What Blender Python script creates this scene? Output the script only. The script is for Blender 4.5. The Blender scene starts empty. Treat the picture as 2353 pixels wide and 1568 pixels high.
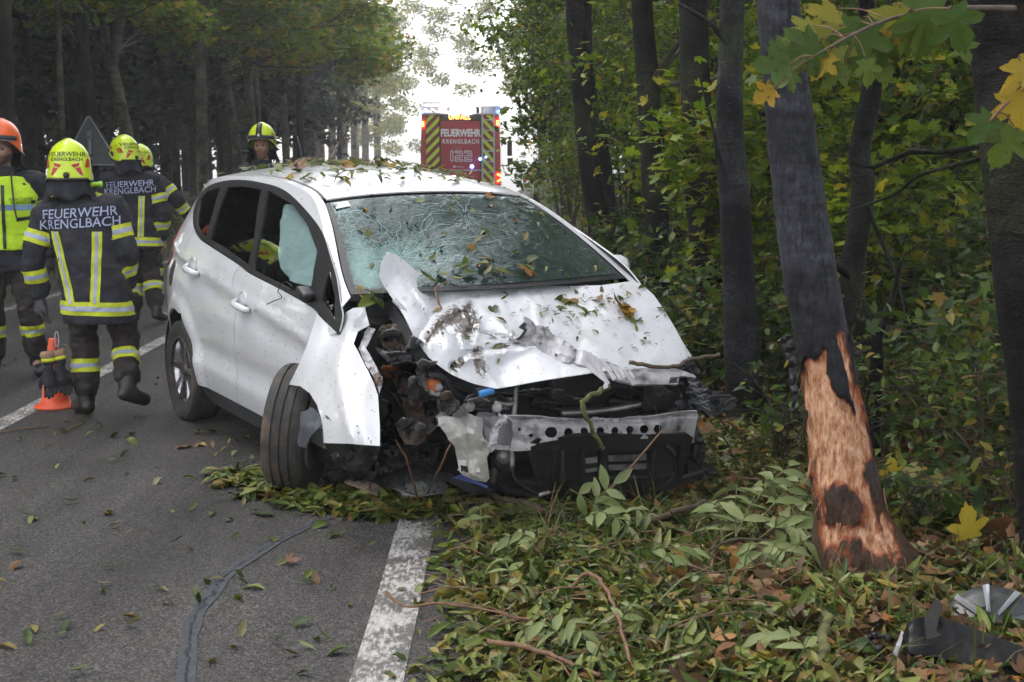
import bpy, bmesh, math, random
import numpy as np
from mathutils import Vector, Matrix, noise, geometry
from mathutils.bvhtree import BVHTree

random.seed(7)
RNG = np.random.default_rng(11)
SC = bpy.context.scene
COL = SC.collection
PI = math.pi
R = math.radians

# ------------------------------------------------------------------ camera
CAM_H = 1.63
PITCH = math.atan2(784 - 366, 3268.0)
cam_data = bpy.data.cameras.new('camera')
cam = bpy.data.objects.new('camera', cam_data)
COL.objects.link(cam)
cam.location = (0, 0, CAM_H)
cam.rotation_euler = (PI / 2 - PITCH, 0, 0)
cam_data.sensor_width = 36
cam_data.lens = 50.0
cam_data.clip_end = 2000
cam_data.dof.use_dof = True
cam_data.dof.focus_distance = 8.0
cam_data.dof.aperture_fstop = 11
SC.camera = cam

# ------------------------------------------------------------------ sky and sun (overcast, misty)
SUN_EL, SUN_AZ = R(55), R(300)          # azimuth measured clockwise from +Y
world = bpy.data.worlds.new('World')
SC.world = world
world.use_nodes = True
wn, wl = world.node_tree.nodes, world.node_tree.links
wn.clear()
w_out = wn.new('ShaderNodeOutputWorld')
w_bg = wn.new('ShaderNodeBackground')
w_sky = wn.new('ShaderNodeTexSky')
w_sky.sky_type = 'NISHITA'
w_sky.sun_disc = False
w_sky.sun_elevation = SUN_EL
w_sky.sun_rotation = SUN_AZ
w_sky.air_density = 1.0
w_sky.dust_density = 2.0
w_hs = wn.new('ShaderNodeHueSaturation')
w_hs.inputs['Saturation'].default_value = 0.22
wl.new(w_sky.outputs[0], w_hs.inputs['Color'])
wl.new(w_hs.outputs[0], w_bg.inputs['Color'])
w_bg.inputs['Strength'].default_value = 0.15
wl.new(w_bg.outputs[0], w_out.inputs['Surface'])

sun_data = bpy.data.lights.new('sun', 'SUN')
sun_data.energy = 0.5
sun_data.angle = R(40)
sun_data.color = (1.0, 0.95, 0.9)
sun = bpy.data.objects.new('sun', sun_data)
COL.objects.link(sun)
sd = Vector((math.sin(SUN_AZ) * math.cos(SUN_EL), math.cos(SUN_AZ) * math.cos(SUN_EL), math.sin(SUN_EL)))
sun.rotation_euler = (-sd).to_track_quat('-Z', 'Y').to_euler()

SC.view_settings.view_transform = 'Standard'
SC.view_settings.look = 'None'
SC.view_settings.gamma = 1
SC.view_settings.use_curve_mapping = False
SC.view_settings.exposure = 1.85
SC.render.engine = 'CYCLES'
SC.cycles.max_bounces = 5
SC.cycles.diffuse_bounces = 2
SC.cycles.glossy_bounces = 3
SC.cycles.transmission_bounces = 4
SC.cycles.transparent_max_bounces = 10
SC.cycles.volume_bounces = 0
SC.cycles.use_denoising = True
SC.cycles.use_adaptive_sampling = True
SC.cycles.adaptive_threshold = 0.04
SC.cycles.sample_clamp_indirect = 4.0

# ------------------------------------------------------------------ geometry helpers
FPX = 3268.0
_c, _s = math.cos(PITCH), math.sin(PITCH)

def ray(p):
    a = (p[0] - 1176.5) / FPX
    b = (784 - p[1]) / FPX
    return Vector((a, _c + b * _s, -_s + b * _c))

def at(x, y, Y):
    """world point seen at x, y of the photograph and lying Y metres down the road"""
    d = ray((x, y))
    return Vector((0, 0, CAM_H)) + d * (Y / d.y)

def gp(x, y, z=0.0):
    """the point of the ground (height z) seen at x, y of the photograph"""
    d = ray((x, y))
    return Vector((0, 0, CAM_H)) + d * ((z - CAM_H) / d.z)

def link(o, parent=None):
    COL.objects.link(o)
    if parent is not None:
        o.parent = parent
    return o

def tag(o, label=None, cat=None, group=None, kind=None):
    if label: o['label'] = label
    if cat: o['category'] = cat
    if group: o['group'] = group
    if kind: o['kind'] = kind
    return o

def thing(name, label, cat, loc=(0, 0, 0), rotz=0, group=None):
    o = bpy.data.objects.new(name, None)
    o.empty_display_size = 0.1
    link(o)
    o.location = loc
    o.rotation_euler = (0, 0, rotz)
    return tag(o, label, cat, group)

def mesh(name, V, F, m=None, smooth=True):
    me = bpy.data.meshes.new(name)
    me.from_pydata([tuple(v) for v in V], [], [tuple(f) for f in F])
    if m is not None:
        for mm in (m if isinstance(m, (list, tuple)) else [m]):
            me.materials.append(mm)
    if smooth:
        me.polygons.foreach_set('use_smooth', [True] * len(me.polygons))
    me.update()
    return me

def obj(name, V, F, m, parent=None, smooth=True, loc=None):
    o = bpy.data.objects.new(name, mesh(name, V, F, m, smooth))
    link(o, parent)
    if loc is not None:
        o.location = loc
    return o

def np_mesh(name, V, T, m, smooth=False):
    """V (n,3) floats, T (k,3) triangle indices"""
    me = bpy.data.meshes.new(name)
    n, k = len(V), len(T)
    me.vertices.add(n)
    me.vertices.foreach_set('co', np.asarray(V, dtype=np.float32).ravel())
    me.loops.add(k * 3)
    me.loops.foreach_set('vertex_index', np.asarray(T, dtype=np.int32).ravel())
    me.polygons.add(k)
    me.polygons.foreach_set('loop_start', np.arange(0, 3 * k, 3, dtype=np.int32))
    me.polygons.foreach_set('loop_total', np.full(k, 3, dtype=np.int32))
    if smooth:
        me.polygons.foreach_set('use_smooth', np.ones(k, dtype=bool))
    me.update(calc_edges=True)
    me.materials.append(m)
    return me

def np_obj(name, V, T, m, parent=None, smooth=False):
    o = bpy.data.objects.new(name, np_mesh(name, V, T, m, smooth))
    return link(o, parent)

class MB:
    """collects shapes for ONE mesh object"""
    def __init__(s): s.V, s.F = [], []
    def add(s, V, F):
        n = len(s.V); s.V += [Vector(v) for v in V]; s.F += [tuple(i + n for i in f) for f in F]; return s
    def box(s, c, d, rot=None, bev=0.0):
        x, y, z = d[0] / 2, d[1] / 2, d[2] / 2
        if bev <= 0:
            P = [Vector((sx * x, sy * y, sz * z)) for sz in (-1, 1) for sx, sy in ((-1, -1), (1, -1), (1, 1), (-1, 1))]
            F = [(3, 2, 1, 0), (4, 5, 6, 7), (0, 1, 5, 4), (1, 2, 6, 5), (2, 3, 7, 6), (3, 0, 4, 7)]
        else:
            bm = bmesh.new(); bmesh.ops.create_cube(bm, size=1)
            for v in bm.verts: v.co = Vector((v.co.x * d[0], v.co.y * d[1], v.co.z * d[2]))
            bmesh.ops.bevel(bm, geom=bm.edges[:], offset=bev, segments=2, affect='EDGES', profile=0.5)
            bm.verts.index_update()
            P = [v.co.copy() for v in bm.verts]; F = [tuple(v.index for v in f.verts) for f in bm.faces]; bm.free()
        if rot is not None: P = [rot @ p for p in P]
        c = Vector(c)
        return s.add([p + c for p in P], F)
    def tube(s, pts, rad, n=8, cap=True):
        V, F = tube(pts, rad, n, cap); return s.add(V, F)
    def lathe(s, prof, M=None, n=24):
        V, F = lathe(prof, n)
        if M is not None: V = [M @ v for v in V]
        return s.add(V, F)
    def build(s, name, m, parent=None, smooth=False, loc=None):
        return obj(name, s.V, s.F, m, parent, smooth, loc)

def tube(pts, rad, n=8, cap=True):
    pts = [Vector(p) for p in pts]
    if not isinstance(rad, (list, tuple, np.ndarray)): rad = [rad] * len(pts)
    V, F = [], []
    t0 = (pts[1] - pts[0]).normalized()
    up = Vector((0, 0, 1)) if abs(t0.z) < 0.9 else Vector((1, 0, 0))
    a = t0.cross(up).normalized()
    for i, p in enumerate(pts):
        t = (pts[min(i + 1, len(pts) - 1)] - pts[max(i - 1, 0)])
        t = t.normalized() if t.length > 1e-9 else t0
        a = (a - t * a.dot(t)); a = a.normalized() if a.length > 1e-6 else t.orthogonal().normalized()
        b = t.cross(a)
        for k in range(n):
            w = 2 * PI * k / n
            V.append(p + (a * math.cos(w) + b * math.sin(w)) * rad[i])
    for i in range(len(pts) - 1):
        for k in range(n):
            k2 = (k + 1) % n
            F.append((i * n + k, i * n + k2, (i + 1) * n + k2, (i + 1) * n + k))
    if cap:
        F.append(tuple(range(n))[::-1])
        F.append(tuple((len(pts) - 1) * n + k for k in range(n)))
    return V, F

def lathe(prof, n=24):
    """prof: (radius, z) pairs; closed when radius is 0 at the ends"""
    V, F, rings = [], [], []
    for r, z in prof:
        if r < 1e-6:
            rings.append([len(V)]); V.append(Vector((0, 0, z)))
        else:
            rings.append(list(range(len(V), len(V) + n)))
            V += [Vector((r * math.cos(2 * PI * k / n), r * math.sin(2 * PI * k / n), z)) for k in range(n)]
    for A, B in zip(rings, rings[1:]):
        for k in range(n):
            k2 = (k + 1) % n
            if len(A) == 1 and len(B) == 1: continue
            if len(A) == 1: F.append((A[0], B[k], B[k2]))
            elif len(B) == 1: F.append((A[k], B[0], A[k2]))
            else: F.append((A[k], B[k], B[k2], A[k2]))
    return V, F

def frame(z, x=None):
    """rotation whose local Z is z"""
    z = Vector(z).normalized()
    x = Vector(x) if x is not None else (Vector((1, 0, 0)) if abs(z.x) < 0.9 else Vector((0, 1, 0)))
    x = (x - z * x.dot(z)).normalized()
    y = z.cross(x)
    return Matrix((x, y, z)).transposed()

def cr(pts, n=6, closed=False):
    """Catmull-Rom through pts"""
    P = [Vector(p) for p in pts]
    out = []
    N = len(P)
    for i in range(N if closed else N - 1):
        if closed:
            p0, p1, p2, p3 = P[i - 1], P[i], P[(i + 1) % N], P[(i + 2) % N]
        else:
            p0, p1, p2, p3 = P[max(i - 1, 0)], P[i], P[i + 1], P[min(i + 2, N - 1)]
        for k in range(n):
            t = k / n
            out.append(0.5 * ((2 * p1) + (p2 - p0) * t + (2 * p0 - 5 * p1 + 4 * p2 - p3) * t * t + (3 * p1 - p0 - 3 * p2 + p3) * t ** 3))
    if not closed: out.append(P[-1])
    return out

def resample(poly, d, closed=True):
    P = [Vector((p[0], p[1])) for p in poly]
    out = []
    for i in range(len(P) if closed else len(P) - 1):
        a, b = P[i], P[(i + 1) % len(P)]
        k = max(1, int(round((b - a).length / d)))
        out += [a.lerp(b, j / k) for j in range(k)]
    return out

def inside(poly, X, Y):
    poly = np.array([(p[0], p[1]) for p in poly]); c = np.zeros(len(X), bool)
    x1, y1 = poly[:, 0], poly[:, 1]; x2, y2 = np.roll(x1, -1), np.roll(y1, -1)
    for a, b, e, f in zip(x1, y1, x2, y2):
        if b == f: continue
        m = ((b > Y) != (f > Y)) & (X < (e - a) * (Y - b) / (f - b) + a)
        c ^= m
    return c

def cdt(poly, d, holes=(), jitter=0.25):
    """triangulated 2-D patch: boundary sampled every d, filled with a grid of step d"""
    loops = [resample(poly, d)] + [resample(h, d * 0.6) for h in holes]
    pts, edges = [], []
    for L in loops:
        n = len(pts); pts += L
        edges += [(n + i, n + (i + 1) % len(L)) for i in range(len(L))]
    B = np.array([(p.x, p.y) for p in pts])
    x0, y0 = B.min(0); x1, y1 = B.max(0)
    gx, gy = np.meshgrid(np.arange(x0, x1, d), np.arange(y0, y1, d))
    gx = gx.ravel() + RNG.uniform(-jitter, jitter, gx.size) * d; gy = gy.ravel() + RNG.uniform(-jitter, jitter, gy.size) * d
    ok = inside(loops[0], gx, gy)
    for h in loops[1:]: ok &= ~inside(h, gx, gy)
    gx, gy = gx[ok], gy[ok]
    if len(gx):
        D = ((gx[:, None] - B[None, :, 0]) ** 2 + (gy[:, None] - B[None, :, 1]) ** 2).min(1)
        k = D > (0.45 * d) ** 2
        pts += [Vector((a, b)) for a, b in zip(gx[k], gy[k])]
    v, e, f, *_ = geometry.delaunay_2d_cdt(pts, edges, [], 1, 1e-7)
    V = np.array([(p.x, p.y) for p in v]); F = [tuple(t) for t in f]
    cx = np.array([V[list(t)].mean(0) for t in F])
    ok = inside(loops[0], cx[:, 0], cx[:, 1])
    for h in loops[1:]: ok &= ~inside(h, cx[:, 0], cx[:, 1])
    return V, [F[i] for i in range(len(F)) if ok[i]]

def solid(V, F, t):
    """give the sheet V, F the thickness t behind its normals; returns V, F"""
    V = [Vector(v) for v in V]
    N = [Vector((0, 0, 0)) for _ in V]
    cnt = {}
    for f in F:
        n = (V[f[1]] - V[f[0]]).cross(V[f[2]] - V[f[0]])
        for i in f: N[i] += n
        for a, b in zip(f, f[1:] + f[:1]): cnt[(a, b)] = 1
    n0 = len(V)
    V2 = V + [v - (n.normalized() if n.length > 1e-12 else Vector((0, 0, 1))) * t for v, n in zip(V, N)]
    F2 = list(F) + [tuple(i + n0 for i in f[::-1]) for f in F]
    for (a, b) in cnt:
        if (b, a) not in cnt: F2.append((b, a, a + n0, b + n0))
    return V2, F2

def orient(V, F, d):
    """flip the sheet so that its mean normal looks along d"""
    s = Vector((0, 0, 0))
    for f in F: s += (V[f[1]] - V[f[0]]).cross(V[f[2]] - V[f[0]])
    return F if s.dot(Vector(d)) > 0 else [f[::-1] for f in F]

def text_mesh(s, size, extrude=0.0, spacing=1.0, xscale=1.0, bold=0.0, outline=0.0):
    """centred lettering in the XY plane: V, F"""
    cu = bpy.data.curves.new('lettering', 'FONT')
    cu.body = s; cu.size = size; cu.align_x = 'CENTER'; cu.align_y = 'CENTER'
    cu.space_character = spacing; cu.offset = bold; cu.resolution_u = 3; cu.extrude = extrude
    if outline > 0:
        cu.fill_mode = 'NONE' if hasattr(cu, 'fill_mode') else cu.fill_mode
        cu.bevel_depth = outline; cu.bevel_resolution = 0
    o = bpy.data.objects.new('lettering', cu); COL.objects.link(o)
    dg = bpy.context.evaluated_depsgraph_get()
    me = o.evaluated_get(dg).to_mesh()
    V = [Vector((v.co.x * xscale, v.co.y, v.co.z)) for v in me.vertices]; F = [tuple(p.vertices) for p in me.polygons]
    o.evaluated_get(dg).to_mesh_clear()
    bpy.data.objects.remove(o); bpy.data.curves.remove(cu)
    return V, F

def fbm(p, o=4):
    return noise.fractal(Vector(p), 1.0, 2.0, o)

# ------------------------------------------------------------------ material helpers
def nmat(name):
    m = bpy.data.materials.new(name); m.use_nodes = True
    nt = m.node_tree; nt.nodes.clear()
    out = nt.nodes.new('ShaderNodeOutputMaterial')
    return m, nt, out

def nd(nt, t, **kw):
    n = nt.nodes.new(t)
    for k, v in kw.items():
        if k in n.inputs: n.inputs[k].default_value = v
        else: setattr(n, k, v)
    return n

def ramp(nt, src, stops, interp='LINEAR'):
    r = nt.nodes.new('ShaderNodeValToRGB'); r.color_ramp.interpolation = interp
    e = r.color_ramp.elements
    while len(e) < len(stops): e.new(0.5)
    for el, (p, c) in zip(e, stops):
        el.position = p; el.color = (*c, 1) if len(c) == 3 else c
    if src is not None: nt.links.new(src, r.inputs[0])
    return r

def mixc(nt, fac, a, b, mode='MIX'):
    n = nt.nodes.new('ShaderNodeMix'); n.data_type = 'RGBA'; n.blend_type = mode
    for s, v in ((n.inputs[0], fac), (n.inputs[6], a), (n.inputs[7], b)):
        if hasattr(v, 'is_output') or isinstance(v, bpy.types.NodeSocket): nt.links.new(v, s)
        elif isinstance(v, (int, float)): s.default_value = v
        else: s.default_value = (*v, 1)
    return n.outputs[2]

def math_(nt, op, a, b=None, c=None):
    n = nt.nodes.new('ShaderNodeMath'); n.operation = op
    for s, v in zip(n.inputs, (a, b, c)):
        if v is None: continue
        if isinstance(v, bpy.types.NodeSocket): nt.links.new(v, s)
        else: s.default_value = v
    return n.outputs[0]

def simple(name, col, rough=0.6, metal=0.0, var=0.25, scale=8.0, bump=0.0, bscale=60.0, spec=0.5, coat=0.0, emit=None, estr=0.0, dirt=None, dscale=3.0, damt=0.5):
    """principled material with noise in colour and relief"""
    m, nt, out = nmat(name)
    b = nd(nt, 'ShaderNodeBsdfPrincipled', Roughness=rough, Metallic=metal)
    b.inputs['Specular IOR Level'].default_value = spec
    b.inputs['Coat Weight'].default_value = coat
    tc = nd(nt, 'ShaderNodeTexCoord')
    nz = nd(nt, 'ShaderNodeTexNoise', Scale=scale, Detail=5.0, Roughness=0.6)
    nt.links.new(tc.outputs['Object'], nz.inputs['Vector'])
    lo = tuple(c * (1 - var) for c in col); hi = tuple(min(1, c * (1 + var)) for c in col)
    cs = ramp(nt, nz.outputs['Fac'], [(0.3, lo), (0.7, hi)]).outputs[0]
    if dirt:
        dz = nd(nt, 'ShaderNodeTexNoise', Scale=dscale, Detail=8.0, Roughness=0.7)
        nt.links.new(tc.outputs['Object'], dz.inputs['Vector'])
        f = ramp(nt, dz.outputs['Fac'], [(0.48, (0, 0, 0)), (0.68, (damt,) * 3)]).outputs[0]
        cs = mixc(nt, f, cs, dirt)
    nt.links.new(cs, b.inputs['Base Color'])
    if bump > 0:
        bz = nd(nt, 'ShaderNodeTexNoise', Scale=bscale, Detail=4.0)
        nt.links.new(tc.outputs['Object'], bz.inputs['Vector'])
        bp = nd(nt, 'ShaderNodeBump', Strength=bump, Distance=0.01)
        nt.links.new(bz.outputs['Fac'], bp.inputs['Height'])
        nt.links.new(bp.outputs[0], b.inputs['Normal'])
    if emit:
        b.inputs['Emission Color'].default_value = (*emit, 1); b.inputs['Emission Strength'].default_value = estr
    nt.links.new(b.outputs[0], out.inputs['Surface'])
    return m

def leaf_mat(name, stops, rnd='island', trans=0.35, rough=0.45, spots=0.0):
    """leaf colours picked per leaf; light shines through"""
    m, nt, out = nmat(name)
    if rnd == 'island': g = nd(nt, 'ShaderNodeNewGeometry').outputs['Random Per Island']
    else: g = nd(nt, 'ShaderNodeObjectInfo').outputs['Random']
    c = ramp(nt, g, stops).outputs[0]
    tc = nd(nt, 'ShaderNodeTexCoord')
    nz = nd(nt, 'ShaderNodeTexNoise', Scale=40.0, Detail=3.0)
    nt.links.new(tc.outputs['Object'], nz.inputs['Vector'])
    c2 = mixc(nt, 0.35, c, ramp(nt, nz.outputs['Fac'], [(0.3, (0.35, 0.33, 0.3)), (0.7, (1, 1, 1))]).outputs[0], 'MULTIPLY')
    if spots:
        sz = nd(nt, 'ShaderNodeTexNoise', Scale=spots, Detail=2.0)
        nt.links.new(tc.outputs['Object'], sz.inputs['Vector'])
        c2 = mixc(nt, ramp(nt, sz.outputs['Fac'], [(0.62, (0, 0, 0)), (0.68, (1, 1, 1))]).outputs[0], c2, (0.05, 0.03, 0.015))
    b = nd(nt, 'ShaderNodeBsdfPrincipled', Roughness=rough)
    b.inputs['Specular IOR Level'].default_value = 0.25
    nt.links.new(c2, b.inputs['Base Color'])
    t = nd(nt, 'ShaderNodeBsdfTranslucent')
    nt.links.new(c2, t.inputs['Color'])
    mx = nd(nt, 'ShaderNodeMixShader'); mx.inputs[0].default_value = trans
    nt.links.new(b.outputs[0], mx.inputs[1]); nt.links.new(t.outputs[0], mx.inputs[2])
    nt.links.new(mx.outputs[0], out.inputs['Surface'])
    return m

# ------------------------------------------------------------------ leaves
def leaf_proto(kind, bend=0.2, fold=0.25, L=1.0):
    """unit leaf along +Y, face up +Z: V (n,3), T (k,3)"""
    if kind == 'lance':
        st = [(0.0, 0.02), (0.18, 0.11), (0.42, 0.16), (0.68, 0.12), (0.88, 0.05)]
    elif kind == 'oval':
        st = [(0.0, 0.03), (0.15, 0.2), (0.42, 0.28), (0.7, 0.2), (0.9, 0.08)]
    elif kind == 'small':
        V = [(0, 0, 0), (-0.25, 0.45, 0.06), (0, 0.5, 0), (0.25, 0.45, 0.06), (0, 1, -bend * 0.5)]
        return np.array(V, float), np.array([(0, 2, 1), (0, 3, 2), (1, 2, 4), (2, 3, 4)])
    if kind in ('lance', 'oval'):
        V, T = [], []
        for y, w in st:
            z = -bend * y * y
            V += [(-w, y, z + fold * w), (0, y, z), (w, y, z + fold * w)]
        V.append((0, 1, -bend))
        for i in range(len(st) - 1):
            a = i * 3
            T += [(a, a + 1, a + 3), (a + 1, a + 4, a + 3), (a + 1, a + 2, a + 4), (a + 2, a + 5, a + 4)]
        a = (len(st) - 1) * 3
        T += [(a, a + 1, len(V) - 1), (a + 1, a + 2, len(V) - 1)]
        return np.array(V, float), np.array(T)
    # maple: five lobes round (0, 0.3)
    pol = [(-90, .27), (-72, .33), (-52, .36), (-42, .44), (-36, .50), (-28, .44), (-20, .31), (-8, .40), (2, .50), (8, .56), (14, .66), (20, .58), (27, .55), (33, .42), (42, .27), (52, .40), (60, .52), (68, .52), (76, .62), (83, .60), (90, .74)]
    pts = [(r * math.cos(R(a)), 0.3 + r * math.sin(R(a))) for a, r in pol]
    full = pts + [(-x, y) for x, y in pts[-2:0:-1]]
    V = [(0, 0.3, 0.0)]
    for x, y in full:
        V.append((x, y, -bend * ((y - .3) ** 2 + x * x) + fold * abs(x) * 0.5))
    n = len(full)
    T = [(0, 1 + i, 1 + (i + 1) % n) for i in range(n)]
    return np.array(V, float), np.array(T)

def rand_rot(n, rng, tilt=1.0):
    """n rotation matrices: any heading, normals tilted from +Z by up to about tilt radians"""
    az = rng.uniform(0, 2 * PI, n); ti = np.abs(rng.normal(0, tilt, n)); ta = rng.uniform(0, 2 * PI, n)
    cz, sz = np.cos(az), np.sin(az)
    Rz = np.zeros((n, 3, 3)); Rz[:, 0, 0] = cz; Rz[:, 0, 1] = -sz; Rz[:, 1, 0] = sz; Rz[:, 1, 1] = cz; Rz[:, 2, 2] = 1
    k = np.stack([np.cos(ta), np.sin(ta), np.zeros(n)], 1)
    K = np.zeros((n, 3, 3)); K[:, 0, 2] = k[:, 1]; K[:, 1, 2] = -k[:, 0]; K[:, 2, 0] = -k[:, 1]; K[:, 2, 1] = k[:, 0]
    I = np.eye(3)[None]
    Rt = I + np.sin(ti)[:, None, None] * K + (1 - np.cos(ti))[:, None, None] * (K @ K)
    return Rt @ Rz

def scatter_leaves(P, size, rng, protos, tilt=0.9):
    """P (n,3) leaf bases; returns one V, T made of all of them"""
    n = len(P); M = rand_rot(n, rng, tilt); which = rng.integers(0, len(protos), n)
    s = size if isinstance(size, np.ndarray) else size * rng.uniform(0.65, 1.3, n)
    Vs, Ts, off = [], [], 0
    for j, (pv, pt) in enumerate(protos):
        ix = np.where(which == j)[0]
        if not len(ix): continue
        c = pv.copy(); c[:, 1] -= 0.4
        W = np.einsum('nij,kj->nki', M[ix], c) * s[ix][:, None, None] + P[ix][:, None, :]
        Vs.append(W.reshape(-1, 3))
        Ts.append((pt[None] + (np.arange(len(ix)) * len(pv))[:, None, None] + off).reshape(-1, 3))
        off += len(ix) * len(pv)
    return np.concatenate(Vs), np.concatenate(Ts)

PR_LANCE = [leaf_proto('lance', b, f) for b, f in ((0.1, 0.3), (0.35, 0.5), (-0.2, 0.4), (0.6, 0.8))]
PR_OVAL = [leaf_proto('oval', b, f) for b, f in ((0.1, 0.2), (0.3, 0.4), (-0.15, 0.3))]
PR_MAPLE = [leaf_proto('maple', b, f) for b, f in ((0.15, 0.2), (0.5, 0.3), (-0.4, 0.4))]
PR_SMALL = [leaf_proto('small', 0.3), leaf_proto('small', -0.2)]
# ================================================================== setting: ground, road, markings
def sstep(a, b, x):
    t = min(1, max(0, (x - a) / (b - a))); return t * t * (3 - 2 * t)

def dip(y):
    return -0.00045 * max(0.0, y - 58) ** 2

def gz(x, y):
    z = dip(y)
    n = 0.05 * fbm((x * 0.5, y * 0.5, 3.1)) + 0.025 * fbm((x * 2.3, y * 2.3, 9.1), 3)
    if x > -0.3:
        k = sstep(-0.3, 0.3, x)
        z += 0.012 + k * (n - 0.02) + 0.95 * sstep(13, 34, y) * sstep(0.1, 1.5, x) * (0.6 + 0.4 * sstep(30, 60, y))
        z += 0.05 * max(0, x - 4)
    elif x < -5.7:
        k = sstep(-5.7, -6.4, x)
        z += 0.012 + k * n * 1.5 + 0.03 * max(0, -x - 8)
    else:
        z -= 0.06
    return z

def asphalt_mat():
    m, nt, out = nmat('asphalt')
    tc = nd(nt, 'ShaderNodeTexCoord'); P = tc.outputs['Object']
    v = nd(nt, 'ShaderNodeTexVoronoi', Scale=125.0); nt.links.new(P, v.inputs['Vector'])
    n1 = nd(nt, 'ShaderNodeTexNoise', Scale=0.55, Detail=5.0, Roughness=0.65); nt.links.new(P, n1.inputs['Vector'])
    n2 = nd(nt, 'ShaderNodeTexNoise', Scale=45.0, Detail=5.0, Roughness=0.75); nt.links.new(P, n2.inputs['Vector'])
    stone = ramp(nt, v.outputs['Color'], [(0.0, (0.025, 0.0252, 0.0255)), (0.6, (0.069, 0.0685, 0.068)), (1.0, (0.15, 0.148, 0.146))]).outputs[0]
    big = ramp(nt, n1.outputs['Fac'], [(0.32, (0.55, 0.52, 0.5)), (0.5, (0.95, 0.92, 0.9)), (0.7, (1.25, 1.2, 1.14))]).outputs[0]
    c = mixc(nt, 1.0, stone, big, 'MULTIPLY')
    c = mixc(nt, 0.6, c, ramp(nt, n2.outputs['Fac'], [(0.35, (0.5, 0.48, 0.46)), (0.65, (1.25, 1.22, 1.2))]).outputs[0], 'MULTIPLY')
    mt = nd(nt, 'ShaderNodeMapping'); mt.inputs['Scale'].default_value = (1.15, .06, 1); nt.links.new(P, mt.inputs['Vector'])
    n6 = nd(nt, 'ShaderNodeTexNoise', Scale=1.6, Detail=5.0, Roughness=0.6); nt.links.new(mt.outputs[0], n6.inputs['Vector'])
    c = mixc(nt, .8, c, ramp(nt, n6.outputs['Fac'], [(0.36, (0.62, 0.6, 0.58)), (0.62, (1.25, 1.23, 1.2))]).outputs[0], 'MULTIPLY')
    n7 = nd(nt, 'ShaderNodeTexNoise', Scale=3.3, Detail=7.0, Roughness=0.7); nt.links.new(P, n7.inputs['Vector'])
    c = mixc(nt, ramp(nt, n7.outputs['Fac'], [(0.60, (0, 0, 0)), (0.74, (.4,) * 3)]).outputs[0], c, (.04, .033, .027))
    b = nd(nt, 'ShaderNodeBsdfPrincipled')
    b.inputs['Specular IOR Level'].default_value = 0.18
    nt.links.new(c, b.inputs['Base Color'])
    nt.links.new(ramp(nt, n1.outputs['Fac'], [(0.3, (0.55,) * 3), (0.6, (0.85,) * 3)]).outputs[0], b.inputs['Roughness'])
    bp = nd(nt, 'ShaderNodeBump', Strength=0.9, Distance=0.006)
    nt.links.new(v.outputs['Distance'], bp.inputs['Height']); bp.invert = True
    nt.links.new(bp.outputs[0], b.inputs['Normal'])
    nt.links.new(b.outputs[0], out.inputs['Surface'])
    return m

def paint_mat():
    m, nt, out = nmat('worn_road_paint')
    tc = nd(nt, 'ShaderNodeTexCoord'); P = tc.outputs['Object']
    mp = nd(nt, 'ShaderNodeMapping'); mp.inputs['Scale'].default_value = (1, 0.35, 1); nt.links.new(P, mp.inputs['Vector'])
    n1 = nd(nt, 'ShaderNodeTexNoise', Scale=60.0, Detail=9.0, Roughness=0.8); nt.links.new(mp.outputs[0], n1.inputs['Vector'])
    n2 = nd(nt, 'ShaderNodeTexNoise', Scale=5.0, Detail=3.0); nt.links.new(P, n2.inputs['Vector'])
    s = math_(nt, 'ADD', n1.outputs['Fac'], math_(nt, 'MULTIPLY', math_(nt, 'SUBTRACT', n2.outputs['Fac'], 0.5), 0.45))
    wear = ramp(nt, s, [(0.47, (0, 0, 0)), (0.56, (1, 1, 1))]).outputs[0]
    c = mixc(nt, wear, (0.085, 0.078, 0.072), ramp(nt, n1.outputs['Fac'], [(0.4, (0.28, 0.26, 0.24)), (0.7, (0.52, 0.5, 0.47))]).outputs[0])
    b = nd(nt, 'ShaderNodeBsdfPrincipled', Roughness=0.65)
    nt.links.new(c, b.inputs['Base Color'])
    bp = nd(nt, 'ShaderNodeBump', Strength=0.5, Distance=0.004); nt.links.new(n1.outputs['Fac'], bp.inputs['Height'])
    nt.links.new(bp.outputs[0], b.inputs['Normal'])
    nt.links.new(b.outputs[0], out.inputs['Surface'])
    return m

def soil_mat():
    m, nt, out = nmat('forest_floor')
    tc = nd(nt, 'ShaderNodeTexCoord'); P = tc.outputs['Object']
    n1 = nd(nt, 'ShaderNodeTexNoise', Scale=1.3, Detail=6.0); nt.links.new(P, n1.inputs['Vector'])
    n2 = nd(nt, 'ShaderNodeTexNoise', Scale=28.0, Detail=6.0, Roughness=0.7); nt.links.new(P, n2.inputs['Vector'])
    a = ramp(nt, n2.outputs['Fac'], [(0.3, (0.012, 0.009, 0.006)), (0.55, (0.045, 0.03, 0.018)), (0.75, (0.09, 0.06, 0.03))]).outputs[0]
    g = ramp(nt, n2.outputs['Fac'], [(0.3, (0.014, 0.02, 0.006)), (0.6, (0.04, 0.055, 0.015)), (0.8, (0.09, 0.1, 0.03))]).outputs[0]
    c = mixc(nt, ramp(nt, n1.outputs['Fac'], [(0.42, (0, 0, 0)), (0.6, (1, 1, 1))]).outputs[0], a, g)
    b = nd(nt, 'ShaderNodeBsdfPrincipled', Roughness=0.9); nt.links.new(c, b.inputs['Base Color'])
    bp = nd(nt, 'ShaderNodeBump', Strength=1.0, Distance=0.04); nt.links.new(n2.outputs['Fac'], bp.inputs['Height'])
    nt.links.new(bp.outputs[0], b.inputs['Normal'])
    nt.links.new(b.outputs[0], out.inputs['Surface'])
    return m

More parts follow.
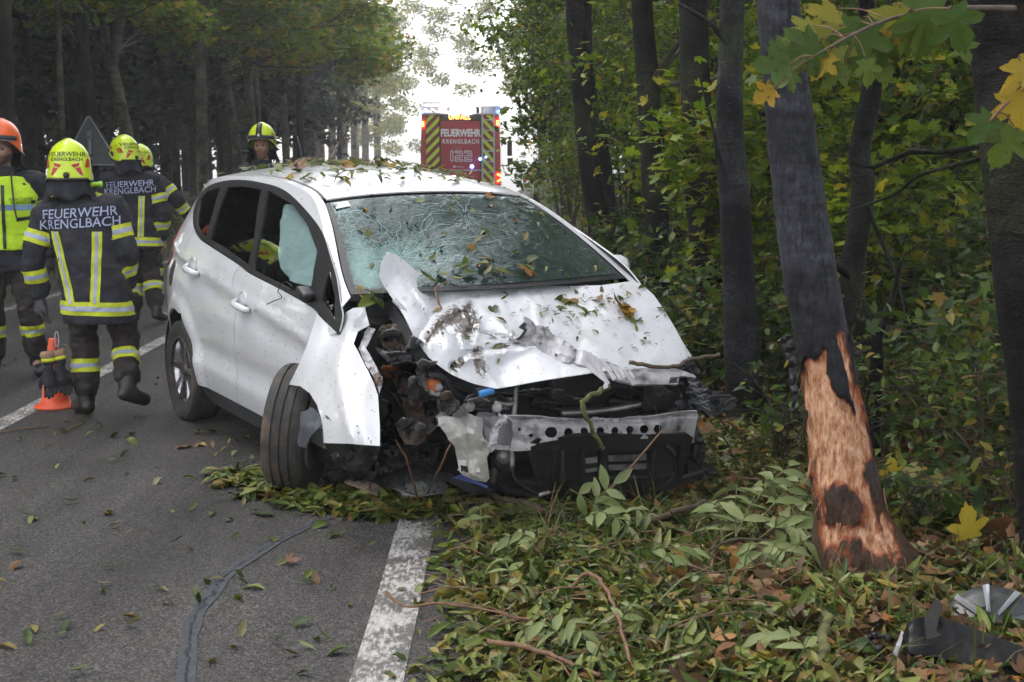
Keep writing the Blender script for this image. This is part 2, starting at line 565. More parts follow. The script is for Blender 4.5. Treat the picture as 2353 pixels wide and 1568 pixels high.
M_ASPHALT, M_PAINT, M_SOIL = asphalt_mat(), paint_mat(), soil_mat()
M_TAR = simple('bitumen_sealant', (0.066, 0.070, 0.077), rough=0.9, spec=.12, var=0.25, scale=30, bump=0.35, bscale=150)
M_CRACK = simple('open_crack', (0.006, 0.006, 0.006), rough=1.0)

def build_ground():
    xs = np.unique(np.round(np.concatenate([np.arange(-90, -12, 6), np.arange(-12, -5.5, 0.6), [-5.8, -5.7, -5.6, -5.5], np.arange(-5, -0.4, 1.2), [-0.4, -0.3, -0.2, -0.1], np.arange(0, 4, 0.16), np.arange(4, 12, 0.8), np.arange(12, 91, 6)]), 3))
    ys = np.unique(np.round(np.concatenate([np.arange(-40, 3, 4), np.arange(3, 13, 0.18), np.arange(13, 40, 0.8), np.arange(40, 100, 3), np.arange(100, 236, 15)]), 3))
    V = [(x, y, gz(x, y)) for y in ys for x in xs]
    n = len(xs)
    F = [(j * n + i, j * n + i + 1, (j + 1) * n + i + 1, (j + 1) * n + i) for j in range(len(ys) - 1) for i in range(n - 1)]
    o = obj('ground', V, F, M_SOIL); o['kind'] = 'structure'
    # road with a slightly broken right edge
    V, F = [], []
    yy = np.unique(np.round(np.concatenate([np.arange(-40, 3, 3), np.arange(3, 14, 0.07), np.arange(14, 60, 1.0), np.arange(60, 235, 6)]), 3))
    for y in yy:
        e = -0.20 + 0.05 * fbm((y * 1.7, 0.3, 5.0)) + 0.03 * fbm((y * 9, 2.3, 5.0))
        e2 = -5.74 + 0.05 * fbm((y * 1.3, 7.3, 5.0))
        d = dip(y)
        V += [(e2, y, d - 0.07), (e2 + 0.02, y, d), (-4.4, y, d), (-3.17, y, d), (-1.8, y, d), (e - 0.02, y, d), (e, y, d - 0.07)]
    for j in range(len(yy) - 1):
        for i in range(6): F.append((j * 7 + i, j * 7 + i + 1, (j + 1) * 7 + i + 1, (j + 1) * 7 + i))
    o = obj('road', V, F, M_ASPHALT, smooth=False); o['kind'] = 'structure'

    def strip(name, xc, w, y0, y1, z=0.004):
        V, F = [], []
        yy = np.concatenate([np.arange(y0, min(y1, 60), 0.5), np.arange(60, y1, 4)]) if y1 > 60 else np.arange(y0, y1, 0.5)
        for y in yy:
            a = 0.006 * fbm((y * 6, xc, 1)); b = 0.006 * fbm((y * 6, xc, 8))
            V += [(xc - w / 2 + a, y, dip(y) + z), (xc + w / 2 + b, y, dip(y) + z)]
        F = [(2 * j, 2 * j + 1, 2 * j + 3, 2 * j + 2) for j in range(len(yy) - 1)]
        o = obj(name, V, F, M_PAINT, smooth=False); o['kind'] = 'structure'
    strip('road_edge_line', -0.425, 0.17, -20, 200)
    strip('road_centre_line', -3.165, 0.14, -20, 200)
    strip('road_edge_line', -5.52, 0.13, -20, 200)
    # bitumen sealing strip with the open crack in it
    path = [gp(*p) for p in ((425, 1640), (428, 1568), (434, 1490), (446, 1425), (485, 1370), (530, 1315), (580, 1282), (630, 1250), (690, 1220), (745, 1196), (800, 1180))]
    path = cr(path, 8)
    V, F = [], []
    for i, p in enumerate(path):
        t = (path[min(i + 1, len(path) - 1)] - path[max(i - 1, 0)]).normalized(); q = Vector((-t.y, t.x, 0))
        w = 0.029 * (1 + 0.25 * fbm((i * 0.2, 1, 2))) * (1.0 if i < 50 else 1 - .02 * (i - 50))
        V += [(p + q * w + Vector((0, 0, 0.004))), (p - q * w + Vector((0, 0, 0.004)))]
    F = [(2 * j, 2 * j + 1, 2 * j + 3, 2 * j + 2) for j in range(len(path) - 1)]
    tar = obj('sealing_strip', V, orient(V, F, (0, 0, 1)), M_TAR); tag(tar, 'dark bitumen strip sealing a crack across the asphalt', kind='structure')
    V, F = [], []
    dense = cr(path[6:70], 4)
    for i, p in enumerate(dense):
        t = (dense[min(i + 1, len(dense) - 1)] - dense[max(i - 1, 0)]).normalized(); q = Vector((-t.y, t.x, 0))
        c = p + q * (0.018 * fbm((i * 0.13, 4, 2)) + 0.012 * fbm((i * 0.9, 4, 6)))
        w = max(0.0005, 0.004 * (0.5 + fbm((i * 0.12, 9, 2))))
        V += [(c + q * w + Vector((0, 0, 0.0075))), (c - q * w + Vector((0, 0, 0.0075)))]
    F = [(2 * j, 2 * j + 1, 2 * j + 3, 2 * j + 2) for j in range(len(dense) - 1)]
    obj('crack', V, orient(V, F, (0, 0, 1)), M_CRACK, tar)

build_ground()
# ================================================================== trees and shrubs
def bark_mat(name, c0, c1, moss=0.3, mosscol=(0.035, 0.045, 0.012), scale=7.0, horiz=True):
    m, nt, out = nmat(name)
    tc = nd(nt, 'ShaderNodeTexCoord'); P = tc.outputs['Object']
    mp = nd(nt, 'ShaderNodeMapping'); mp.inputs['Scale'].default_value = (1, 1, 2.6 if horiz else 0.3); nt.links.new(P, mp.inputs['Vector'])
    n1 = nd(nt, 'ShaderNodeTexNoise', Scale=scale, Detail=8.0, Roughness=0.68); nt.links.new(mp.outputs[0], n1.inputs['Vector'])
    n2 = nd(nt, 'ShaderNodeTexNoise', Scale=1.6, Detail=5.0); nt.links.new(P, n2.inputs['Vector'])
    n3 = nd(nt, 'ShaderNodeTexNoise', Scale=55.0, Detail=5.0); nt.links.new(mp.outputs[0], n3.inputs['Vector'])
    c = ramp(nt, n1.outputs['Fac'], [(0.3, c0), (0.68, c1)]).outputs[0]
    c = mixc(nt, ramp(nt, n2.outputs['Fac'], [(0.5, (0, 0, 0)), (0.7, (moss,) * 3)]).outputs[0], c, mosscol)
    c = mixc(nt, 0.9, c, ramp(nt, n3.outputs['Fac'], [(0.38, (0.35,) * 3), (0.62, (1.35,) * 3)]).outputs[0], 'MULTIPLY')
    n4 = nd(nt, 'ShaderNodeTexNoise', Scale=3.2, Detail=4.0); nt.links.new(P, n4.inputs['Vector'])
    c = mixc(nt, .85, c, ramp(nt, n4.outputs['Fac'], [(0.38, (0.28,) * 3), (0.62, (1.45,) * 3)]).outputs[0], 'MULTIPLY')
    ms = nd(nt, 'ShaderNodeMapping'); ms.inputs['Scale'].default_value = (2.2, 2.2, 11); nt.links.new(P, ms.inputs['Vector'])
    n5 = nd(nt, 'ShaderNodeTexNoise', Scale=1.6, Detail=3.0); nt.links.new(ms.outputs[0], n5.inputs['Vector'])
    c = mixc(nt, ramp(nt, n5.outputs['Fac'], [(0.63, (0, 0, 0)), (0.69, (.8,) * 3)]).outputs[0], c, tuple(q * .45 for q in c0))
    lich = ramp(nt, n3.outputs['Fac'], [(0.70, (0, 0, 0)), (0.74, (0.55,) * 3)]).outputs[0]
    c = mixc(nt, lich, c, (0.25, 0.26, 0.25))
    b = nd(nt, 'ShaderNodeBsdfPrincipled', Roughness=0.85); b.inputs['Specular IOR Level'].default_value = .15; nt.links.new(c, b.inputs['Base Color'])
    bp = nd(nt, 'ShaderNodeBump', Strength=0.9, Distance=0.012)
    nt.links.new(math_(nt, 'ADD', n1.outputs['Fac'], math_(nt, 'MULTIPLY', n3.outputs['Fac'], 0.5)), bp.inputs['Height'])
    nt.links.new(bp.outputs[0], b.inputs['Normal'])
    nt.links.new(b.outputs[0], out.inputs['Surface'])
    return m

M_BARK = bark_mat('smooth_grey_bark', (0.010, 0.010, 0.012), (0.045, 0.045, 0.050), 0.6)
M_BARK_D = bark_mat('dark_wet_bark', (0.006, 0.0055, 0.006), (0.026, 0.023, 0.022), 0.6, scale=10)
M_BARK_B = bark_mat('pale_brown_bark', (0.045, 0.036, 0.027), (0.17, 0.14, 0.105), 0.4)
M_BARK_S = bark_mat('spruce_bark', (0.01, 0.009, 0.008), (0.04, 0.034, 0.028), 0.3, horiz=False)
M_TWIG = simple('twig_bark', (0.05, 0.036, 0.024), rough=0.8, var=0.4, scale=20)
G1, G2, G3 = (0.018, 0.042, 0.008), (0.045, 0.085, 0.014), (0.085, 0.125, 0.02)
YE, YE2, BR, OR = (0.28, 0.22, 0.03), (0.16, 0.15, 0.025), (0.12, 0.06, 0.022), (0.3, 0.12, 0.02)
M_LF_R = leaf_mat('leaves_green_shrub', [(0.0, (0.03, 0.07, 0.006)), (0.35, (0.07, 0.14, 0.008)), (0.7, (0.13, 0.21, 0.010)), (0.90, (0.21, 0.24, 0.015)), (0.97, (.34, .26, .02))], trans=0.5)
M_LF_Y = leaf_mat('leaves_yellow_green', [(0.0, (0.06, 0.12, 0.006)), (0.4, (0.13, 0.22, 0.008)), (0.8, (0.22, 0.29, 0.012)), (1.0, (.36, .30, .02))], trans=0.5)
M_LF_R2 = leaf_mat('leaves_deep_green', [(0.0, (0.014, 0.032, 0.01)), (0.6, (0.035, 0.065, 0.014)), (0.95, (0.07, 0.1, 0.02)), (1.0, YE2)], trans=0.35)
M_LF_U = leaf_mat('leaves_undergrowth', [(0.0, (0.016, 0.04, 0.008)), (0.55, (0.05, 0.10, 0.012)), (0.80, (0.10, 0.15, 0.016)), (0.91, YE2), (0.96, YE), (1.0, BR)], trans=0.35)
M_LF_L = leaf_mat('leaves_green_gold', [(0.0, (0.06, 0.12, 0.014)), (0.4, (0.13, 0.22, 0.018)), (0.72, (0.22, 0.30, 0.025)), (0.88, (.38, .34, .03)), (0.95, (0.42, 0.28, 0.03)), (1.0, OR)], trans=0.55)
M_LF_F = leaf_mat('leaves_far_autumn_mist', [(0.0, (0.12, 0.16, 0.05)), (0.5, (0.22, 0.26, 0.06)), (0.8, (0.36, 0.33, 0.07)), (1.0, (0.45, 0.33, 0.07))], trans=0.55)  # autumn leaf colours lightened to stand in for distant mist
M_NEEDLE = leaf_mat('spruce_needles', [(0.0, (0.008, 0.014, 0.008)), (0.6, (0.018, 0.03, 0.014)), (0.94, (0.03, 0.042, 0.018)), (1.0, (0.07, 0.045, 0.02))], trans=0.1, rough=0.7)

def trunk_vf(path, rad, n=16, seed=0.0, lump=0.06, step=0.12):
    P = cr(path, max(2, int(max((Vector(a) - Vector(b)).length for a, b in zip(path, path[1:])) / step)))
    m = len(P); rr = np.interp(np.linspace(0, 1, m), np.linspace(0, 1, len(rad)), rad)
    V, F = tube(P, list(rr), n)
    for i in range(m):
        for k in range(n):
            v = V[i * n + k]; d = v - P[i]
            V[i * n + k] = P[i] + d * (1 + lump * fbm((v.x * 5 + seed, v.y * 5, v.z * 2.2)) + lump * 0.6 * fbm((v.x * 14 + seed, v.y * 14, v.z * 9), 2))
    return V, F

def px_path(pts, Y, foot=True, lean=0.0):
    """trunk axis through picture points at distance Y, set into the ground at its foot"""
    W = [at(x, y, Y) for x, y in pts]
    if foot:
        b = W[0]; g = gz(b.x, b.y)
        if b.z > g: W = [Vector((b.x + 0.02, b.y, g - 0.15))] + W
        else: W[0] = Vector((b.x, b.y, g - 0.15))
    return W

def cluster_points(clusters, rng):
    out = []
    for c, r, n in clusters:
        d = rng.normal(0, 1, (n, 3)); d /= np.linalg.norm(d, axis=1)[:, None]
        q = d * (rng.uniform(0.05, 1, n) ** 0.45)[:, None] * np.array(r)[None]
        out.append(q + np.array(c)[None])
    return np.concatenate(out)

def tree(name, label, path, rad, bark, group=None, clusters=(), leafm=None, leaf=0.09, protos=PR_OVAL, limbs=(), seed=1, n=16, tilt=0.9, lump=0.06):
    base = Vector(path[0]); base.z = gz(base.x, base.y)
    t = thing(name, label, 'tree', base, group=group)
    V, F = trunk_vf(path, rad, n, seed * 3.7, lump)
    obj('trunk', V, F, bark, t, loc=-base)
    rng = np.random.default_rng(seed)
    for lp, lr in limbs:
        V, F = trunk_vf(lp, lr, 8, seed, 0.1)
        obj('limb', V, F, bark, t, loc=-base)
    if len(clusters):
        P = cluster_points(clusters, rng)
        V, T = scatter_leaves(P, leaf, rng, protos, tilt)
        o = np_obj('crown', V - np.array(base)[None], T, leafm, t)
        tw = MB()
        for c, r, k in clusters:
            c = Vector(c)
            q = min((Vector(p) for p in path), key=lambda p: abs(p.z - (c.z - 0.7)))
            mid = q.lerp(c, 0.5) + Vector((rng.normal(0, .15), rng.normal(0, .15), rng.normal(0.1, .15)))
            tw.tube(cr([q, mid, c], 3), [0.03, 0.026, 0.022, 0.018, 0.014, 0.01, 0.006], 5)
            for j in range(4):
                e = c + Vector((rng.normal(0, r[0] * .6), rng.normal(0, r[1] * .6), rng.normal(0, r[2] * .6)))
                tw.tube([mid.lerp(c, 0.5), c.lerp(e, .5) + Vector((0, 0, .05)), e], [0.01, 0.007, 0.003], 4)
        tw.build('twigs', M_TWIG, t, loc=-base)['kind'] = 'stuff'
    return t

def copy_tree(o, loc, rotz=0, scale=1.0, label=None, parent=None):
    c = o.copy(); COL.objects.link(c); c.parent = parent
    if parent is None:
        c.location = loc; c.rotation_euler = (0, 0, rotz); c.scale = (scale,) * 3
        if label: c['label'] = label
    for ch in list(o.children): copy_tree(ch, None, parent=c)
    return c

# ---- the struck tree: bark torn off the lower trunk
def struck_tree():
    m, nt, out = nmat('torn_bark_and_sapwood')
    tc = nd(nt, 'ShaderNodeTexCoord'); P = tc.outputs['Object']
    mp = nd(nt, 'ShaderNodeMapping'); mp.inputs['Scale'].default_value = (1, 1, 0.35); nt.links.new(P, mp.inputs['Vector'])
    mh = nd(nt, 'ShaderNodeMapping'); mh.inputs['Scale'].default_value = (1, 1, 2.8); nt.links.new(P, mh.inputs['Vector'])
    at_ = nd(nt, 'ShaderNodeAttribute', attribute_name='wound')
    n1 = nd(nt, 'ShaderNodeTexNoise', Scale=16.0, Detail=9.0, Roughness=0.7); nt.links.new(mp.outputs[0], n1.inputs['Vector'])
    nb = nd(nt, 'ShaderNodeTexNoise', Scale=9.0, Detail=8.0, Roughness=0.66); nt.links.new(mh.outputs[0], nb.inputs['Vector'])
    nf = nd(nt, 'ShaderNodeTexNoise', Scale=60.0, Detail=6.0, Roughness=0.7); nt.links.new(mp.outputs[0], nf.inputs['Vector'])
    w = math_(nt, 'ADD', at_.outputs['Fac'], math_(nt, 'ADD', math_(nt, 'MULTIPLY', math_(nt, 'SUBTRACT', n1.outputs['Fac'], 0.5), 1.0), math_(nt, 'MULTIPLY', math_(nt, 'SUBTRACT', nf.outputs['Fac'], 0.5), 0.5)))
    bark = ramp(nt, nb.outputs['Fac'], [(0.3, (0.010, 0.010, 0.013)), (0.68, (0.05, 0.05, 0.06))]).outputs[0]
    bark = mixc(nt, 0.9, bark, ramp(nt, nf.outputs['Fac'], [(0.38, (0.4,) * 3), (0.62, (1.3,) * 3)]).outputs[0], 'MULTIPLY')
    n4 = nd(nt, 'ShaderNodeTexNoise', Scale=3.0, Detail=5.0); nt.links.new(P, n4.inputs['Vector'])
    bark = mixc(nt, .9, bark, ramp(nt, n4.outputs['Fac'], [(0.38, (0.28,) * 3), (0.62, (1.3,) * 3)]).outputs[0], 'MULTIPLY')
    ms = nd(nt, 'ShaderNodeMapping'); ms.inputs['Scale'].default_value = (2.0, 2.0, 10); nt.links.new(P, ms.inputs['Vector'])
    n5 = nd(nt, 'ShaderNodeTexNoise', Scale=1.7, Detail=3.0); nt.links.new(ms.outputs[0], n5.inputs['Vector'])
    bark = mixc(nt, ramp(nt, n5.outputs['Fac'], [(0.62, (0, 0, 0)), (0.68, (.8,) * 3)]).outputs[0], bark, (.012, .011, .012))
    bark = mixc(nt, ramp(nt, nf.outputs['Fac'], [(0.72, (0, 0, 0)), (0.75, (0.6,) * 3)]).outputs[0], bark, (0.33, 0.34, 0.36))
    wood = ramp(nt, nf.outputs['Fac'], [(0.32, (0.18, 0.06, 0.03)), (0.46, (0.46, 0.225, 0.12)), (0.70, (0.72, 0.47, 0.31))]).outputs[0]
    sz = nd(nt, 'ShaderNodeSeparateXYZ'); nt.links.new(P, sz.inputs[0])
    low = ramp(nt, math_(nt, 'ADD', sz.outputs[2], math_(nt, 'MULTIPLY', math_(nt, 'SUBTRACT', nb.outputs['Fac'], .5), .5)), [(.22, (1, 1, 1)), (.55, (0, 0, 0))]).outputs[0]
    bark = mixc(nt, math_(nt, 'MULTIPLY', low, .9), bark, ramp(nt, nf.outputs['Fac'], [(.35, (.022, .012, .007)), (.65, (.11, .06, .035))]).outputs[0])
    wood = mixc(nt, ramp(nt, n1.outputs['Fac'], [(0.50, (0, 0, 0)), (0.66, (0.85,) * 3)]).outputs[0], wood, (0.24, 0.075, 0.03))
    rim = ramp(nt, w, [(0.38, (0, 0, 0)), (0.45, (1, 1, 1)), (0.54, (1, 1, 1)), (0.74, (0, 0, 0))]).outputs[0]
    c = mixc(nt, ramp(nt, w, [(0.47, (0, 0, 0)), (0.5, (1, 1, 1))]).outputs[0], bark, wood)
    c = mixc(nt, math_(nt, 'MULTIPLY', rim, 0.85), c, (0.22, 0.05, 0.018))
    b = nd(nt, 'ShaderNodeBsdfPrincipled', Roughness=0.7); b.inputs['Specular IOR Level'].default_value = .2; nt.links.new(c, b.inputs['Base Color'])
    bp = nd(nt, 'ShaderNodeBump', Strength=1.0, Distance=0.012)
    nt.links.new(math_(nt, 'ADD', math_(nt, 'MULTIPLY', w, -0.6), math_(nt, 'MULTIPLY', nf.outputs['Fac'], 0.7)), bp.inputs['Height'])
    nt.links.new(bp.outputs[0], b.inputs['Normal']); nt.links.new(b.outputs[0], out.inputs['Surface'])
    Y = 5.55
    ctl = [((2000, 1370), .20), ((1985, 1310), .165), ((1962, 1220), .150), ((1940, 1100), .135), ((1925, 1000), .126), ((1903, 850), .121), ((1862, 640), .118), ((1835, 450), .112), ((1806, 200), .100), ((1787, 0), .092), ((1768, -250), .085), ((1750, -700), .07), ((1730, -1500), .05)]
    path = [at(p[0][0], p[0][1], Y + 0.00012 * (1300 - p[0][1])) for p in ctl]
    rad = [p[1] * (.90 if i > 4 else 1.0) for i, p in enumerate(ctl)]
    base = Vector((path[1].x, path[1].y, gz(path[1].x, path[1].y)))
    t = thing('struck_tree', 'leaning grey tree with bark torn off its lower trunk beside the wreck', 'tree', base)
    cc = []
    for i in range(len(path) - 1):
        k = max(3, int((path[i + 1] - path[i]).length / 0.014))
        for j in range(k):
            cc.append((path[i].lerp(path[i + 1], j / k), rad[i] + (rad[i + 1] - rad[i]) * j / k))
    P = [c[0] for c in cc]; Rr = [c[1] for c in cc]
    # smooth the axis
    for _ in range(30): P = [P[0]] + [(P[i - 1] + P[i + 1]) * .25 + P[i] * .5 for i in range(1, len(P) - 1)] + [P[-1]]
    n = 72
    V, F = tube(P, Rr, n)
    wnd = []
    # (angle towards the road and camera, height, half angle, half height, strength) of torn patches and of bark left inside
    torn = [(-0.25, .60, 1.75, .36, 1.25), (.6, .55, .9, .22, 1.1), (0.55, .88, .55, .13, .9), (.45, .42, .5, .30, 1.0), (-1.0, .75, .45, .30, 1.0), (-.5, .26, .35, .14, .8), (.2, .17, .7, .09, 1.0), (.75, .2, .45, .1, .95), (-.3, .12, .5, .06, .85), (.6, .06, .35, .08, .8), (-.8, .22, .4, .1, .8)]
    keep = [(.22, .82, .34, .13, 1.7), (.45, .68, .16, .07, 1.4), (-.35, .34, .40, .11, 1.6), (.85, .33, .40, .12, 1.4), (-.7, .99, .9, .09, 1.4), (-.1, .13, .5, .06, 1.0), (.2, .02, 1.2, .05, .8)]
    for i in range(len(P)):
        for k in range(n):
            v = V[i * n + k]; d = (v - P[i]).normalized()
            a = math.atan2(d.x, -d.y)             # 0 towards the camera, + to the right
            h = v.z - base.z
            q = Vector((v.x * 7, v.y * 7, v.z * 4)); j1 = 0.42 * fbm(q, 6); j2 = .10 * fbm(q + Vector((9, 3, 1)), 6)
            w = 0
            for (a0, h0, da, dh, s) in torn:
                w = max(w, s * (1.3 - math.hypot((a - a0 + j1) / da, (h - h0 + j2) / dh)))
            for (a0, h0, da, dh, s) in keep:
                w -= max(0, s * (1.2 - math.hypot((a - a0 + j1) / da, (h - h0 + j2) / dh)))
            w = min(1, max(0, w)); wnd.append(w)
            ww = sstep(.4, .55, w)
            flare = 1 + max(0, .24 - h) / .24 * (.10 + .22 * math.sin(a * 2.5 + .3) ** 2 + .3 * max(0, math.sin(a)))
            V[i * n + k] = P[i] + d * (Rr[i] * flare * (1 + .035 * fbm((v.x * 6, v.y * 6, v.z * 2.5)) + .02 * fbm((v.x * 24, v.y * 24, v.z * 8), 3)) - .011 * ww + ww * .009 * fbm((v.x * 55, v.y * 55, v.z * 10), 4))
    o = obj('trunk', V, F, m, t, loc=-base)
    la = o.data.attributes.new('wound', 'FLOAT', 'POINT')
    la.data.foreach_set('value', wnd + [0.0] * (len(V) - len(wnd)))
    # strips of bark still hanging on
    rng = np.random.default_rng(5)
    for (a, h, ln, wd) in ((-1.35, .62, .16, .02), (-1.3, .45, .1, .018), (1.25, .72, .22, .022), (1.1, .95, .1, .03), (1.3, .55, .14, .015), (-1.2, .85, .12, .016), (1.2, .33, .1, .02)):
        i = min(range(len(P)), key=lambda q: abs(P[q].z - base.z - h))
        d = Vector((math.sin(a), -math.cos(a), 0)); s = Vector((math.cos(a), math.sin(a), 0))
        Vv, Ff = [], []
        for j in range(7):
            u = j / 6; c = P[i] + d * (Rr[i] + .004 + .022 * u ** 2 + .006 * fbm((u * 4, h * 9, 1))) + Vector((0, 0, -ln * (u - .3)))
            w2 = wd * (1 - u ** 2) * .5 * (1 + .5 * fbm((u * 7, h, 3))) + .001
            Vv += [c - s * w2, c + s * w2]
        Ff = [(2 * j, 2 * j + 1, 2 * j + 3, 2 * j + 2) for j in range(6)]
        Vv, Ff = solid(Vv, Ff, .004)
        obj('bark_strip', Vv, Ff, M_BARK_D if h > .5 else M_STRIP, t, loc=-base)
    # splinters along the torn edge
    sp = mesh('splinter', [(-.004, 0, 0), (.004, 0, 0), (.0025, -.006, -.03), (-.0015, -.008, -.034), (0, -.016, -.06)], [(0, 1, 2, 3), (3, 2, 4)], M_STRIP, False)
    edge = [q for q in range(len(wnd)) if .40 < wnd[q] < .62 and (V[q] - P[q // n]).y < .03]
    for q in rng.choice(edge, 60, replace=False):
        d = (V[q] - P[q // n]).normalized(); x = Vector((0, 0, 1)).cross(d).normalized()
        M4 = Matrix((x, -d, Vector((0, 0, 1)))).transposed().to_4x4() @ Matrix.Rotation(rng.normal(0, .5), 4, 'Y'); M4.translation = V[q] - base
        o = link(bpy.data.objects.new('splinter', sp), t); o.matrix_local = M4 @ Matrix.Scale(rng.uniform(.5, 1.3), 4)
    # crown high above
    cl = []
    for k in range(26):
        c = path[-1] + Vector((rng.normal(0, 1.3), rng.normal(0, 1.3), rng.uniform(-1.2, 3)))
        cl.append((c, (.7, .7, .4), 130))
    V, T = scatter_leaves(cluster_points(cl, rng), .09, rng, PR_OVAL)
    np_obj('crown', V - np.array(base)[None], T, M_LF_R2, t)
    return t
M_STRIP = simple('raw_bark_strip', (0.26, 0.12, 0.06), rough=0.7, var=0.4, scale=30)
struck_tree()

# ---- other trees on the right
def right_trees():
    rng = np.random.default_rng(21)
    def crown(top, n, sp, r=.8, cnt=160):
        return [(top + Vector((abs(rng.normal(0, sp)) + .3, rng.normal(0, sp), rng.uniform(-1.0, 2.4))), (r, r, r * .55), cnt) for _ in range(n)]
    p = px_path([(1718, 1000), (1705, 800), (1690, 500), (1676, 250), (1682, 0), (1670, -400), (1690, -900)], 8.6)
    tree('slim_tree', 'slim grey tree with knotty bark standing right behind the wreck', p, [.13, .11, .095, .085, .075, .07, .06, .05], M_BARK, seed=3,
         clusters=crown(p[-1], 14, 1.1), leafm=M_LF_R2, n=22, limbs=[([at(1690, 455, 8.6), at(1655, 380, 8.5), at(1640, 300, 8.4), at(1600, 150, 8.2)], [.022, .016, .010, .003]), ([at(1684, 120, 8.6), at(1640, 60, 8.5), at(1560, 10, 8.3)], [.028, .02, .012])])
    p = px_path([(1652, 930), (1640, 750), (1622, 550), (1602, 300), (1592, 0), (1585, -300), (1590, -600)], 10.6)
    tree('grey_tree', 'broad dark grey trunk just left of the slim knotty tree', p, [.17, .14, .125, .12, .11, .1, .09, .07], M_BARK_D, seed=4, clusters=crown(p[-1], 16, 1.4), leafm=M_LF_R2, n=20)
    p = px_path([(1392, 610), (1368, 470), (1345, 300), (1320, 0), (1315, -200), (1330, -400)], 15.2)
    tree('forest_edge_tree', 'dark trunk at the forest edge above the white roadside post', p, [.17, .13, .115, .107, .1, .09, .06], M_BARK_D, seed=5, clusters=crown(p[-1], 20, 1.6, .9, 200), leafm=M_LF_R, n=16)
    p = px_path([(1418, 600), (1395, 450), (1378, 330), (1350, 180), (1345, 0), (1360, -300)], 15.8)
    tree('forest_edge_tree', 'paler trunk close behind the dark trunk at the forest edge', p, [.15, .115, .1, .09, .08, .07, .05], M_BARK, seed=6, clusters=crown(p[-1], 14, 1.6, .9, 200), leafm=M_LF_R, n=14)
    p = px_path([(1520, 700), (1505, 450), (1490, 200), (1475, 0), (1470, -300)], 12.4)
    tree('forest_tree', 'half hidden trunk among leaves between the forest edge and the slim trees', p, [.15, .12, .11, .1, .09, .06], M_BARK_D, seed=7, clusters=crown(p[-1], 16, 1.5, .9, 180), leafm=M_LF_R, n=14)
    p = px_path([(2012, 985), (1968, 800), (1958, 640), (1984, 440), (1974, 350), (2003, 200), (1990, 0), (2000, -300), (1980, -700)], 8.2)
    tree('crooked_tree', 'thin crooked dark tree behind the struck tree', p, [.09, .075, .07, .068, .064, .062, .058, .05, .04, .03], M_BARK_D, seed=8, clusters=crown(p[-1], 12, 1.0), leafm=M_LF_R2, n=14, lump=.16,
         limbs=[([at(1965, 640, 8.2), at(1925, 610, 8.0), at(1880, 590, 7.7), at(1850, 560, 7.5)], [.035, .03, .022, .012]), ([at(1985, 440, 8.2), at(2010, 520, 8.1), at(2060, 640, 8), at(2085, 740, 7.9)], [.014, .012, .009, .004])])
    p = px_path([(2005, 965), (2013, 850), (2013, 770), (1985, 700), (1960, 640), (1950, 560)], 7.6)
    tree('forked_sapling', 'mossy forked sapling low behind the struck tree', p, [.05, .04, .038, .03, .022, .016, .008], M_BARK_D, seed=9, n=12, lump=.15, limbs=[([at(2013, 775, 7.6), at(2032, 730, 7.6), at(2052, 680, 7.5), at(2070, 600, 7.4)], [.03, .024, .018, .008])])
    p = px_path([(2470, 1330), (2420, 950), (2375, 600), (2345, 330), (2310, 0), (2280, -400), (2260, -900)], 5.6)
    tree('dark_tree', 'thick nearly black trunk cut by the right side of the view', p, [.2, .165, .16, .155, .15, .14, .12, .1], M_BARK_D, seed=10, clusters=crown(p[-1], 16, 1.3), leafm=M_LF_R2, n=24,
         limbs=[([at(2300, 325, 5.9), at(2180, 350, 5.7), at(2090, 350, 5.6), at(2010, 385, 5.5), at(1955, 375, 5.4)], [.014, .012, .010, .007, .003]), ([at(2300, 355, 5.9), at(2120, 400, 6.1), at(2050, 450, 6.3), at(1900, 500, 6.6)], [.011, .008, .006, .003])])
    # forest behind, stems that can be told apart
    lab = 'slender dark stem deep among the leaves of the forest'
    for i, (x, yb, yt, Y, r) in enumerate(((2085, 620, -300, 13, .05), (2135, 600, -300, 14.5, .06), (2180, 640, -300, 12, .045), (2215, 620, -300, 16, .07), (2050, 600, -200, 17, .06), (1890, 620, -300, 15, .05), (1755, 600, -300, 14, .06), (1935, 560, -300, 19, .08), (1830, 640, -300, 12.5, .04), (1560, 600, -300, 17, .09), (1455, 560, -300, 24, .11), (2110, 590, -300, 20, .09), (2165, 560, -200, 23, .1))):
        p = px_path([(x + 12, yb + 120), (x + rng.normal(0, 8), (yb + yt) * .5), (x + rng.normal(0, 25), yt)], Y)
        tree('thin_forest_tree', lab, p, [r * 1.3, r, r * .8, r * .6], M_BARK_D, group='slender stems deep in the forest', seed=30 + i, n=9, lump=.12)
right_trees()

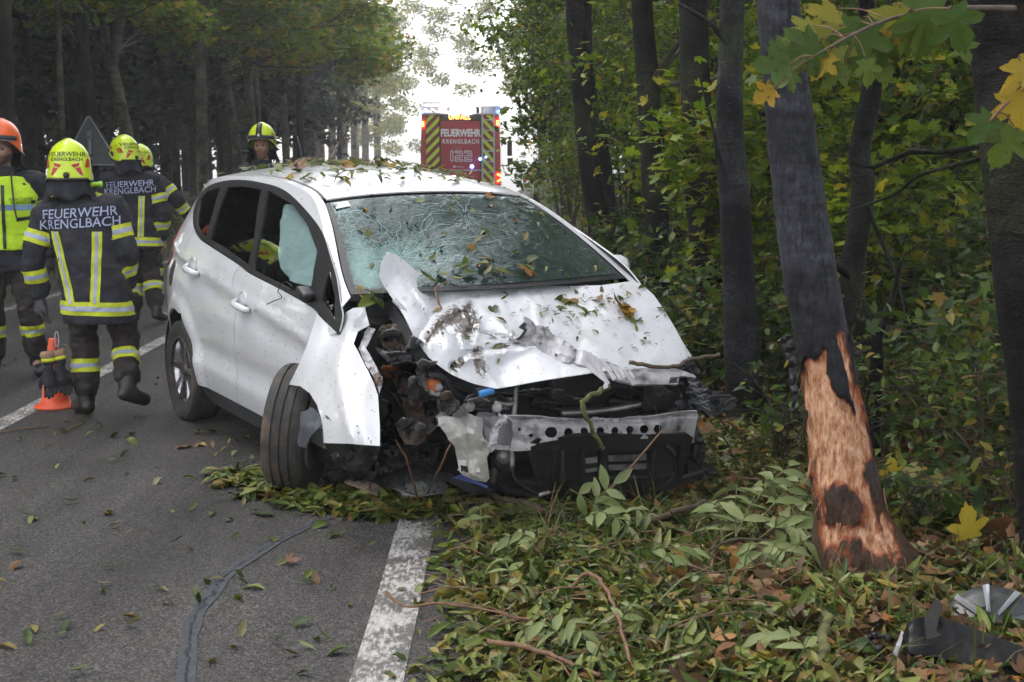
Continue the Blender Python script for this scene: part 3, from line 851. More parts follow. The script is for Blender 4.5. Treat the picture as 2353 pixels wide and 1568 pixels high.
# ---- shrubs: stems and leaves
def shrub(name, label, loc, h, w, n, leafm, leaf, protos, group, seed, stems=7, base_h=0.0, tilt=.9, clump=.28):
    rng = np.random.default_rng(seed)
    x, y = loc; z = gz(x, y)
    t = thing(name, label, 'shrub', (x, y, z), group=group)
    mb = MB(); pts = []
    for s in range(stems):
        a = rng.uniform(0, 2 * PI); top = Vector((math.cos(a) * w * rng.uniform(.2, 1), math.sin(a) * w * rng.uniform(.2, 1), h * rng.uniform(.6, 1.05)))
        p0 = Vector((rng.normal(0, .08), rng.normal(0, .08), -.08)); mid = p0.lerp(top, .5) + Vector((rng.normal(0, w * .12), rng.normal(0, w * .12), h * .1))
        C = cr([p0, mid, top], 5); r0 = .006 + .005 * h
        mb.tube(C, [r0 * (1 - .85 * i / (len(C) - 1)) for i in range(len(C))], 5)
        for i in range(3, len(C)):
            for b in range(2):
                e = C[i] + Vector((rng.normal(0, w * .32), rng.normal(0, w * .32), rng.normal(.02, h * .07)))
                mb.tube([C[i], C[i].lerp(e, .5) + Vector((0, 0, .03)), e], [r0 * .35, r0 * .22, r0 * .1], 4)
                pts += [C[i].lerp(e, u) for u in (.5, .8, 1.0)]
        pts += C[-3:]
    mb.build('stems', M_TWIG, t, True)['kind'] = 'stuff'
    P = np.array([tuple(p) for p in pts])
    P = P[P[:, 2] > base_h * h]
    ix = rng.integers(0, len(P), n)
    Q = P[ix] + rng.normal(0, clump, (n, 3)) * np.array([1, 1, .6])[None] * (0.35 + .25 * w)
    Q = Q[Q[:, 2] > .03]
    V, T = scatter_leaves(Q, leaf, rng, protos, tilt)
    np_obj('foliage', V, T, leafm, t)
    return t

def shrubs():
    rng = np.random.default_rng(77)
    # the leafy wall along the right of the road
    wall = 'dense green leafy shrub in the wall of leaves right of the road'
    k = 0
    for (x, y, h, w, n) in ((1.3, 16.5, 3.2, 1.0, 5200), (2.2, 14.2, 3.6, 1.1, 5200), (1.0, 20.0, 4.6, 1.2, 6500), (2.3, 18.5, 5.0, 1.3, 6000), (0.9, 24, 5.6, 1.4, 6500), (2.4, 23, 5.8, 1.5, 5500), (1.1, 28.5, 6.5, 1.5, 6000), (2.8, 30, 7, 1.6, 4500), (1.3, 34, 7.0, 1.7, 5500), (1.5, 40, 7.5, 1.9, 5000), (3.2, 12.3, 3.2, 1.1, 5200), (3.6, 16.5, 4.6, 1.3, 4500), (2.1, 11.6, 1.5, .75, 2600), (1.6, 47, 8.0, 2.0, 4000)):
        shrub('edge_shrub', wall, (x, y), h, w, int(n * (1.15 if y < 17 else 1.4)), (M_LF_R, M_LF_Y, M_LF_R2)[(0, 1, 0, 2)[k % 4] if k % 4 < 3 else 2], (.055, .085, .07)[k % 3] * (1 if y < 22 else 1.3), (PR_OVAL, PR_MAPLE[:2] + PR_OVAL[:1], PR_LANCE[:2] + PR_OVAL)[k % 3], 'shrubs of the leafy wall', 100 + k, stems=9); k += 1
    # bright maple sprays in front of the dark trunks
    for (x, y, h, w, n, lb) in ((1.75, 10.2, 2.6, .6, 1500, 'bright green young maple between the grey trunks'), (2.35, 9.6, 2.1, .5, 900, 'leafy maple sapling behind the slim knotty tree')):
        shrub('young_maple', lb, (x, y), h, w, n, M_LF_Y, .09, PR_MAPLE, None, 140 + k, stems=6, base_h=.3, tilt=.6); k += 1
    # undergrowth near the struck tree
    low = 'low leafy undergrowth shrub among fallen leaves on the forest floor'
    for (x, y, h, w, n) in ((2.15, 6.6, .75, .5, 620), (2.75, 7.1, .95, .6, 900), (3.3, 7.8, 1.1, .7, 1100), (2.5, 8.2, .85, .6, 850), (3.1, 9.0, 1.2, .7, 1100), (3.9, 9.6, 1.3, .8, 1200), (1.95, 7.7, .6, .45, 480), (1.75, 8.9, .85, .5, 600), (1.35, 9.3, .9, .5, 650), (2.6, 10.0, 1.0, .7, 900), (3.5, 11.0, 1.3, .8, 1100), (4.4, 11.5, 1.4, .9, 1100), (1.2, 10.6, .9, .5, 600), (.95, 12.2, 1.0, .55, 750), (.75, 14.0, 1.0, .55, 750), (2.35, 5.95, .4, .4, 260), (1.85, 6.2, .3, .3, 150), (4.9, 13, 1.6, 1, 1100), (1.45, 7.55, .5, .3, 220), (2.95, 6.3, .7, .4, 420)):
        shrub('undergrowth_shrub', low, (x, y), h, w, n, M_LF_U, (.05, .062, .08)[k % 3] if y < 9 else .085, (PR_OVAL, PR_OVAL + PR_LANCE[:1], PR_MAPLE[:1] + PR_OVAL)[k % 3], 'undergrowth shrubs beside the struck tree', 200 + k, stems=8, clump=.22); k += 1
    # bright leaves deeper in the forest
    deep = 'light green leafy shrub deeper in the forest behind the struck tree'
    for (x, y, h, w, n) in ((3.6, 13.5, 3.4, 1.2, 2600), (4.8, 15, 3.8, 1.3, 2800), (5.6, 17.5, 4.2, 1.4, 2800), (3.4, 19, 4.2, 1.4, 2400), (5.0, 21, 5, 1.6, 2600), (7.2, 20, 5, 1.6, 2600), (6.6, 25, 6, 1.8, 2600), (4.2, 26, 6, 1.8, 2200), (9, 27, 7, 2, 2400), (11.5, 33, 8, 2.4, 2400), (8, 34, 8, 2.4, 2400), (5.5, 36, 8, 2.4, 2200)):
        shrub('forest_shrub', deep, (x, y), h, w, n, M_LF_Y if k % 3 else M_LF_R, .11 if y < 20 else .16, PR_SMALL, 'leafy shrubs deeper in the forest', 300 + k, stems=7); k += 1
    # left verge
    lv = 'low scrub on the left forest edge behind the firefighters'
    for (x, y, h, w, n) in ((-7.2, 19, .5, .6, 250), (-7.0, 24, .6, .7, 300), (-6.8, 29, .5, .7, 260), (-7.4, 34, .8, .8, 350), (-6.9, 40, .9, .9, 350), (-7.2, 47, 1.2, 1, 400), (-6.7, 54, 1.4, 1, 400)):
        shrub('verge_scrub', lv, (x, y), h, w, n, M_LF_U, .1, PR_SMALL, 'scrub along the left forest edge', 400 + k, stems=6); k += 1
shrubs()

# ---- left roadside trees
def left_trees():
    rng = np.random.default_rng(51)
    S = [
        ('dark trunk rising behind the back of the triangular sign', [(214, 460), (206, 266), (192, 120), (182, 0), (178, -250)], 25, [.2, .16, .15, .15, .14, .12], M_BARK_D, 10, []),
        ('forked brown trunk right of the triangular sign', [(300, 450), (292, 320), (270, 210), (252, 130), (240, 60), (236, -200)], 27, [.2, .16, .15, .14, .12, .1, .08], M_BARK_B, 10, [([at(256, 150, 27), at(268, 90, 26.8), at(284, 0, 26.5), at(290, -150, 26)], [.1, .09, .08, .06])]),
        ('straight pale trunk between the firefighters and the lone helmet', [(467, 470), (465, 330), (462, 200), (466, 0), (460, -250)], 33, [.22, .17, .16, .15, .14, .12], M_BARK_B, 14, []),
        ('pale trunk leaning left next to the straight pale trunk', [(556, 470), (546, 360), (532, 260), (512, 130), (492, 0), (480, -200)], 35, [.18, .145, .14, .13, .12, .11, .09], M_BARK_B, 14, []),
        ('tall trunk standing just left of the firefighter behind the car', [(584, 470), (577, 300), (569, 150), (562, 0), (556, -200)], 38, [.2, .16, .15, .14, .13, .11], M_BARK_B, 14, [([at(570, 190, 38), at(583, 120, 37.5), at(600, 60, 37)], [.05, .035, .02])]),
        ('thin trunk touching the helmet of the firefighter behind the car', [(602, 470), (594, 280), (588, 150), (584, -100)], 41, [.13, .1, .09, .08, .06], M_BARK_B, 8, []),
        ('brown trunk right of the firefighter behind the car', [(664, 470), (656, 330), (648, 180), (640, 0), (636, -150)], 44, [.19, .15, .14, .13, .12, .1], M_BARK_B, 14, []),
        ('dark trunk right of the brown trunk in the mist', [(694, 470), (690, 300), (684, 150), (676, 0), (670, -150)], 47, [.2, .16, .15, .14, .13, .11], M_BARK_D, 14, []),
        ('slim light trunk far left above the yellow helmet', [(146, 450), (140, 250), (134, 50), (130, -200)], 23, [.09, .07, .065, .06, .05], M_BARK_B, 4, []),
        ('broad dark trunk at the left edge above the orange helmet', [(20, 500), (12, 250), (4, 0), (0, -200)], 19, [.2, .16, .15, .14, .12], M_BARK_D, 5, []),
    ]
    for i, (lb, pts, Y, rad, bark, nc, limbs) in enumerate(S):
        p = px_path(pts, Y); rad = [q * .82 for q in rad]
        cl = []
        for k in range(nc):
            u = Vector(p[0]); lo = 3.4 + .02 * Y
            c = Vector((u.x + rng.uniform(-1.2, 3.2 if Y > 30 else 1.6), u.y + rng.uniform(-2.5, 2.5), rng.uniform(lo if Y > 30 else 4.2, 6.8 if k % 3 else 10)))
            if c.x > -3.4 and c.z < 5.5: c.z += 2
            cl.append((c, (.95, .95, .45), 260))
        tree('roadside_tree', lb, p, rad, bark, group='trees along the left of the road', clusters=cl * 1, leafm=M_LF_L, leaf=.15, protos=PR_MAPLE, seed=60 + i, n=14, limbs=limbs, tilt=.6)
    # the misty end of the avenue
    for i, (x, Y, r) in enumerate(((735, 60, .17), (762, 70, .19), (790, 80, .19), (812, 74, .17), (838, 88, .22), (866, 96, .24), (718, 54, .15))):
        Y *= 1.4; r *= 1.4
        p = px_path([(x + 3, 440), (x, 250), (x - 4, 60), (x - 6, -100)], Y)
        cl = []
        for k in range(15):
            c = Vector((p[0].x + 1.4 * rng.uniform(-2.2, 2.4), p[0].y + rng.uniform(-4, 4), 1.63 + 1.4 * (rng.uniform(3.6 if x < 860 else 2.2, 9) - 1.63)))
            cl.append((c, (1.4, 1.4, .8), 200))
        tree('misty_tree', 'slim misty trunk with golden leaves, %s from the left in the misty row' % ('second', 'third', 'fourth', 'fifth', 'sixth', 'last', 'first')[i], p, [r * 1.2, r, r, r * .9, r * .7], M_BARK_B, group='trees fading into mist on the left', clusters=cl, leafm=M_LF_F, leaf=.34, protos=PR_SMALL, seed=80 + i, n=10)
    for i, (lb, x, y, cx, z0, z1, sp) in enumerate((('misty tree reaching over the road above the fire engine', 1.6, 84, -3.2, 5.6, 12, 1.9), ('grey green misty tree left of the fire engine', -11.5, 98, -7.8, 2.5, 13, 1.7), ('far misty tree farther back left of the fire engine', -12.5, 116, -11.5, 2, 15, 2.2), ('misty tree right of the gap of sky over the road', 4.4, 66, 3.4, 4, 12, 1.6))):
        x, y, cx, sp = 1.4 * x, 1.4 * y, 1.4 * cx, 1.4 * sp; z0, z1 = 1.63 + 1.4 * (z0 - 1.63), 1.63 + 1.4 * (z1 - 1.63)
        p = [Vector((x, y, gz(x, y) - .2)), Vector((x, y, 5)), Vector((cx * .4 + x * .6, y, 9)), Vector((cx * .6 + x * .4, y, 13))]
        cl = [(Vector((cx + rng.normal(0, sp), y + rng.normal(0, 2.5), rng.uniform(z0, z1))), (1.15, 1.15, .75), 300) for _ in range(20)]
        tree('misty_tree', lb, p, [.3, .25, .2, .1], M_BARK_D, clusters=cl, leafm=M_LF_F, leaf=.32, protos=PR_SMALL, seed=90 + i, n=12)
left_trees()

# ---- spruce plantation on the left
def spruces():
    rng = np.random.default_rng(91)
    protos = []
    for v in range(4):
        h = 16.0
        me_t = mesh('trunk', *trunk_vf([(0, 0, -.3), (rng.normal(0, .05), 0, 5), (0, 0, 10), (0, 0, h)], [.17, .14, .1, .02], 9, v), M_BARK_S)
        mb = MB()
        pts, dirs = [], []
        for k in range(90):
            z = rng.uniform(1.4, 15.5); a = rng.uniform(0, 2 * PI)
            L = (1.2 if z < 3.2 else 2.3 * (1 - z / 17) + .4) * rng.uniform(.6, 1.1)
            e = Vector((math.cos(a) * L, math.sin(a) * L, z - L * .28))
            mb.tube([(0, 0, z), Vector((0, 0, z)).lerp(e, .5) + Vector((0, 0, .08)), e], [.018, .012, .004], 3, False)
            live = z > 2.6 + rng.uniform(0, 1.2)
            for u in np.linspace(.25, 1, 9 if live else 1):
                pts.append(tuple(Vector((0, 0, z)).lerp(e, u)))
        P = np.array(pts); P = np.repeat(P, 3, 0) + rng.normal(0, .12, (len(P) * 3, 3))
        V, T = scatter_leaves(P, .42, rng, [leaf_proto('small', .7), leaf_proto('small', .4)], .8)
        protos.append((me_t, mb, np_mesh('needles', V, T, M_NEEDLE)))
    tw = [mesh('dead_branches', mb.V, mb.F, M_BARK_S) for _, mb, _ in protos]
    k = 0
    for row in range(7):
        x0 = -9.2 - row * 2.2
        y = 14 + rng.uniform(0, 2)
        while y < 74:
            x = x0 + rng.normal(0, .45); yy = y + rng.normal(0, .6)
            if abs(x / yy) < .40 and k < 150:
                j = int(rng.integers(0, 4))
                t = thing('spruce', 'unseen bare-stemmed spruce added left of the view for dark window reflections', 'tree', (x, yy, gz(x, yy)), rng.uniform(0, 6.3), 'spruces of the plantation')
                t.scale = (1, 1, rng.uniform(.85, 1.1))
                for nm, me in (('trunk', protos[j][0]), ('branches', tw[j]), ('crown', protos[j][2])):
                    q = link(bpy.data.objects.new(nm, me), t)
                    if nm != 'trunk': q['kind'] = 'stuff'
                k += 1
            y += 2.5 + .02 * y
    # unseen spruces left of the view, added to darken the side window reflections
    for (x, yy) in [(-8.8 - 2.3 * r - .5 * (c % 2), 8.5 + 2.1 * c) for r in range(5) for c in range(9)]:
        x += rng.normal(0, .4); yy += rng.normal(0, .5); j = int(rng.integers(0, 4))
        if abs(x / max(yy, .1)) < .42: continue
        t = thing('spruce', 'unseen bare-stemmed spruce added left of the view for dark window reflections', 'tree', (x, yy, gz(x, yy)), rng.uniform(0, 6.3), 'spruces of the plantation')
        for nm, me in (('trunk', protos[j][0]), ('branches', tw[j]), ('crown', protos[j][2])):
            q = link(bpy.data.objects.new(nm, me), t)
            if nm != 'trunk': q['kind'] = 'stuff'
spruces()

# ---- canopy added to shade the forest, unseen trees added for reflections and light
def canopy():
    rng = np.random.default_rng(31)
    def proto(name, label, x, y, group):
        p = [Vector((x, y, gz(x, y) - .2)), Vector((x + .1, y, 4)), Vector((x, y + .2, 8)), Vector((x, y, 12))]
        cl = [(Vector((x + rng.normal(0, 1.7), y + rng.normal(0, 1.7), rng.uniform(4.8, 13))), (1.0, 1.0, .55), 80) for _ in range(28)]
        return tree(name, label, p, [.2, .16, .13, .06], M_BARK_D, group=group, clusters=cl, leafm=M_LF_R2, leaf=.2, protos=PR_SMALL, seed=int(x * 10 + 500), n=10)
    lab = 'tall broadleaf tree added so its crown shades the forest on the right'
    t0 = proto('shade_canopy_tree', lab, 7.4, 11.5, 'trees added to shade the forest on the right')
    for (x, y) in ((3.4, 13.2), (2.4, 18.5), (4.9, 16.2), (9.5, 15), (10.5, 20), (12, 24), (6.2, 30), (10.5, 30), (15, 29), (5.2, 38), (9, 40), (13.5, 38), (18, 36), (4.2, 48), (8.5, 52), (14, 50)):  # first three added to darken what the windscreen reflects
        copy_tree(t0, (x, y, gz(x, y)), rng.uniform(0, 6.28), rng.uniform(.9, 1.2))
    lab2 = 'unseen broadleaf tree added outside the view to shape reflections and light'
    t1 = proto('unseen_reflection_tree', lab2, 4.2, -3.0, 'unseen trees added for reflections and light')
    for (x, y) in ((5.2, -9), (4.5, -15), (6.5, 1.5), (-10.5, -8), (-10.4, -15), (-2, -26), (-11, 9)):
        copy_tree(t1, (x, y, gz(x, y)), rng.uniform(0, 6.28), rng.uniform(.9, 1.2))
canopy()
# ================================================================== the wrecked car
CAR_T = Vector((-1.304, 9.256, 0.007))
CAR_E = (0.008, 0.028, -1.049)
car = thing('wrecked_car', 'white wrecked hatchback with crushed front and shattered windscreen strewn with leaves', 'car', CAR_T)
car.rotation_euler = CAR_E
bpy.context.view_layer.update()
CM = car.matrix_world.copy(); CI = CM.inverted()
_co = CI @ Vector((0, 0, CAM_H)); _cr = CI.to_3x3()

def cpt(px, axis, val):
    """point of the car (its own coordinates) seen at px where coordinate axis has the value val"""
    d = _cr @ ray(px)
    return _co + d * ((val - _co[axis]) / d[axis])

_HZ = [0.1, .20, .30, .45, .60, .75, .88, 1.0, 1.1, 1.2, 1.3, 1.4, 1.5, 1.56, 1.62]
_HY = [.80, .83, .865, .893, .905, .91, .905, .885, .853, .803, .748, .69, .622, .57, .50]
_hz = np.linspace(.1, 1.62, 200); _hy = np.interp(_hz, _HZ, _HY)
for _ in range(60): _hy[1:-1] = .25 * _hy[:-2] + .5 * _hy[1:-1] + .25 * _hy[2:]

def hw(x, z):
    y = float(np.interp(z, _hz, _hy))
    if x < .3: y -= .085 * ((.3 - x) / .8) ** 2.2 * (1 + .6 * max(0, z - .9)) + (.9 * (-.5 - x) ** 2 if x < -.5 else 0)
    if x > 2.2: y -= .06 * ((x - 2.2) / .8) ** 2
    zs = 1.035 - .105 * x + .0 * x * x                # shoulder crease
    d = z - zs
    y += .010 * math.exp(-(d / .022) ** 2) - .012 * math.exp(-((d + .085) / .06) ** 2)
    zc = .455 - .02 * x                               # crease above the sill
    d = z - zc
    y += .016 * (1 / (1 + math.exp(d / .012)) - .5) - .012 * math.exp(-((d - .09) / .06) ** 2)
    r = math.hypot(x + .03, z - .335)
    if r < .52: y += .022 * (1 - sstep(.40, .50, r))
    return y

def side_pt(px):
    y = -.82
    for _ in range(12):
        p = cpt(px, 1, y); y = .4 * y - .6 * hw(p.x, p.z)
    return (p.x, p.z)

_RX = [-.9, -.75, -.5, 0, .5, 1, 1.4, 1.6, 1.8, 2.0, 2.2, 2.4, 2.6, 2.8]
_RZ = [1.33, 1.42, 1.475, 1.525, 1.542, 1.535, 1.505, 1.475, 1.405, 1.305, 1.185, 1.065, .96, .86]
_RC = [.03, .04, .05, .06, .062, .062, .06, .058, .07, .09, .11, .12, .12, .12]
_rx = np.linspace(-.9, 2.8, 300); _rz = np.interp(_rx, _RX, _RZ); _rc = np.interp(_rx, _RX, _RC)
for _ in range(120):
    _rz[1:-1] = .25 * _rz[:-2] + .5 * _rz[1:-1] + .25 * _rz[2:]; _rc[1:-1] = .25 * _rc[:-2] + .5 * _rc[1:-1] + .25 * _rc[2:]
def zr(x): return float(np.interp(x, _rx, _rz))
def top(x, v, lift=0.0):
    z = zr(x); c = float(np.interp(x, _rx, _rc))
    return Vector((x, v * hw(x, z), z + c * (1 - abs(v) ** 2.2) + lift))

# ---- materials
def paint_white():
    m, nt, out = nmat('white_car_paint')
    tc = nd(nt, 'ShaderNodeTexCoord'); P = tc.outputs['Object']
    v = nd(nt, 'ShaderNodeTexVoronoi', Scale=42.0); nt.links.new(P, v.inputs['Vector'])
    n = nd(nt, 'ShaderNodeTexNoise', Scale=2.2, Detail=6.0, Roughness=.65); nt.links.new(P, n.inputs['Vector'])
    nf = nd(nt, 'ShaderNodeTexNoise', Scale=90.0, Detail=4.0, Roughness=.7); nt.links.new(P, nf.inputs['Vector'])
    sp = nd(nt, 'ShaderNodeSeparateColor'); nt.links.new(v.outputs['Color'], sp.inputs[0])
    big = math_(nt, 'MULTIPLY', math_(nt, 'GREATER_THAN', sp.outputs[0], math_(nt, 'SUBTRACT', 1.25, n.outputs['Fac'])), .2)
    d = math_(nt, 'ADD', v.outputs['Distance'], math_(nt, 'MULTIPLY', math_(nt, 'SUBTRACT', nf.outputs['Fac'], .5), .25))
    spot = math_(nt, 'LESS_THAN', d, math_(nt, 'MULTIPLY', big, 1.0))
    film = ramp(nt, n.outputs['Fac'], [(.45, (0, 0, 0)), (.75, (.22,) * 3)]).outputs[0]
    c = mixc(nt, film, (.64, .645, .66), (.36, .32, .27))
    c = mixc(nt, math_(nt, 'MULTIPLY', spot, .8), c, (.05, .035, .022))
    b = nd(nt, 'ShaderNodeBsdfPrincipled', Roughness=.32); nt.links.new(c, b.inputs['Base Color'])
    b.inputs['Coat Weight'].default_value = .8; b.inputs['Coat Roughness'].default_value = .06
    nt.links.new(b.outputs[0], out.inputs['Surface'])
    return m

def crash_paint():
    """white paint with bark rubbed into the dents"""
    m, nt, out = nmat('scraped_white_paint')
    tc = nd(nt, 'ShaderNodeTexCoord'); P = tc.outputs['Object']
    at_ = nd(nt, 'ShaderNodeAttribute', attribute_name='scrape')
    v = nd(nt, 'ShaderNodeTexVoronoi', Scale=48.0); nt.links.new(P, v.inputs['Vector'])
    sp = nd(nt, 'ShaderNodeSeparateColor'); nt.links.new(v.outputs['Color'], sp.inputs[0])
    mp = nd(nt, 'ShaderNodeMapping'); mp.inputs['Scale'].default_value = (.45, 1.6, 1.0); nt.links.new(P, mp.inputs['Vector'])
    nf = nd(nt, 'ShaderNodeTexNoise', Scale=42.0, Detail=8.0, Roughness=.75); nt.links.new(mp.outputs[0], nf.inputs['Vector'])
    n2 = nd(nt, 'ShaderNodeTexNoise', Scale=5.0, Detail=4.0); nt.links.new(P, n2.inputs['Vector'])
    spot = math_(nt, 'LESS_THAN', v.outputs['Distance'], math_(nt, 'MULTIPLY', math_(nt, 'GREATER_THAN', sp.outputs[0], .72), .17))
    film = ramp(nt, n2.outputs['Fac'], [(.45, (0, 0, 0)), (.75, (.25,) * 3)]).outputs[0]
    c = mixc(nt, film, (.57, .575, .60), (.33, .29, .25))
    c = mixc(nt, math_(nt, 'MULTIPLY', spot, .85), c, (.05, .035, .022))
    s = math_(nt, 'ADD', at_.outputs['Fac'], math_(nt, 'MULTIPLY', math_(nt, 'SUBTRACT', nf.outputs['Fac'], .5), 1.7))
    c = mixc(nt, ramp(nt, s, [(.5, (0, 0, 0)), (.56, (.95,) * 3)]).outputs[0], c, ramp(nt, nf.outputs['Fac'], [(.35, (.03, .022, .015)), (.7, (.12, .085, .055))]).outputs[0])
    b = nd(nt, 'ShaderNodeBsdfPrincipled', Roughness=.34); nt.links.new(c, b.inputs['Base Color'])
    b.inputs['Coat Weight'].default_value = .6; b.inputs['Coat Roughness'].default_value = .08
    nt.links.new(b.outputs[0], out.inputs['Surface'])
    return m

def schlick(nt, nrm=None):
    lw = nd(nt, 'ShaderNodeLayerWeight', Blend=.5)
    if nrm is not None: nt.links.new(nrm, lw.inputs['Normal'])
    return math_(nt, 'ADD', math_(nt, 'MULTIPLY', math_(nt, 'POWER', lw.outputs['Facing'], 5.0), .96), .04)

def shattered_glass():
    m, nt, out = nmat('shattered_windscreen_glass')
    tc = nd(nt, 'ShaderNodeTexCoord'); P = tc.outputs['Object']
    wz = nd(nt, 'ShaderNodeTexNoise', Scale=3.5, Detail=3.0); nt.links.new(P, wz.inputs['Vector'])
    wp = mixc(nt, .16, P, wz.outputs['Color'], 'ADD')
    v1 = nd(nt, 'ShaderNodeTexVoronoi', Scale=7.0, feature='DISTANCE_TO_EDGE'); nt.links.new(wp, v1.inputs['Vector'])
    v2 = nd(nt, 'ShaderNodeTexVoronoi', Scale=26.0, feature='DISTANCE_TO_EDGE'); nt.links.new(wp, v2.inputs['Vector'])
    n = nd(nt, 'ShaderNodeTexNoise', Scale=2.6, Detail=5.0, Roughness=.6); nt.links.new(P, n.inputs['Vector'])
    nw = nd(nt, 'ShaderNodeTexNoise', Scale=3.2, Detail=4.0, Roughness=.5); nt.links.new(wp, nw.inputs['Vector'])
    at_ = nd(nt, 'ShaderNodeAttribute', attribute_name='smash')
    l1 = ramp(nt, v1.outputs['Distance'], [(0, (1, 1, 1)), (.014, (0, 0, 0))]).outputs[0]
    l2 = ramp(nt, v2.outputs['Distance'], [(0, (1, 1, 1)), (.045, (0, 0, 0))]).outputs[0]
    amt = math_(nt, 'ADD', math_(nt, 'MULTIPLY', at_.outputs['Fac'], 1.1), math_(nt, 'MULTIPLY', math_(nt, 'SUBTRACT', n.outputs['Fac'], .60), 1.6))
    amt = math_(nt, 'MINIMUM', math_(nt, 'MAXIMUM', amt, 0.0), 1.0)
    cr_ = math_(nt, 'MULTIPLY', math_(nt, 'MAXIMUM', math_(nt, 'MULTIPLY', l1, .6), l2), amt)
    pulv = ramp(nt, math_(nt, 'ADD', math_(nt, 'MULTIPLY', at_.outputs['Fac'], .75), math_(nt, 'MULTIPLY', math_(nt, 'SUBTRACT', nw.outputs['Fac'], .5), .9)), [(.45, (0, 0, 0)), (.8, (.55,) * 3)]).outputs[0]
    cr_ = math_(nt, 'MAXIMUM', cr_, pulv)
    tr = nd(nt, 'ShaderNodeBsdfTransparent'); tr.inputs[0].default_value = (.26, .42, .38, 1)
    di = nd(nt, 'ShaderNodeBsdfDiffuse'); di.inputs[0].default_value = (.028, .05, .044, 1)
    dc = nd(nt, 'ShaderNodeBsdfDiffuse'); dc.inputs[0].default_value = (.24, .42, .38, 1)
    gl = nd(nt, 'ShaderNodeBsdfGlossy', Roughness=.07); gl.inputs[0].default_value = (.9, .95, .93, 1)
    bp = nd(nt, 'ShaderNodeBump', Strength=.6, Distance=.06)
    nt.links.new(math_(nt, 'ADD', nw.outputs['Fac'], math_(nt, 'MULTIPLY', v2.outputs['Distance'], .04)), bp.inputs['Height'])
    nt.links.new(bp.outputs[0], gl.inputs['Normal'])
    fr = schlick(nt, bp.outputs[0])
    a = nd(nt, 'ShaderNodeMixShader'); a.inputs[0].default_value = .55
    nt.links.new(tr.outputs[0], a.inputs[1]); nt.links.new(di.outputs[0], a.inputs[2])
    b = nd(nt, 'ShaderNodeMixShader'); nt.links.new(cr_, b.inputs[0]); nt.links.new(a.outputs[0], b.inputs[1]); nt.links.new(dc.outputs[0], b.inputs[2])
    c = nd(nt, 'ShaderNodeMixShader'); nt.links.new(math_(nt, 'MINIMUM', math_(nt, 'MULTIPLY', fr, 1.6), .85), c.inputs[0]); nt.links.new(b.outputs[0], c.inputs[1]); nt.links.new(gl.outputs[0], c.inputs[2])
    nt.links.new(c.outputs[0], out.inputs['Surface'])
    return m

def tinted_glass(name, tint, rough=.02):
    m, nt, out = nmat(name)
    tr = nd(nt, 'ShaderNodeBsdfTransparent'); tr.inputs[0].default_value = (*tint, 1)
    gl = nd(nt, 'ShaderNodeBsdfGlossy', Roughness=rough)
    fr = schlick(nt)
    tc = nd(nt, 'ShaderNodeTexCoord'); nz = nd(nt, 'ShaderNodeTexNoise', Scale=1.5, Detail=2.0); nt.links.new(tc.outputs['Object'], nz.inputs['Vector'])
    bp = nd(nt, 'ShaderNodeBump', Strength=.04, Distance=.02); nt.links.new(nz.outputs['Fac'], bp.inputs['Height']); nt.links.new(bp.outputs[0], gl.inputs['Normal'])
    c = nd(nt, 'ShaderNodeMixShader'); nt.links.new(fr, c.inputs[0]); nt.links.new(tr.outputs[0], c.inputs[1]); nt.links.new(gl.outputs[0], c.inputs[2])
    nt.links.new(c.outputs[0], out.inputs['Surface'])
    return m

M_WHITE, M_CRASH, M_SHAT = paint_white(), crash_paint(), shattered_glass()
M_GLASS = tinted_glass('side_glass', (.86, .92, .91)); M_GLASS_D = tinted_glass('rear_side_glass', (.10, .11, .12))
M_BLK = simple('black_plastic', (.012, .012, .014), rough=.45, var=.3, scale=20, dirt=(.05, .04, .03), damt=.3)
M_BLKM = simple('matt_black_plastic', (.022, .022, .025), rough=.7, var=.3, scale=20, dirt=(.06, .05, .04), damt=.4, bump=.2, bscale=200)
M_RUB = simple('tyre_rubber', (.030, .028, .026), rough=.75, var=.3, scale=14, dirt=(.15, .10, .065), dscale=6, damt=.7, bump=.25, bscale=90)
M_RIM = simple('machined_alloy', (.62, .62, .64), rough=.25, metal=.9, var=.1, dirt=(.12, .09, .06), damt=.4)
M_RIMD = simple('dark_alloy', (.07, .065, .062), rough=.45, metal=.5, var=.3, dirt=(.09, .065, .045), damt=.6)
M_STEEL = simple('primed_sheet_metal', (.40, .385, .40), rough=.42, var=.25, scale=9, dirt=(.035, .028, .026), dscale=4, damt=.95)
M_STEELG = simple('grey_galvanised_metal', (.30, .31, .33), rough=.42, metal=.3, var=.25, scale=9, dirt=(.05, .04, .03), dscale=6, damt=.7)
M_TAN = simple('torn_sheet_metal', (.30, .22, .175), rough=.45, var=.35, scale=12, dirt=(.03, .02, .016), dscale=7, damt=.9, bump=.5, bscale=30)
M_TANK = simple('milky_tank_plastic', (.62, .60, .56), rough=.35, var=.1, scale=9, dirt=(.25, .18, .12), dscale=9, damt=.45)
M_INT = simple('dark_cabin_trim', (.02, .02, .022), rough=.85, var=.25)
M_BAG = simple('airbag_cloth', (.42, .47, .475), rough=.9, var=.12, scale=6, bump=.3, bscale=25)
M_RED = simple('red_lamp_glass', (.25, .008, .01), rough=.12, var=.2, coat=.8)
M_RUST = simple('orange_rust_cap', (.45, .12, .04), rough=.6, var=.4, scale=30)
M_BLUE = simple('blue_connector', (.05, .22, .55), rough=.4, var=.15)
M_ALU = simple('bare_aluminium', (.45, .43, .42), rough=.4, metal=.7, var=.3, dirt=(.04, .03, .025), dscale=9, damt=.8)

M_LINER = simple('scuffed_grey_liner', (.09, .10, .115), rough=.45, var=.35, scale=14, dirt=(.04, .03, .025), dscale=8, damt=.7)
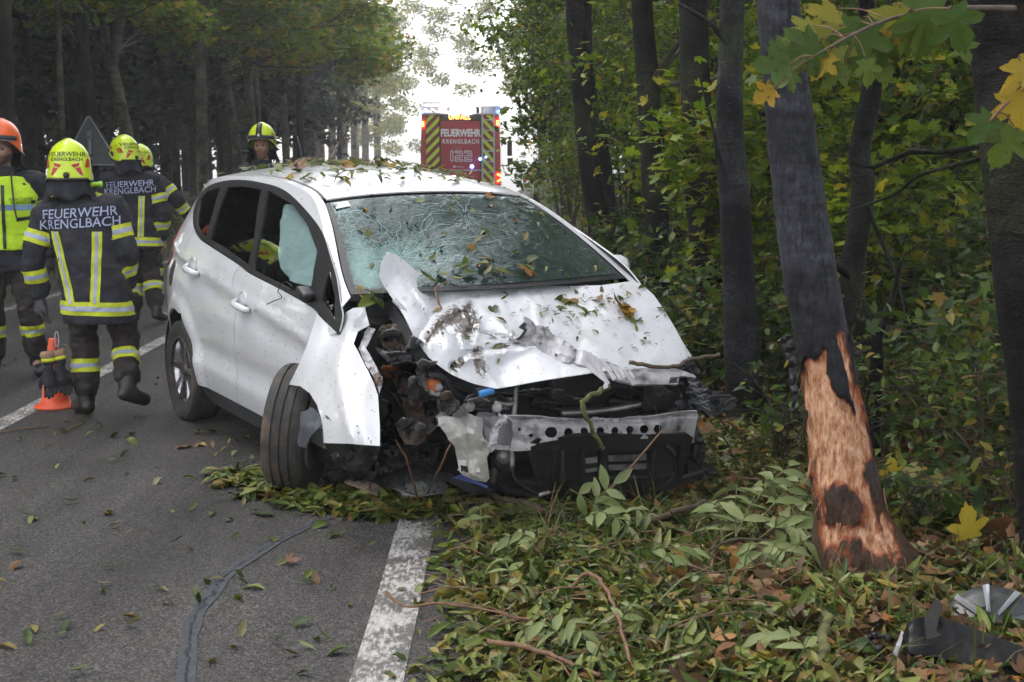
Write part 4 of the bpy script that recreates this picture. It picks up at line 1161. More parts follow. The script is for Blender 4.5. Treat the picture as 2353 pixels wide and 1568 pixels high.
# ---- patch builders
def patch(name, poly, fn, m, d=.03, t=.004, holes=(), out=(0, -1, 0), parent=None, smooth=True):
    P2, F = cdt(poly, d, holes)
    V = [Vector(fn(u, v)) for u, v in P2]
    F = orient(V, F, out)
    V, F = solid(V, F, t)
    o = obj(name, V, F, m, parent or car, smooth)
    if smooth: edge_sharp(o)
    return o

def edge_sharp(o, ang=40):
    me = o.data
    me.update()
    try:
        me.set_sharp_from_angle(angle=R(ang))
    except Exception:
        pass

def mirrored(o):
    me = o.data.copy()
    co = np.zeros(len(me.vertices) * 3, np.float32); me.vertices.foreach_get('co', co); co[1::3] *= -1; me.vertices.foreach_set('co', co)
    me.flip_normals(); me.update()
    c = bpy.data.objects.new(o.name.split('.')[0], me)
    return link(c, o.parent)

def tps(anchors):
    A = np.array(anchors, float); X = A[:, :2] / 100; z = A[:, 2]; n = len(A)
    if n == 1: return lambda x, y: z[0]
    if n == 2: A = np.vstack([A, [A[0, 0] - (A[1, 1] - A[0, 1]), A[0, 1] + (A[1, 0] - A[0, 0]), A[0, 2]]]); X = A[:, :2] / 100; z = A[:, 2]; n = 3
    def U(r): return np.where(r > 1e-9, r * r * np.log(np.maximum(r, 1e-9)), 0)
    K = U(np.linalg.norm(X[:, None] - X[None], axis=2)); Pm = np.hstack([np.ones((n, 1)), X])
    if n == 3: c = np.linalg.solve(Pm, z); return lambda x, y: c[0] + c[1] * x / 100 + c[2] * y / 100
    L = np.zeros((n + 3, n + 3)); L[:n, :n] = K + np.eye(n) * 1e-3; L[:n, n:] = Pm; L[n:, :n] = Pm.T
    w = np.linalg.solve(L, np.concatenate([z, [0, 0, 0]]))
    def f(x, y):
        q = np.array([x / 100, y / 100]); return float(w[:n] @ U(np.linalg.norm(X - q, axis=1)) + w[n] + w[n + 1:] @ q)
    return f

def seg_dist(p, poly):
    best = 1e9
    for a, b in zip(poly, poly[1:]):
        a, b = Vector(a), Vector(b); t = max(0, min(1, (p - a).dot(b - a) / max((b - a).length_squared, 1e-9))); best = min(best, (p - a.lerp(b, t)).length)
    return best

def ipatch(name, poly, anchors, m, axis=0, step=9, t=.003, holes=(), creases=(), dents=(), rough=(0, 1), parent=None, smooth=True, sharp=30, scrape=None, spline=0):
    """sheet whose outline is given in the picture and whose car coordinate axis follows the anchors"""
    if spline: poly = [tuple(p) for p in cr([(x, y, 0) for x, y in poly], spline, True)]
    P2, F = cdt(poly, step, holes)
    f = tps(anchors); V = []
    for u, v in P2:
        c = f(u, v); p = Vector((u, v))
        for pl, amp, wd in creases: c += amp * math.exp(-(seg_dist(p, pl) / wd) ** 1.3)
        for dx, dy, rr, am in dents: c += am * math.exp(-((u - dx) ** 2 + (v - dy) ** 2) / rr ** 2)
        if rough[0]: c += rough[0] * fbm((u / rough[1], v / rough[1], len(name) * 1.7), 4)
        V.append(cpt((u, v), axis, c))
    F = orient(V, F, _co - V[0])
    V, F = solid(V, F, t)
    o = obj(name, V, F, m, parent or car, smooth)
    if smooth: edge_sharp(o, sharp)
    if scrape:
        n = len(P2); w = []
        for u, v in P2:
            s = 0
            for pl, wd in scrape: s = max(s, .72 * (1 - (seg_dist(Vector((u, v)), pl) / (wd * 2.2)) ** 1.5))
            w.append(max(0, s))
        a = o.data.attributes.new('scrape', 'FLOAT', 'POINT'); a.data.foreach_set('value', w + w)
    return o

def chose(name, pts, x, r, m, n=7, parent=None, axis=0):
    """hose or rod through picture points (px, py[, own x])"""
    P = [cpt(p[:2], axis, p[2] if len(p) > 2 else x) for p in pts]
    P = cr(P, 5)
    V, F = tube(P, r, n)
    return obj(name, V, F, m, parent or car)

def c3(x, y): return (352.95 + .41264 * x, 352.95 + .41264 * y)

# ---- right side of the body
_belt = [side_pt(c3(*p)) for p in ((222, 405), (258, 470), (330, 520), (470, 612), (530, 660), (700, 748), (880, 850), (920, 893), (1030, 1008))]
_wtop = [side_pt(c3(*p)) for p in ((1030, 1008), (1050, 920), (1045, 860), (1020, 700), (980, 560), (940, 440), (870, 340), (775, 240), (700, 190), (600, 162), (500, 147), (395, 152), (300, 185), (245, 240), (222, 405))]
belt = [tuple(p) for p in cr([(a, b, 0) for a, b in _belt], 4)]
wtop = [tuple(p) for p in cr([(a, b, 0) for a, b in _wtop], 4)]
belt = [(p[0], p[1]) for p in belt]; wtop = [(p[0], p[1]) for p in wtop]
def S(off=0.0): return lambda x, z: (x, -hw(x, z) - off, z)
ARC = [(-.03 + .372 * math.cos(a), .335 + .372 * math.sin(a)) for a in np.linspace(R(-6), R(186), 30)]
SEAM_R = [(.03, 1.17), (-.02, 1.08), (.02, .95), (.09, .80), (.17, .70)]          # rear edge of the rear door down to the arch
SEAM_B = [side_pt(c3(*p)) for p in ((475, 640), (441, 700), (448, 800), (450, 1000), (455, 1150), (465, 1250), (478, 1400))]
SEAM_B = [(p[0], p[1]) for p in cr([(a, b, 0) for a, b in SEAM_B], 4)]
def bz(x): return float(np.interp(x, [p[0] for p in belt], [p[1] for p in belt]))
def shift(poly, dx): return [(x + dx, z) for x, z in poly]

arc_r = [p for p in ARC if p[0] > .15 and p[1] < .72]                             # front part of the arch, low to high
rear_door = [(SEAM_R[0][0], bz(SEAM_R[0][0]) - .006)] + [(x, bz(x) - .006) for x in np.arange(.1, SEAM_B[0][0], .06)] + [(SEAM_B[0][0] - .004, bz(SEAM_B[0][0]) - .006)] + shift(SEAM_B, -.004)[1:] + [(SEAM_B[-1][0] - .004, .285), (.36, .285)] + [p for p in arc_r if p[1] > .29] + SEAM_R[::-1][1:-1]
f_edge = [(2.34, .86), (2.34, .7), (2.32, .5), (2.28, .285)]
front_door = [(SEAM_B[0][0] + .004, bz(SEAM_B[0][0]) - .006)] + [(x, bz(x) - .006) for x in np.arange(SEAM_B[0][0] + .05, 2.22, .06)] + [(2.24, bz(2.24) - .01)] + f_edge + [(SEAM_B[-1][0] + .004, .285)] + shift(SEAM_B, .004)[::-1][:-1]
RD = patch('rear_door', rear_door, S(), M_WHITE, .028, .01)
FD = patch('front_door', front_door, S(), M_WHITE, .028, .01)
quarter = [(SEAM_R[0][0] - .005, bz(SEAM_R[0][0]) - .004)] + shift(SEAM_R, -.006)[1:] + [p for p in ARC if p[0] < .15 or p[1] >= .72][1:-1] + [(-.405, .30), (-.8, .34), (-.86, .6), (-.86, .9), (-.83, 1.15), (-.80, zr(-.8))]
quarter += [(x, zr(x)) for x in np.arange(-.74, 2.5, .05)] + [(2.50, zr(2.5)), (2.42, .93), (2.33, .84)]
quarter += [(x, z) for x, z in wtop if True][1:]
def S_out(x, z): return (x, -hw(x, z), z)
quarter_o = patch('body_side', quarter, S_out, M_WHITE, .03, .008)
rail = patch('roof_rail', [(x, -.995) for x in np.arange(-.8, 2.51, .06)] + [(x, -.935 if x < 1.62 else -.93) for x in np.arange(2.46, -.81, -.06)], lambda x, v: top(x, v), M_WHITE, .05, .006, out=(0, 0, 1))
sill = patch('sill', [(.33, .30), (2.3, .30), (2.26, .17), (.40, .17)], lambda x, z: (x, -hw(x, z) + .022, z), M_BLKM, .05, .02)
# black window surround with openings, panes behind it
mid = lambda a, b, t: (a[0] + (b[0] - a[0]) * t, a[1] + (b[1] - a[1]) * t)
def pane(pts, n=5): return [(p[0], p[1]) for p in cr([(a, b, 0) for a, b in pts], n, True)]
def inwin(pxs): return [side_pt(c3(*p)) for p in pxs]
pq = inwin(((240, 392), (262, 440), (296, 462), (330, 330), (372, 190), (302, 208), (258, 258)))
pr = inwin(((318, 478), (400, 528), (528, 622), (560, 480), (602, 200), (500, 182), (412, 186), (360, 320)))
pf = inwin(((556, 648), (700, 722), (868, 815), (886, 700), (912, 545), (860, 400), (770, 280), (640, 206), (600, 400)))
pt_ = inwin(((938, 820), (1010, 925), (1012, 800), (985, 655), (968, 690)))
surround = belt + wtop[1:-1]
SUR = patch('window_surround', surround, S(.001), M_BLK, .03, .012, holes=(pq, pr, pf, pt_))
for nm, po, mm in (('quarter_window', pq, M_GLASS_D), ('rear_side_window', pr, M_GLASS_D), ('front_side_window', pf, M_GLASS), ('corner_window', pt_, M_GLASS_D)):
    g = patch(nm, po, lambda x, z: (x, -hw(x, z) + .009, z), mm, .06, .003)
    mirrored(g)
# door handles
for nm, px, par in (('door_handle', (222, 640), RD), ('door_handle', (500, 838), FD)):
    x, z = side_pt(c3(*px))
    y = -hw(x, z)
    rec = MB().lathe([(.0, -.004), (.055, -.004), (.062, .003), (.058, .006)], Matrix.Translation((x, y - .003, z + .012)) @ frame((0, -1, .1)).to_4x4() @ Matrix.Diagonal((1.0, .95, 1, 1)), 24)
    rec.build('handle_recess', M_WHITE, par, True)
    P = cr([(x - .10, y - .002, z + .012), (x - .06, y - .035, z), (x + .02, y - .042, z - .008), (x + .09, y - .03, z - .018), (x + .115, y - .004, z - .02)], 4)
    V, F = tube(P, [.012 + .008 * math.sin(PI * i / (len(P) - 1)) for i in range(len(P))], 10); obj(nm, V, F, M_WHITE, par)
# tail lamp, fuel flap
patch('tail_lamp', [(-.62, 1.22), (-.50, 1.13), (-.44, 1.02), (-.50, .93), (-.62, .90), (-.76, .92), (-.82, 1.05), (-.78, 1.2)], S(.008), M_RED, .03, .02)
patch('fuel_flap_opening', [(-.27 + .07 * math.cos(a), .905 + .085 * math.sin(a)) for a in np.linspace(0, 2 * PI, 20)[:-1]], S(.003), M_BLKM, .03, .003)
patch('wheel_arch_liner', [(-.03 + .38 * math.cos(a), .335 + .38 * math.sin(a)) for a in np.linspace(R(-20), R(200), 24)], lambda x, z: (x, -.66, z), M_INT, .1, .02)
mbl = MB()
for k in range(24):
    a0, a1 = R(-15 + 210 * k / 24), R(-15 + 210 * (k + 1) / 24)
    q = [Vector((-.03 + .375 * math.cos(a), yy, .335 + .375 * math.sin(a))) for a, yy in ((a0, -.87), (a1, -.87), (a1, -.55), (a0, -.55))]
    mbl.add(q, [(0, 1, 2, 3)])
mbl.build('wheel_arch_lining', M_BLKM, car, True)
# roof, ditch strips, windscreen
ROOF = patch('roof', [(x, -.905) for x in np.arange(-.8, 1.64, .06)] + [(1.655 + .05 * (1 - (v / .905) ** 2), v) for v in np.linspace(-.9, .9, 14)] + [(x, .905) for x in np.arange(1.62, -.81, -.06)], lambda x, v: top(x, v), M_WHITE, .055, .008, out=(0, 0, 1))
for s in (-1, 1):
    patch('roof_ditch_strip', [(x, s * .93) for x in np.arange(-.8, 1.66, .08)] + [(x, s * .908) for x in np.arange(1.64, -.81, -.08)], lambda x, v: top(x, v, -.004), M_BLK, .08, .004, out=(0, 0, 1))
ws_poly = [(1.672 + .05 * (1 - (v / .92) ** 2), v) for v in np.linspace(-.92, .92, 16)] + [(x, .918) for x in np.arange(1.72, 2.42, .06)] + [(2.43 + .17 * (1 - (v / .915) ** 2), v) for v in np.linspace(.915, -.915, 16)] + [(x, -.918) for x in np.arange(2.40, 1.70, -.06)]
def ws_fn(x, v):
    p = top(x, v, -.006)
    sag = .035 * math.exp(-((x - 2.18) / .28) ** 2 - ((v + .45) / .35) ** 2) + .02 * math.exp(-((x - 2.0) / .2) ** 2 - ((v - .2) / .4) ** 2)
    p.z -= sag; p.x -= sag * .6
    return p
inset = [(x + (2.03 - x) * .055, v * .955) for x, v in ws_poly]
WS = patch('windscreen', [(x + (2.03 - x) * .05, v * .96) for x, v in ws_poly], ws_fn, M_SHAT, .04, .004, out=(1, 0, 1))
co = [v.co for v in WS.data.vertices]; w = []
for p in co:
    v = p.y / max(.3, hw(p.x, zr(p.x)))
    s = 1.0 * math.exp(-((p.x - 2.25) / .22) ** 2 - ((v + .5) / .35) ** 2) + .7 * math.exp(-((v + .8) / .10) ** 2) + .35 * math.exp(-((p.x - 1.78) / .1) ** 2 - ((v + .55) / .3) ** 2) + .3 * math.exp(-((p.x - 2.2) / .2) ** 2 - ((v - .75) / .12) ** 2)
    w.append(s)
a_ = WS.data.attributes.new('smash', 'FLOAT', 'POINT'); a_.data.foreach_set('value', w)
patch('windscreen_border', ws_poly, lambda x, v: top(x, v, -.012), M_BLK, .05, .005, holes=(inset,), out=(1, 0, 1), parent=WS)
# crack web running out from the blows
def crack_web():
    rg = np.random.default_rng(12); mb = MB()
    def line(pts, w):
        C = [ws_fn(x, v) for x, v in pts]; nn = Vector((.5, 0, .86))
        for a, b in zip(C, C[1:]):
            t = (b - a); q = t.cross(nn).normalized() * w
            mb.add([a - q + nn * .003, a + q + nn * .003, b + q * .8 + nn * .003, b - q * .8 + nn * .003], [(0, 1, 2, 3)])
    for (x0, v0, n, L, rings) in ((2.24, -.52, 34, .6, 5), (1.95, .12, 14, .38, 2)):
        ang = []
        for k in range(n):
            a = 2 * PI * k / n + rg.normal(0, .12); ang.append(a); r = .02; pts = []; ll = L * rg.uniform(.4, 1.15)
            while r < ll:
                a += rg.normal(0, .07); x, v = x0 + r * math.sin(a) * .85, v0 + r * math.cos(a) * 1.25
                if not (1.72 < x < 2.5 and abs(v) < .86): break
                pts.append((x, v)); r += rg.uniform(.03, .07)
            if len(pts) > 1: line(pts, rg.uniform(.0006, .0014))
        for j in range(rings):
            r = .05 + .06 * j * rg.uniform(.8, 1.2); a0 = rg.uniform(0, 6)
            pts = [(x0 + r * math.sin(a) * .85 * (1 + rg.normal(0, .05)), v0 + r * math.cos(a) * 1.25 * (1 + rg.normal(0, .05))) for a in np.linspace(a0, a0 + rg.uniform(2, 5.5), 16)]
            pts = [p for p in pts if 1.72 < p[0] < 2.5 and abs(p[1]) < .86]
            if len(pts) > 2: line(pts, rg.uniform(.0005, .001))
    o = mb.build('crack_web', simple('crushed_glass_edge', (.26, .40, .37), rough=.3), WS); o['kind'] = 'stuff'
crack_web()
# mirror the hidden left side
for o in (RD, FD, quarter_o, rail, sill, SUR): mirrored(o)
# tail: gate, glass, bumper
def tail(z0, z1, name, m, off=0):
    V, F = [], []; nz, ny = 8, 14
    for j in range(nz + 1):
        z = z0 + (z1 - z0) * j / nz
        xe = -.80 - .06 * math.exp(-((z - .75) / .3) ** 2) + (.0 if z < 1.2 else .25 * (z - 1.2))
        h = hw(-.8, z) + .01
        for i in range(ny + 1):
            v = -1 + 2 * i / ny; V.append((xe - .10 * (1 - v * v) - off, v * h, z))
    for j in range(nz):
        for i in range(ny): a = j * (ny + 1) + i; F.append((a, a + 1, a + ny + 2, a + ny + 1))
    V, F = solid(V, orient([Vector(v) for v in V], F, (-1, 0, 0)), .01)
    return obj(name, V, F, m, car)
tail(.30, .62, 'rear_bumper', M_WHITE, .03); tail(.63, 1.08, 'tailgate', M_WHITE); tail(1.09, 1.40, 'rear_window', M_GLASS_D)
patch('roof_spoiler', [(-.98, -.8), (-.8, -.9), (-.8, .9), (-.98, .8)], lambda x, v: (x, v * .5, 1.40 + .02 + .05 * (1 - v * v) + (x + .8) * .05), M_WHITE, .06, .02, out=(0, 0, 1))
V, F = tube(cr([cpt((697, 368), 1, 0.0), cpt((690, 340), 1, .0), cpt((683, 314), 1, 0)], 3), [.007] * 6 + [.004], 8); obj('roof_antenna', V, F, M_BLK, car)

# ---- cabin
mb = MB().box((1.0, 0, .30), (2.9, 1.55, .10), bev=.03).box((-.55, 0, .8), (.1, 1.3, .7), bev=.03); mb.build('floor_pan', M_INT, car)
MB().box((2.25, 0, .82), (.5, 1.45, .32), bev=.08).build('dashboard', M_INT, car, True)
for y in (-.38, .38):
    for x, nm in ((1.05, 'front_seat'), (.25, 'rear_seat')):
        b = MB().box((x + .22, y, .52), (.5, .48, .16), bev=.06).box((x - .06, y, .85), (.15, .46, .62), Matrix.Rotation(-.18, 3, 'Y'), bev=.06).box((x - .14, y, 1.24), (.1, .24, .17), Matrix.Rotation(-.1, 3, 'Y'), bev=.04)
        b.build(nm, M_INT, car, True)
P = [(2.02, -.36, .98)]
b = MB(); b.add(*tube([(2.0 + .17 * math.sin(a) * .3, .38 + .18 * math.cos(a), 1.0 + .18 * math.sin(a)) for a in np.linspace(0, 2 * PI, 25)], .016, 8)); b.build('steering_wheel', M_INT, car, True)
# airbags: side curtain and front cushions
bagp = [(p[0], p[1]) for p in cr([(*side_pt(c3(*q)), 0) for q in ((690, 290), (800, 325), (878, 470), (902, 590), (876, 765), (790, 735), (690, 690), (648, 640), (668, 450))], 4, True)]
patch('curtain_airbag', bagp, lambda x, z: (x, -hw(x, z) + .05 + .022 * fbm((x * 3.2, z * 4.5, 4)) + .016 * math.sin(x * 16 + z * 7) + .05 * max(0, 1.1 - z), z), M_BAG, .02, .02)
for c, s in (((1.98, -.38, 1.05), (.22, .30, .24)), ((1.85, .38, 1.02), (.16, .26, .24))):
    bm = bmesh.new(); bmesh.ops.create_icosphere(bm, subdivisions=4, radius=1)
    V = [Vector((v.co.x * s[0], v.co.y * s[1], v.co.z * s[2])) * (1 + .10 * fbm(v.co * 1.7)) + Vector(c) for v in bm.verts]; F = [tuple(q.index for q in f.verts) for f in bm.faces]; bm.free()
    obj('front_airbag', V, F, M_BAG, car)
# toll sticker, mirror stump with hanging wires, far mirror
patch('toll_sticker', [(1.72, -.86), (1.72, -.74), (1.785, -.74), (1.785, -.86)], lambda x, v: ws_fn(x, v) + Vector((.004, 0, .006)), simple('white_sticker', (.7, .7, .7)), .04, .001, out=(1, 0, 1), parent=WS)
x, z = side_pt(c3(870, 780)); y = -hw(x, z)
MB().box((x + .02, y - .03, z), (.12, .07, .05), Matrix.Rotation(.3, 3, 'Y'), bev=.015).build('mirror_stump', M_BLK, car, True)
for k, q in enumerate((((770, 712), (740, 730), (722, 770)), ((770, 712), (800, 740), (790, 775), (868, 785)), ((722, 770), (745, 800), (700, 820), (662, 838)))):
    V, F = tube(cr([Vector((*[side_pt(c3(*p))[0]], -hw(*side_pt(c3(*p))) - .03, side_pt(c3(*p))[1])) for p in q], 5), .003, 5); obj('mirror_wire', V, F, M_BLK, car)
b = MB(); b.box((2.03, .99, 1.07), (.13, .17, .14), Matrix.Rotation(.2, 3, 'Z'), bev=.05); b.build('door_mirror', M_WHITE, car, True)

# ---- wheels
def wheel(name, M, parent, dusty=False):
    w = bpy.data.objects.new(name, None); link(w, parent); w.matrix_local = M
    pr = [(.205, -.085), (.235, -.098), (.27, -.103), (.295, -.100), (.308, -.088), (.314, -.076)]
    g = []
    for zc in (-.045, 0.0, .045): g += [(.3165, zc - .006), (.309, zc - .005), (.309, zc + .005), (.3165, zc + .006)]
    pr2 = [(r, -z) for r, z in pr[::-1]]
    full = pr + g + pr2 + [(.205, .085), (.205, -.085)]
    V, F = lathe(full, 72)
    # sipes: dents across the shoulders
    V = [Vector((v.x, v.y, v.z)) * 1.0 for v in V]
    for i, v in enumerate(V):
        r = math.hypot(v.x, v.y)
        if .304 < r and abs(v.z) > .055 and (i % 72) % 3 == 0: V[i] = Vector((v.x * .985, v.y * .985, v.z))
    t = obj('tyre', V, F, M_RUB, w); edge_sharp(t, 35)
    rim = obj('rim', *lathe([(.206, -.09), (.213, -.088), (.215, -.08), (.205, -.07), (.195, -.03), (.195, .08), (.212, .09), (.206, .095)], 60), M_RIM, w)
    MB().lathe([(0, -.028), (.19, -.02), (.195, 0), (.195, .01), (0, .01)], None, 40).build('rim_back', M_RIMD, w, True)
    sp = MB(); sd_ = MB()
    for k in range(10):
        a = 2 * PI * k / 10 + (.07 if k % 2 else -.07)
        Rm = Matrix.Rotation(a, 3, 'Z')
        Vs = [(.045, -.018, -.062), (.2, -.020 if k % 2 else -.012, -.078), (.2, .012 if k % 2 else .020, -.078), (.045, .018, -.062), (.045, -.022, -.03), (.2, -.024, -.04), (.2, .024, -.04), (.045, .022, -.03)]
        (sp if k % 2 == 0 else sd_).add([Rm @ Vector(v) for v in Vs], [(0, 3, 2, 1), (0, 1, 5, 4), (2, 3, 7, 6), (1, 2, 6, 5), (0, 4, 7, 3)])
    sp.build('spoke_set', M_RIM, w); sd_.build('spoke_set', M_RIMD, w)
    MB().lathe([(0, -.082), (.028, -.08), (.045, -.072), (.055, -.055), (.055, -.02)], None, 24).build('hub_cap', M_RIMD, w, True)
    return w
# local -Z of the wheel is its outer face
wheel('wheel', Matrix.Translation((-.03, -.79, .315)) @ frame((0, 1, 0)).to_4x4(), car)
wheel('wheel', Matrix.Translation((-.03, .79, .315)) @ frame((0, -1, 0)).to_4x4(), car)
fw = gp(668, 1137)
axw = Vector((.985, -.14, -.09)).normalized()                          # direction of the face we see, world
cw = CI @ (Vector((fw.x, fw.y, 0)) + Vector((0.02, .16, .305)))
wheel('wheel', Matrix.Translation(cw) @ frame(-(_cr @ axw)).to_4x4(), car)
wheel('wheel', Matrix.Translation((2.62, .78, .30)) @ frame((.25, -1, 0)).to_4x4(), car)

# ---- front right wing, torn loose and bent outwards
WING = ipatch('front_wing', [(729, 722), (716, 762), (703, 800), (685, 842), (664, 884), (690, 888), (712, 904), (728, 930), (738, 962), (743, 990), (744, 1018), (800, 1020), (872, 1025), (872, 975), (868, 908), (858, 878), (838, 838), (822, 806), (812, 790), (822, 762), (848, 748), (838, 706), (812, 708), (795, 718), (777, 772), (752, 745)],
       [(729, 722, -.90), (777, 770, -.875), (795, 720, -.845), (838, 708, -.80), (848, 748, -.82), (703, 800, -.975), (664, 884, -1.03), (690, 886, -1.06), (728, 930, -1.12), (744, 1018, -1.16), (800, 1020, -1.155), (872, 1025, -1.10), (870, 950, -1.06), (838, 838, -.94), (815, 790, -.875), (770, 830, -.985), (790, 930, -1.10), (820, 980, -1.13), (760, 870, -1.04)],
       M_WHITE, axis=1, step=9, t=.003, creases=[([(838, 706), (800, 760), (775, 850), (790, 930), (815, 1020)], -.024, 14), ([(760, 770), (725, 850), (705, 895)], .010, 14), ([(848, 860), (832, 940), (838, 1020)], .012, 16), ([(800, 730), (840, 780), (860, 860)], .008, 12)], rough=(.003, 90), sharp=60)
ipatch('wing_lip', [(838, 930), (742, 958), (748, 955), (755, 962), (750, 968), (742, 985)][1:], [(745, 965, -1.13), (755, 960, -1.15)], M_BLK, axis=1, step=5, t=.004, parent=WING)
ipatch('inner_wing_edge', [(846, 752), (838, 768), (824, 800), (836, 832), (862, 872), (872, 905), (878, 880), (866, 845), (848, 812), (840, 800), (856, 770), (862, 756)], [(846, 752, -.80), (824, 800, -.86), (870, 900, -1.0), (862, 760, -.77), (850, 810, -.86)], M_STEEL, axis=1, step=7, t=.003, rough=(.02, 12), parent=WING, smooth=False)
ipatch('torn_flap', [(858, 862), (870, 855), (878, 868), (880, 880), (870, 898), (863, 888)], [(865, 870, -.98), (878, 885, -.96)], M_TAN, axis=1, step=5, t=.003, rough=(.02, 8), smooth=False, parent=WING)
ipatch('wheel_house_liner', [(744, 1020), (872, 1027), (866, 1055), (845, 1082), (800, 1085), (768, 1062)], [(744, 1020, -1.10), (872, 1027, -1.05), (820, 1085, -1.0)], M_BLK, axis=1, step=10, t=.006, rough=(.03, 25))
ipatch('liner_remnant', [(690, 948), (708, 942), (712, 936), (722, 940), (738, 962), (741, 975), (728, 988), (712, 1005), (702, 1030), (680, 1024), (690, 985)], [(690, 948, -1.06), (735, 965, -1.10), (690, 1025, -1.05), (715, 990, -1.1)], M_LINER, axis=1, step=6, t=.006, rough=(.006, 30))

# ---- bonnet
BON = ipatch('bonnet', [(890, 579), (877, 602), (872, 636), (880, 652), (898, 680), (920, 712), (937, 742), (951, 772), (966, 796), (985, 822), (1010, 842), (1040, 862), (1078, 878), (1098, 884), (1140, 893), (1160, 890), (1260, 872), (1380, 854), (1420, 850), (1480, 848), (1540, 846), (1572, 838), (1577, 815), (1568, 785), (1550, 752), (1528, 715), (1502, 678), (1478, 656), (1452, 646), (1425, 650), (1380, 656), (1300, 658), (1200, 656), (1100, 652), (1040, 648), (1005, 645), (980, 636), (955, 622), (930, 600), (910, 585)],
       [(985, 640, 2.43), (1150, 654, 2.50), (1300, 657, 2.53), (1440, 650, 2.58), (890, 580, 2.40), (873, 636, 2.47), (937, 742, 2.74), (920, 640, 2.44), (960, 690, 2.60), (1500, 690, 2.72), (1560, 780, 2.96), (1577, 820, 3.06), (1545, 846, 3.17), (1480, 848, 3.24), (1380, 852, 3.30), (1260, 872, 3.28), (1150, 892, 3.21), (1078, 878, 3.14), (1000, 835, 3.00), (1250, 720, 2.80), (1400, 720, 2.83), (1450, 790, 3.02), (1330, 790, 3.04), (1080, 690, 2.63), (1050, 740, 2.82), (1130, 740, 2.84), (1200, 780, 2.97), (1030, 800, 3.01), (1120, 830, 3.09), (1230, 830, 3.14), (1010, 700, 2.62)],
       M_CRASH, step=6, t=.004, sharp=28, rough=(.010, 55), dents=[(1085, 765, 55, -.06), (1020, 790, 35, .03), (1170, 830, 45, -.035), (925, 650, 26, .02), (1300, 720, 60, -.018), (1420, 790, 50, .015)],
       creases=[([(1066, 704), (1100, 745), (1095, 790), (1120, 806)], .035, 5), ([(1075, 760), (1140, 770), (1200, 792)], -.03, 6), ([(1010, 745), (1050, 775), (1062, 806)], -.03, 6), ([(1100, 806), (1110, 850), (1150, 890)], .02, 6), ([(1235, 790), (1300, 830), (1380, 850)], -.02, 8), ([(1000, 700), (1060, 680), (1180, 668)], -.02, 7), ([(1190, 665), (1230, 700), (1240, 760)], .014, 7), ([(905, 600), (940, 660), (985, 730)], -.02, 6), ([(985, 645), (1003, 690), (1000, 715), (965, 775)], -.055, 16), ([(890, 580), (915, 625), (960, 680), (1000, 712)], .03, 12), ([(972, 790), (1000, 745), (1040, 716), (1066, 704)], .045, 7), ([(1066, 704), (1100, 712), (1135, 730), (1170, 765), (1200, 790)], .025, 10), ([(1040, 842), (1068, 812), (1100, 806), (1150, 797), (1232, 785)], -.05, 6), ([(1050, 835), (1080, 825), (1150, 812), (1235, 795)], .035, 9), ([(1066, 704), (1075, 745), (1060, 780), (1064, 800)], .02, 7), ([(1240, 690), (1280, 740), (1380, 800)], .015, 14), ([(1180, 668), (1300, 690), (1450, 760)], -.008, 25)],
       scrape=[([(1050, 722), (1080, 735), (1070, 760)], 22), ([(1030, 725), (985, 775)], 12), ([(1095, 812), (1108, 850)], 13), ([(1012, 750), (1030, 740), (1060, 735)], 10), ([(1070, 715), (1080, 700)], 9), ([(1040, 845), (1060, 830)], 9)])
ipatch('bonnet_inner_frame', [(880, 660), (937, 748), (985, 828), (1040, 866), (1140, 897), (1130, 912), (1080, 905), (1020, 880), (965, 842), (925, 780), (884, 712)], [(880, 660, 2.40), (937, 748, 2.66), (985, 828, 2.9), (1140, 897, 3.1), (1020, 880, 2.95), (900, 720, 2.5)], M_BLKM, step=10, t=.02)
ipatch('cowl_panel', [(984, 640), (1005, 634), (1150, 627), (1300, 622), (1383, 620), (1387, 628), (1385, 659), (1280, 664), (1150, 662), (1020, 652)], [(984, 640, 2.36), (1150, 627, 2.42), (1383, 620, 2.40), (1385, 659, 2.46), (1150, 662, 2.47)], M_BLKM, step=12, t=.03)
ipatch('wing_far', [(1452, 646), (1478, 656), (1502, 678), (1528, 715), (1550, 752), (1568, 785), (1600, 835), (1608, 848), (1590, 850), (1575, 830), (1560, 800), (1530, 740), (1480, 675)], [(1452, 646, 2.5), (1600, 835, 2.98), (1550, 752, 2.84), (1530, 740, 2.78), (1590, 850, 3.0)], M_WHITE, step=8, t=.004)
ipatch('scuttle_corner', [(833, 703), (850, 690), (880, 700), (888, 712), (905, 716), (900, 730), (870, 745), (852, 742), (845, 720)], [(833, 703, 2.40), (905, 716, 2.45), (870, 745, 2.55)], M_BLK, step=8, t=.02)

